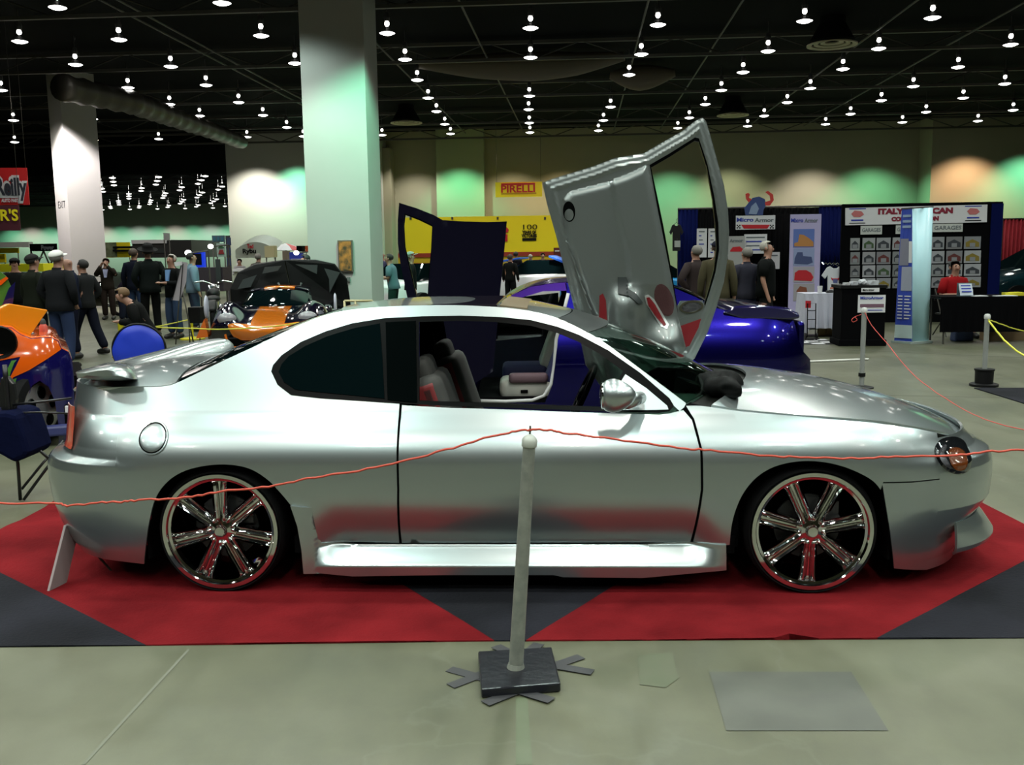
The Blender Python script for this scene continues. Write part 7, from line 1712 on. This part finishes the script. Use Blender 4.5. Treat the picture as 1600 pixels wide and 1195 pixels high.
L, t, p = panel_thing('yellow_banner', 'yellow upper panel below the white light bar', 'panel', -40, 388, 28, 395, 38.2, YELM, 0.1)
L, t, p = panel_thing('yellow_banner', 'yellow lower panel beneath the upper yellow one at the far left', 'panel', -40, 397, 8, 410, 38.4, YELM, 0.1)
L, t, p = panel_thing('banner_truss', 'black truss banner with Power lettering left of the white column', 'banner', 46, 381, 88, 392, 36.0, BLKC, 0.08)
ltext('lettering', L, 'Power', 64, 84, 387, GRYT, p, -0.02, 7, 0.01)
for a_, b_ in (((48, 392), (58, 415)), ((58, 415), (68, 392)), ((68, 392), (78, 415)), ((78, 415), (88, 392)), ((48, 415), (88, 415))): tubep('brace', [L.at(*a_, 0.05), L.at(*b_, 0.05)], 0.03, STEEL, p, 6)
L, t, p = panel_thing('yellow_car_hood', 'bright yellow car lid seen over the heads at the far left', 'car', -30, 413, 68, 424, 26.0, P3((0.75, 0.72, 0.02), 0.3), 1.2)
L, t, p = panel_thing('art_panel', 'yellow and green picture panel right of the left column', 'panel', 153, 379, 203, 402, 42.0, YELM, 0.1)
lbox('print', L, 162, 379, 183, 401, 0.02, mat('green_print', (0.08, 0.10, 0.04), rough=0.6, var=(3, (0.25, 0.28, 0.18))), p, y=-0.03)
for y in (385, 390): lbox('wing_bar', L, 176, y, 206, y + 3, 0.1, BLKT, p, y=-0.15)
L, t, p = panel_thing('trailer', 'black show trailer with a pale roof left of the far wall corner', 'trailer', 206, 376, 300, 402, 38.0, P3((0.02, 0.014, 0.012)), 3.0)
lbox('pale_roof', L, 205, 375, 260, 380, 3.0, WHT_, t, y=-0.05); lbox('emblem', L, 240, 388, 258, 395, 0.02, PAN, p, y=-0.03)
L, t, p = panel_thing('sign_post', 'small pale sign on a post above the black trailer', 'sign', 255, 364, 265, 375, 37.0, P3((0.40, 0.42, 0.42)), 0.05)
L, t, p = panel_thing('display_screen', 'blue glowing screen behind the man in light blue', 'screen', 299, 394, 320, 418, 26.0, mat('blue_screen', (0.01, 0.04, 0.5), emis=(0.01, 0.05, 0.8), es=0.7), 0.1); lbox('dark_picture', L, 299, 396, 315, 414, 0.02, BLKT, p, y=-0.03)
L, t, p = panel_thing('picture_wall', 'dark picture wall at the foot of the far corner', 'display', 352, 368, 363, 472, 30.0, P3((0.05, 0.05, 0.06)), 0.1)
for k in range(5): lbox('picture', L, 354, 371 + 16 * k, 361, 383 + 16 * k, 0.02, P3((0.03, 0.05, 0.12)), p, y=-0.03)
L, t, p = panel_thing('character_poster', 'pale poster with a red and green figure beside the picture wall', 'poster', 338, 380, 352, 401, 29.0, P3((0.30, 0.42, 0.38)), 0.05)
lpoly('red_patch', L, [(341, 397), (343, 390), (348, 390), (350, 397)], 0.02, P3((0.22, 0.02, 0.02)), p, y=-0.03); lpoly('green_patch', L, [(340, 387), (345, 383), (350, 387)], 0.02, P3((0.02, 0.10, 0.03)), p, y=-0.03)
L, t, p = panel_thing('picture_rack', 'rack of small blue pictures above the pale figure poster', 'display', 331, 368, 351, 378, 30.5, P3((0.10, 0.16, 0.22)), 0.05)
for k in range(3): lbox('picture', L, 333 + 6 * k, 370, 337 + 6 * k, 376, 0.02, P3((0.05, 0.20, 0.30)), p, y=-0.03)
def lamp_head(px, py, Y, label):
    q = PY(px, py, Y); t = thing('spotlight', label, 'lamp', (q.x, Y, 0), 0); z = q.z
    bm = bmesh.new(); bm_ball(bm, (0, 0, z), 1, n=12, sc=(0.085, 0.07, 0.07)); mesh_obj('bulb', bm, mat('stand_lamp', (1, 1, 1), emis=(1, 0.98, 0.95), es=6), t, smooth=True)
    bm = bmesh.new(); bm_tube(bm, [(0.12, 0, z), (0.5, 0, z + 0.04)], 0.02, n=6); bm_tube(bm, [(0.5, 0, z + 0.04), (0.5, 0, 0)], 0.02, n=6); mesh_obj('arm', bm, STEEL, t)
lamp_head(329, 385, 28, 'bright clip-on spotlight in front of the far green wall'); lamp_head(294, 395, 24, 'bright spotlight above the man in light blue'); lamp_head(463, 395, 30, 'bright spotlight under the red and white umbrella')
# canopy, umbrella
L = Loc(400, 33.0); t = lthing('canopy_tent', 'white canopy with Ted lettering in front of the pale wall', 'tent', L)
a_, b_ = L.at(368, 401), L.at(431, 401); ap = L.at(395, 378)
bm = bmesh.new(); nseg = 16
bm_grid(bm, lambda i, j: Vector((a_.x + (b_.x - a_.x) * i / nseg, 0.0 + 0.9 * j, a_.z + (ap.z - a_.z) * (sin(pi * (0.12 + 0.76 * i / nseg)) ** 0.8) + 0.25 * j)), nseg + 1, 2)
bm_grid(bm, lambda i, j: Vector((a_.x + (b_.x - a_.x) * i / nseg, 0.0, (a_.z + (ap.z - a_.z) * (sin(pi * (0.12 + 0.76 * i / nseg)) ** 0.8)) * j + (1 - j) * (a_.z - 0.05))), nseg + 1, 2)
cn = mesh_obj('canopy', bm, P3((0.42, 0.46, 0.40)), t, solid=0.01)
ltext('lettering', L, 'Ted', 386, 396, 385, REDT, cn, -0.03, 6, 0.008); ltext('lettering', L, 'Rybu', 379, 400, 392.5, BLKT, cn, -0.03, 7, 0.008)
for x in (370, 402, 429): q = L.at(x, 401); tubep('tent_leg', [Vector((q.x, 0.05, 0)), Vector((q.x, 0.05, q.z))], 0.03, WHT_, t, 6)
L, t, p = panel_thing('lit_cabinet', 'cream lit cabinet beside the white canopy', 'cabinet', 413, 384, 429, 402, 32.0, P3((0.60, 0.55, 0.32)), 0.3)
L, t, p = panel_thing('tan_cabinet', 'tan cabinet front under the red and white umbrella', 'cabinet', 441, 392, 450, 412, 31.5, P3((0.20, 0.17, 0.12)), 0.3)
p = PY(447, 395, 36.5); t = thing('parasol', 'red and white striped parasol left of the wide column', 'umbrella', (p.x, 36.5, 0), 0)
zt = PY(441, 380, 36.5).z; zb = PY(441, 391, 36.5).z; nr = 12
for k in range(nr):
    bm = bmesh.new(); a0, a1 = 2 * pi * k / nr, 2 * pi * (k + 1) / nr
    v = [bm.verts.new(q) for q in ((0, 0, zt), (0.42 * cos(a0), 0.42 * sin(a0), (zt * 0.6 + zb * 0.4)), (0.75 * cos(a0), 0.75 * sin(a0), zb), (0.75 * cos(a1), 0.75 * sin(a1), zb), (0.42 * cos(a1), 0.42 * sin(a1), (zt * 0.6 + zb * 0.4)))]; bm.faces.new(v)
    mesh_obj('canopy_panel', bm, P3((0.55, 0.06, 0.06)) if (k % 4) in (2,) else WHT_, t, solid=0.01)
tubep('pole', [(0, 0, 0), (0, 0, zt)], 0.025, STEEL, t)
L, t, p = panel_thing('blue_stall', 'blue and white stall front left of the wide column', 'stall', 452, 394, 470, 412, 31.0, P3((0.02, 0.05, 0.45)), 0.3); lbox('white_base', L, 455, 404, 469, 412, 0.05, P3((0.30, 0.32, 0.5)), p, y=-0.06)
L, t, p = panel_thing('orange_vehicle_top', 'orange car roof showing just left of the wide column', 'car', 472, 384, 489, 393, 38.5, P3((0.6, 0.10, 0.02)), 1.0)
L, t, p = panel_thing('dark_cabinet', 'dark box between the parasol and the orange roof', 'cabinet', 463, 384, 472, 393, 34.5, BLKC, 0.4)
L, t, p = panel_thing('pale_counter', 'pale counter with a yellow object under the canopy', 'counter', 365, 421, 378, 470, 28.0, P3((0.30, 0.32, 0.26)), 0.4); lbox('white_top', L, 363, 420, 379, 424, 0.5, WHT_, t, y=-0.05); lbox('yellow_item', L, 368, 436, 374, 446, 0.1, YELM, p, y=-0.12)
L, t, p = panel_thing('dark_kiosk', 'dark kiosk behind the motorcycle', 'kiosk', 306, 418, 350, 455, 25.0, P3((0.03, 0.022, 0.03)), 0.6); lbox('grey_trim', L, 336, 405, 345, 440, 0.05, PAN, p, y=-0.06)
L, t, p = panel_thing('blue_partition', 'dark blue partition at the foot of the wide column', 'panel', 511, 446, 535, 492, 18.3, P3((0.02, 0.025, 0.16)), 0.05); lbox('rail', L, 511, 478, 535, 480, 0.06, STEEL, p, y=-0.03)
t = thing('handrail', 'low cream handrail at the right foot of the wide column', 'rail', (*PY(558, 480, 16.9).xy, 0), HROT); LH = Loc(558, 16.9)
for x in (541, 558, 585): q = LH.at(x, 470, 0); tubep('post', [Vector((q.x, 0, 0)), Vector((q.x, 0, q.z))], 0.02, P3((0.45, 0.42, 0.22)), t)
tubep('top_rail', [LH.at(541, 470), LH.at(585, 470)], 0.02, P3((0.45, 0.42, 0.22)), t)
# --- centre background ------------------------------------------------------
L, t, p = panel_thing('hanging_banner', 'yellow Pirelli banner hanging on the back wall', 'banner', 774, 285, 847, 307, 42.6, YELM, 0.05, legs=False)
ltext('lettering', L, 'PIRELLI', 783, 836, 295.5, REDT, p, -0.02, 11, 0.012); lbox('text_line', L, 783, 301.5, 838, 303, 0.02, P3((0.5, 0.30, 0.01)), p, y=-0.02); lbox('letter_bar', L, 783, 286.5, 836, 288.5, 0.02, REDT, p, y=-0.02)
for x in (776, 845): q = L.at(x, 285, 0.03); tubep('hanging_wire', [q, Vector((q.x, q.y, 7.0))], 0.008, STEEL, t, 5)
L, t, p = panel_thing('banner_wall', 'long yellow banner wall with 100 years of victories lettering', 'banner', 622, 340, 900, 395, 40.0, P3((0.86, 0.70, 0.005), 0.6), 0.12)
lbox('lower_yellow_band', L, 622, 399, 900, 420, 0.1, P3((0.60, 0.42, 0.01)), t, zmin=0.0); lbox('red_rail', L, 622, 396, 900, 399, 0.16, P3((0.30, 0.03, 0.01)), t, y=-0.04)
ltext('lettering', L, '100', 816, 838, 355, BLKT, p, -0.03, 8, 0.0); ltext('lettering', L, 'YEARS OF', 816, 838, 363, BLKT, p, -0.03, 4.5, 0.01); ltext('lettering', L, 'VICTORIES', 815, 839, 368.5, BLKT, p, -0.03, 5, 0.01); lbox('black_tab', L, 816, 372, 838, 376, 0.02, BLKT, p, y=-0.03)
lbox('red_logo_tile', L, 779, 366, 793, 377, 0.03, REDT, p, y=-0.04); lpoly('red_logo', L, [(784, 364), (786, 357), (792, 355), (795, 359), (793, 363)], 0.03, REDT, p, y=-0.04)
for x in (640, 705, 776, 850): lbox('clip', L, x, 339, x + 3, 343, 0.1, STEEL, p, y=-0.04)
L, t, p = panel_thing('sign_column', 'dark red sign column left of the raised silver door', 'sign', 865, 387, 877, 415, 33.0, P3((0.10, 0.008, 0.012)), 0.3); lbox('white_script', L, 867, 391, 874, 393, 0.02, WHT_, p, y=-0.03)
CW = mat('white_car_paint', (0.70, 0.70, 0.72), rough=0.15, coat=1.0)
def small_car(px, Y, yaw, label, body, sc=1.0, wing=None, z0=0.0):
    p = PY(px, 420, Y); t = thing('show_car', label, 'car', (p.x, Y, 0), yaw)
    secs = [(-2.1, .50, .78, .55), (-1.9, .45, .88, .72), (-1.0, .35, .92, .86), (-.7, .35, .93, .87), (0.6, .35, .90, .87), (1.2, .40, .82, .86), (1.9, .45, .66, .76), (2.15, .48, .55, .5)]
    bm = bmesh.new(); R_ = []
    for x, zb_, zt_, hw_ in secs: R_.append([bm.verts.new((x * sc, y * sc, z * sc)) for y, z in ((-hw_, .22), (-hw_ * 1.02, .5), (-hw_ * .96, zt_ * .93), (-hw_ * .75, zt_), (0, zt_ + .04), (hw_ * .75, zt_), (hw_ * .96, zt_ * .93), (hw_ * 1.02, .5), (hw_, .22))])
    for A_, B_ in zip(R_, R_[1:]):
        for k in range(9): bm.faces.new((A_[k], A_[(k + 1) % 9], B_[(k + 1) % 9], B_[k]))
    bm.faces.new(R_[0]); bm.faces.new(R_[-1][::-1]); mesh_obj('body', bm, body, t, auto=50, bevel=0.03)
    bm = bmesh.new(); lo, hi = [(-1.35, -.72), (0.85, -.74), (0.85, .74), (-1.35, .72)], [(-.85, -.55), (0.15, -.57), (0.15, .57), (-.85, .55)]
    A_ = [bm.verts.new((x * sc, y * sc, .90 * sc)) for x, y in lo]; B_ = [bm.verts.new((x * sc, y * sc, 1.30 * sc)) for x, y in hi]
    for k in range(4): bm.faces.new((A_[k], A_[(k + 1) % 4], B_[(k + 1) % 4], B_[k]))
    bm.faces.new(B_); mesh_obj('cabin', bm, TINT if not wing else wing, t, bevel=0.04)
    for x in (-1.35, 1.35):
        for s in (-1, 1): bm = bmesh.new(); bm_lathe(bm, [(0, -0.1), (0.2, -0.1), (0.21, -0.07), (0.31, -0.1), (0.32, 0.1), (0, 0.1)], c=(x * sc, s * .80 * sc, .32 * sc), axis='Y', n=20); mesh_obj('wheel', bm, RUBBER, t, auto=40)
    return t
small_car(664, 24.5, radians(60), 'white car with a black wheel seen between the raised dark door and the column', CW)
sc_ = small_car(838, 29.0, radians(165), 'white car with blue lifted panels before the yellow banner wall', CW)
bm = bmesh.new(); bm_box(bm, (0.9, 0.2, 1.28), (1.2, 1.0, 0.05), rot=Matrix.Rotation(radians(8), 3, 'Y')); mesh_obj('lifted_hood', bm, P3((0.03, 0.12, 0.6), 0.2), sc_, bevel=0.01)
bm = bmesh.new(); bm_box(bm, (-1.0, 0.2, 1.22), (1.0, 1.0, 0.06), rot=Matrix.Rotation(radians(-22), 3, 'Y')); mesh_obj('lifted_panel', bm, P3((0.03, 0.12, 0.6), 0.2), sc_, bevel=0.01)
small_car(1640, 22.5, radians(190), 'dark teal car at the right edge beyond the display wall', mat('dark_teal_paint', (0.005, 0.02, 0.025), rough=0.1, coat=1.0), sc=1.15)
small_car(1010, 24.0, radians(20), 'light blue car glimpsed past the edge of the raised silver door', P3((0.02, 0.22, 0.5), 0.2))
spot(PY(850, 300, 27.5), PY(850, 425, 28.6), 900, (1, .97, .95), 30, 0.5, 0.1)
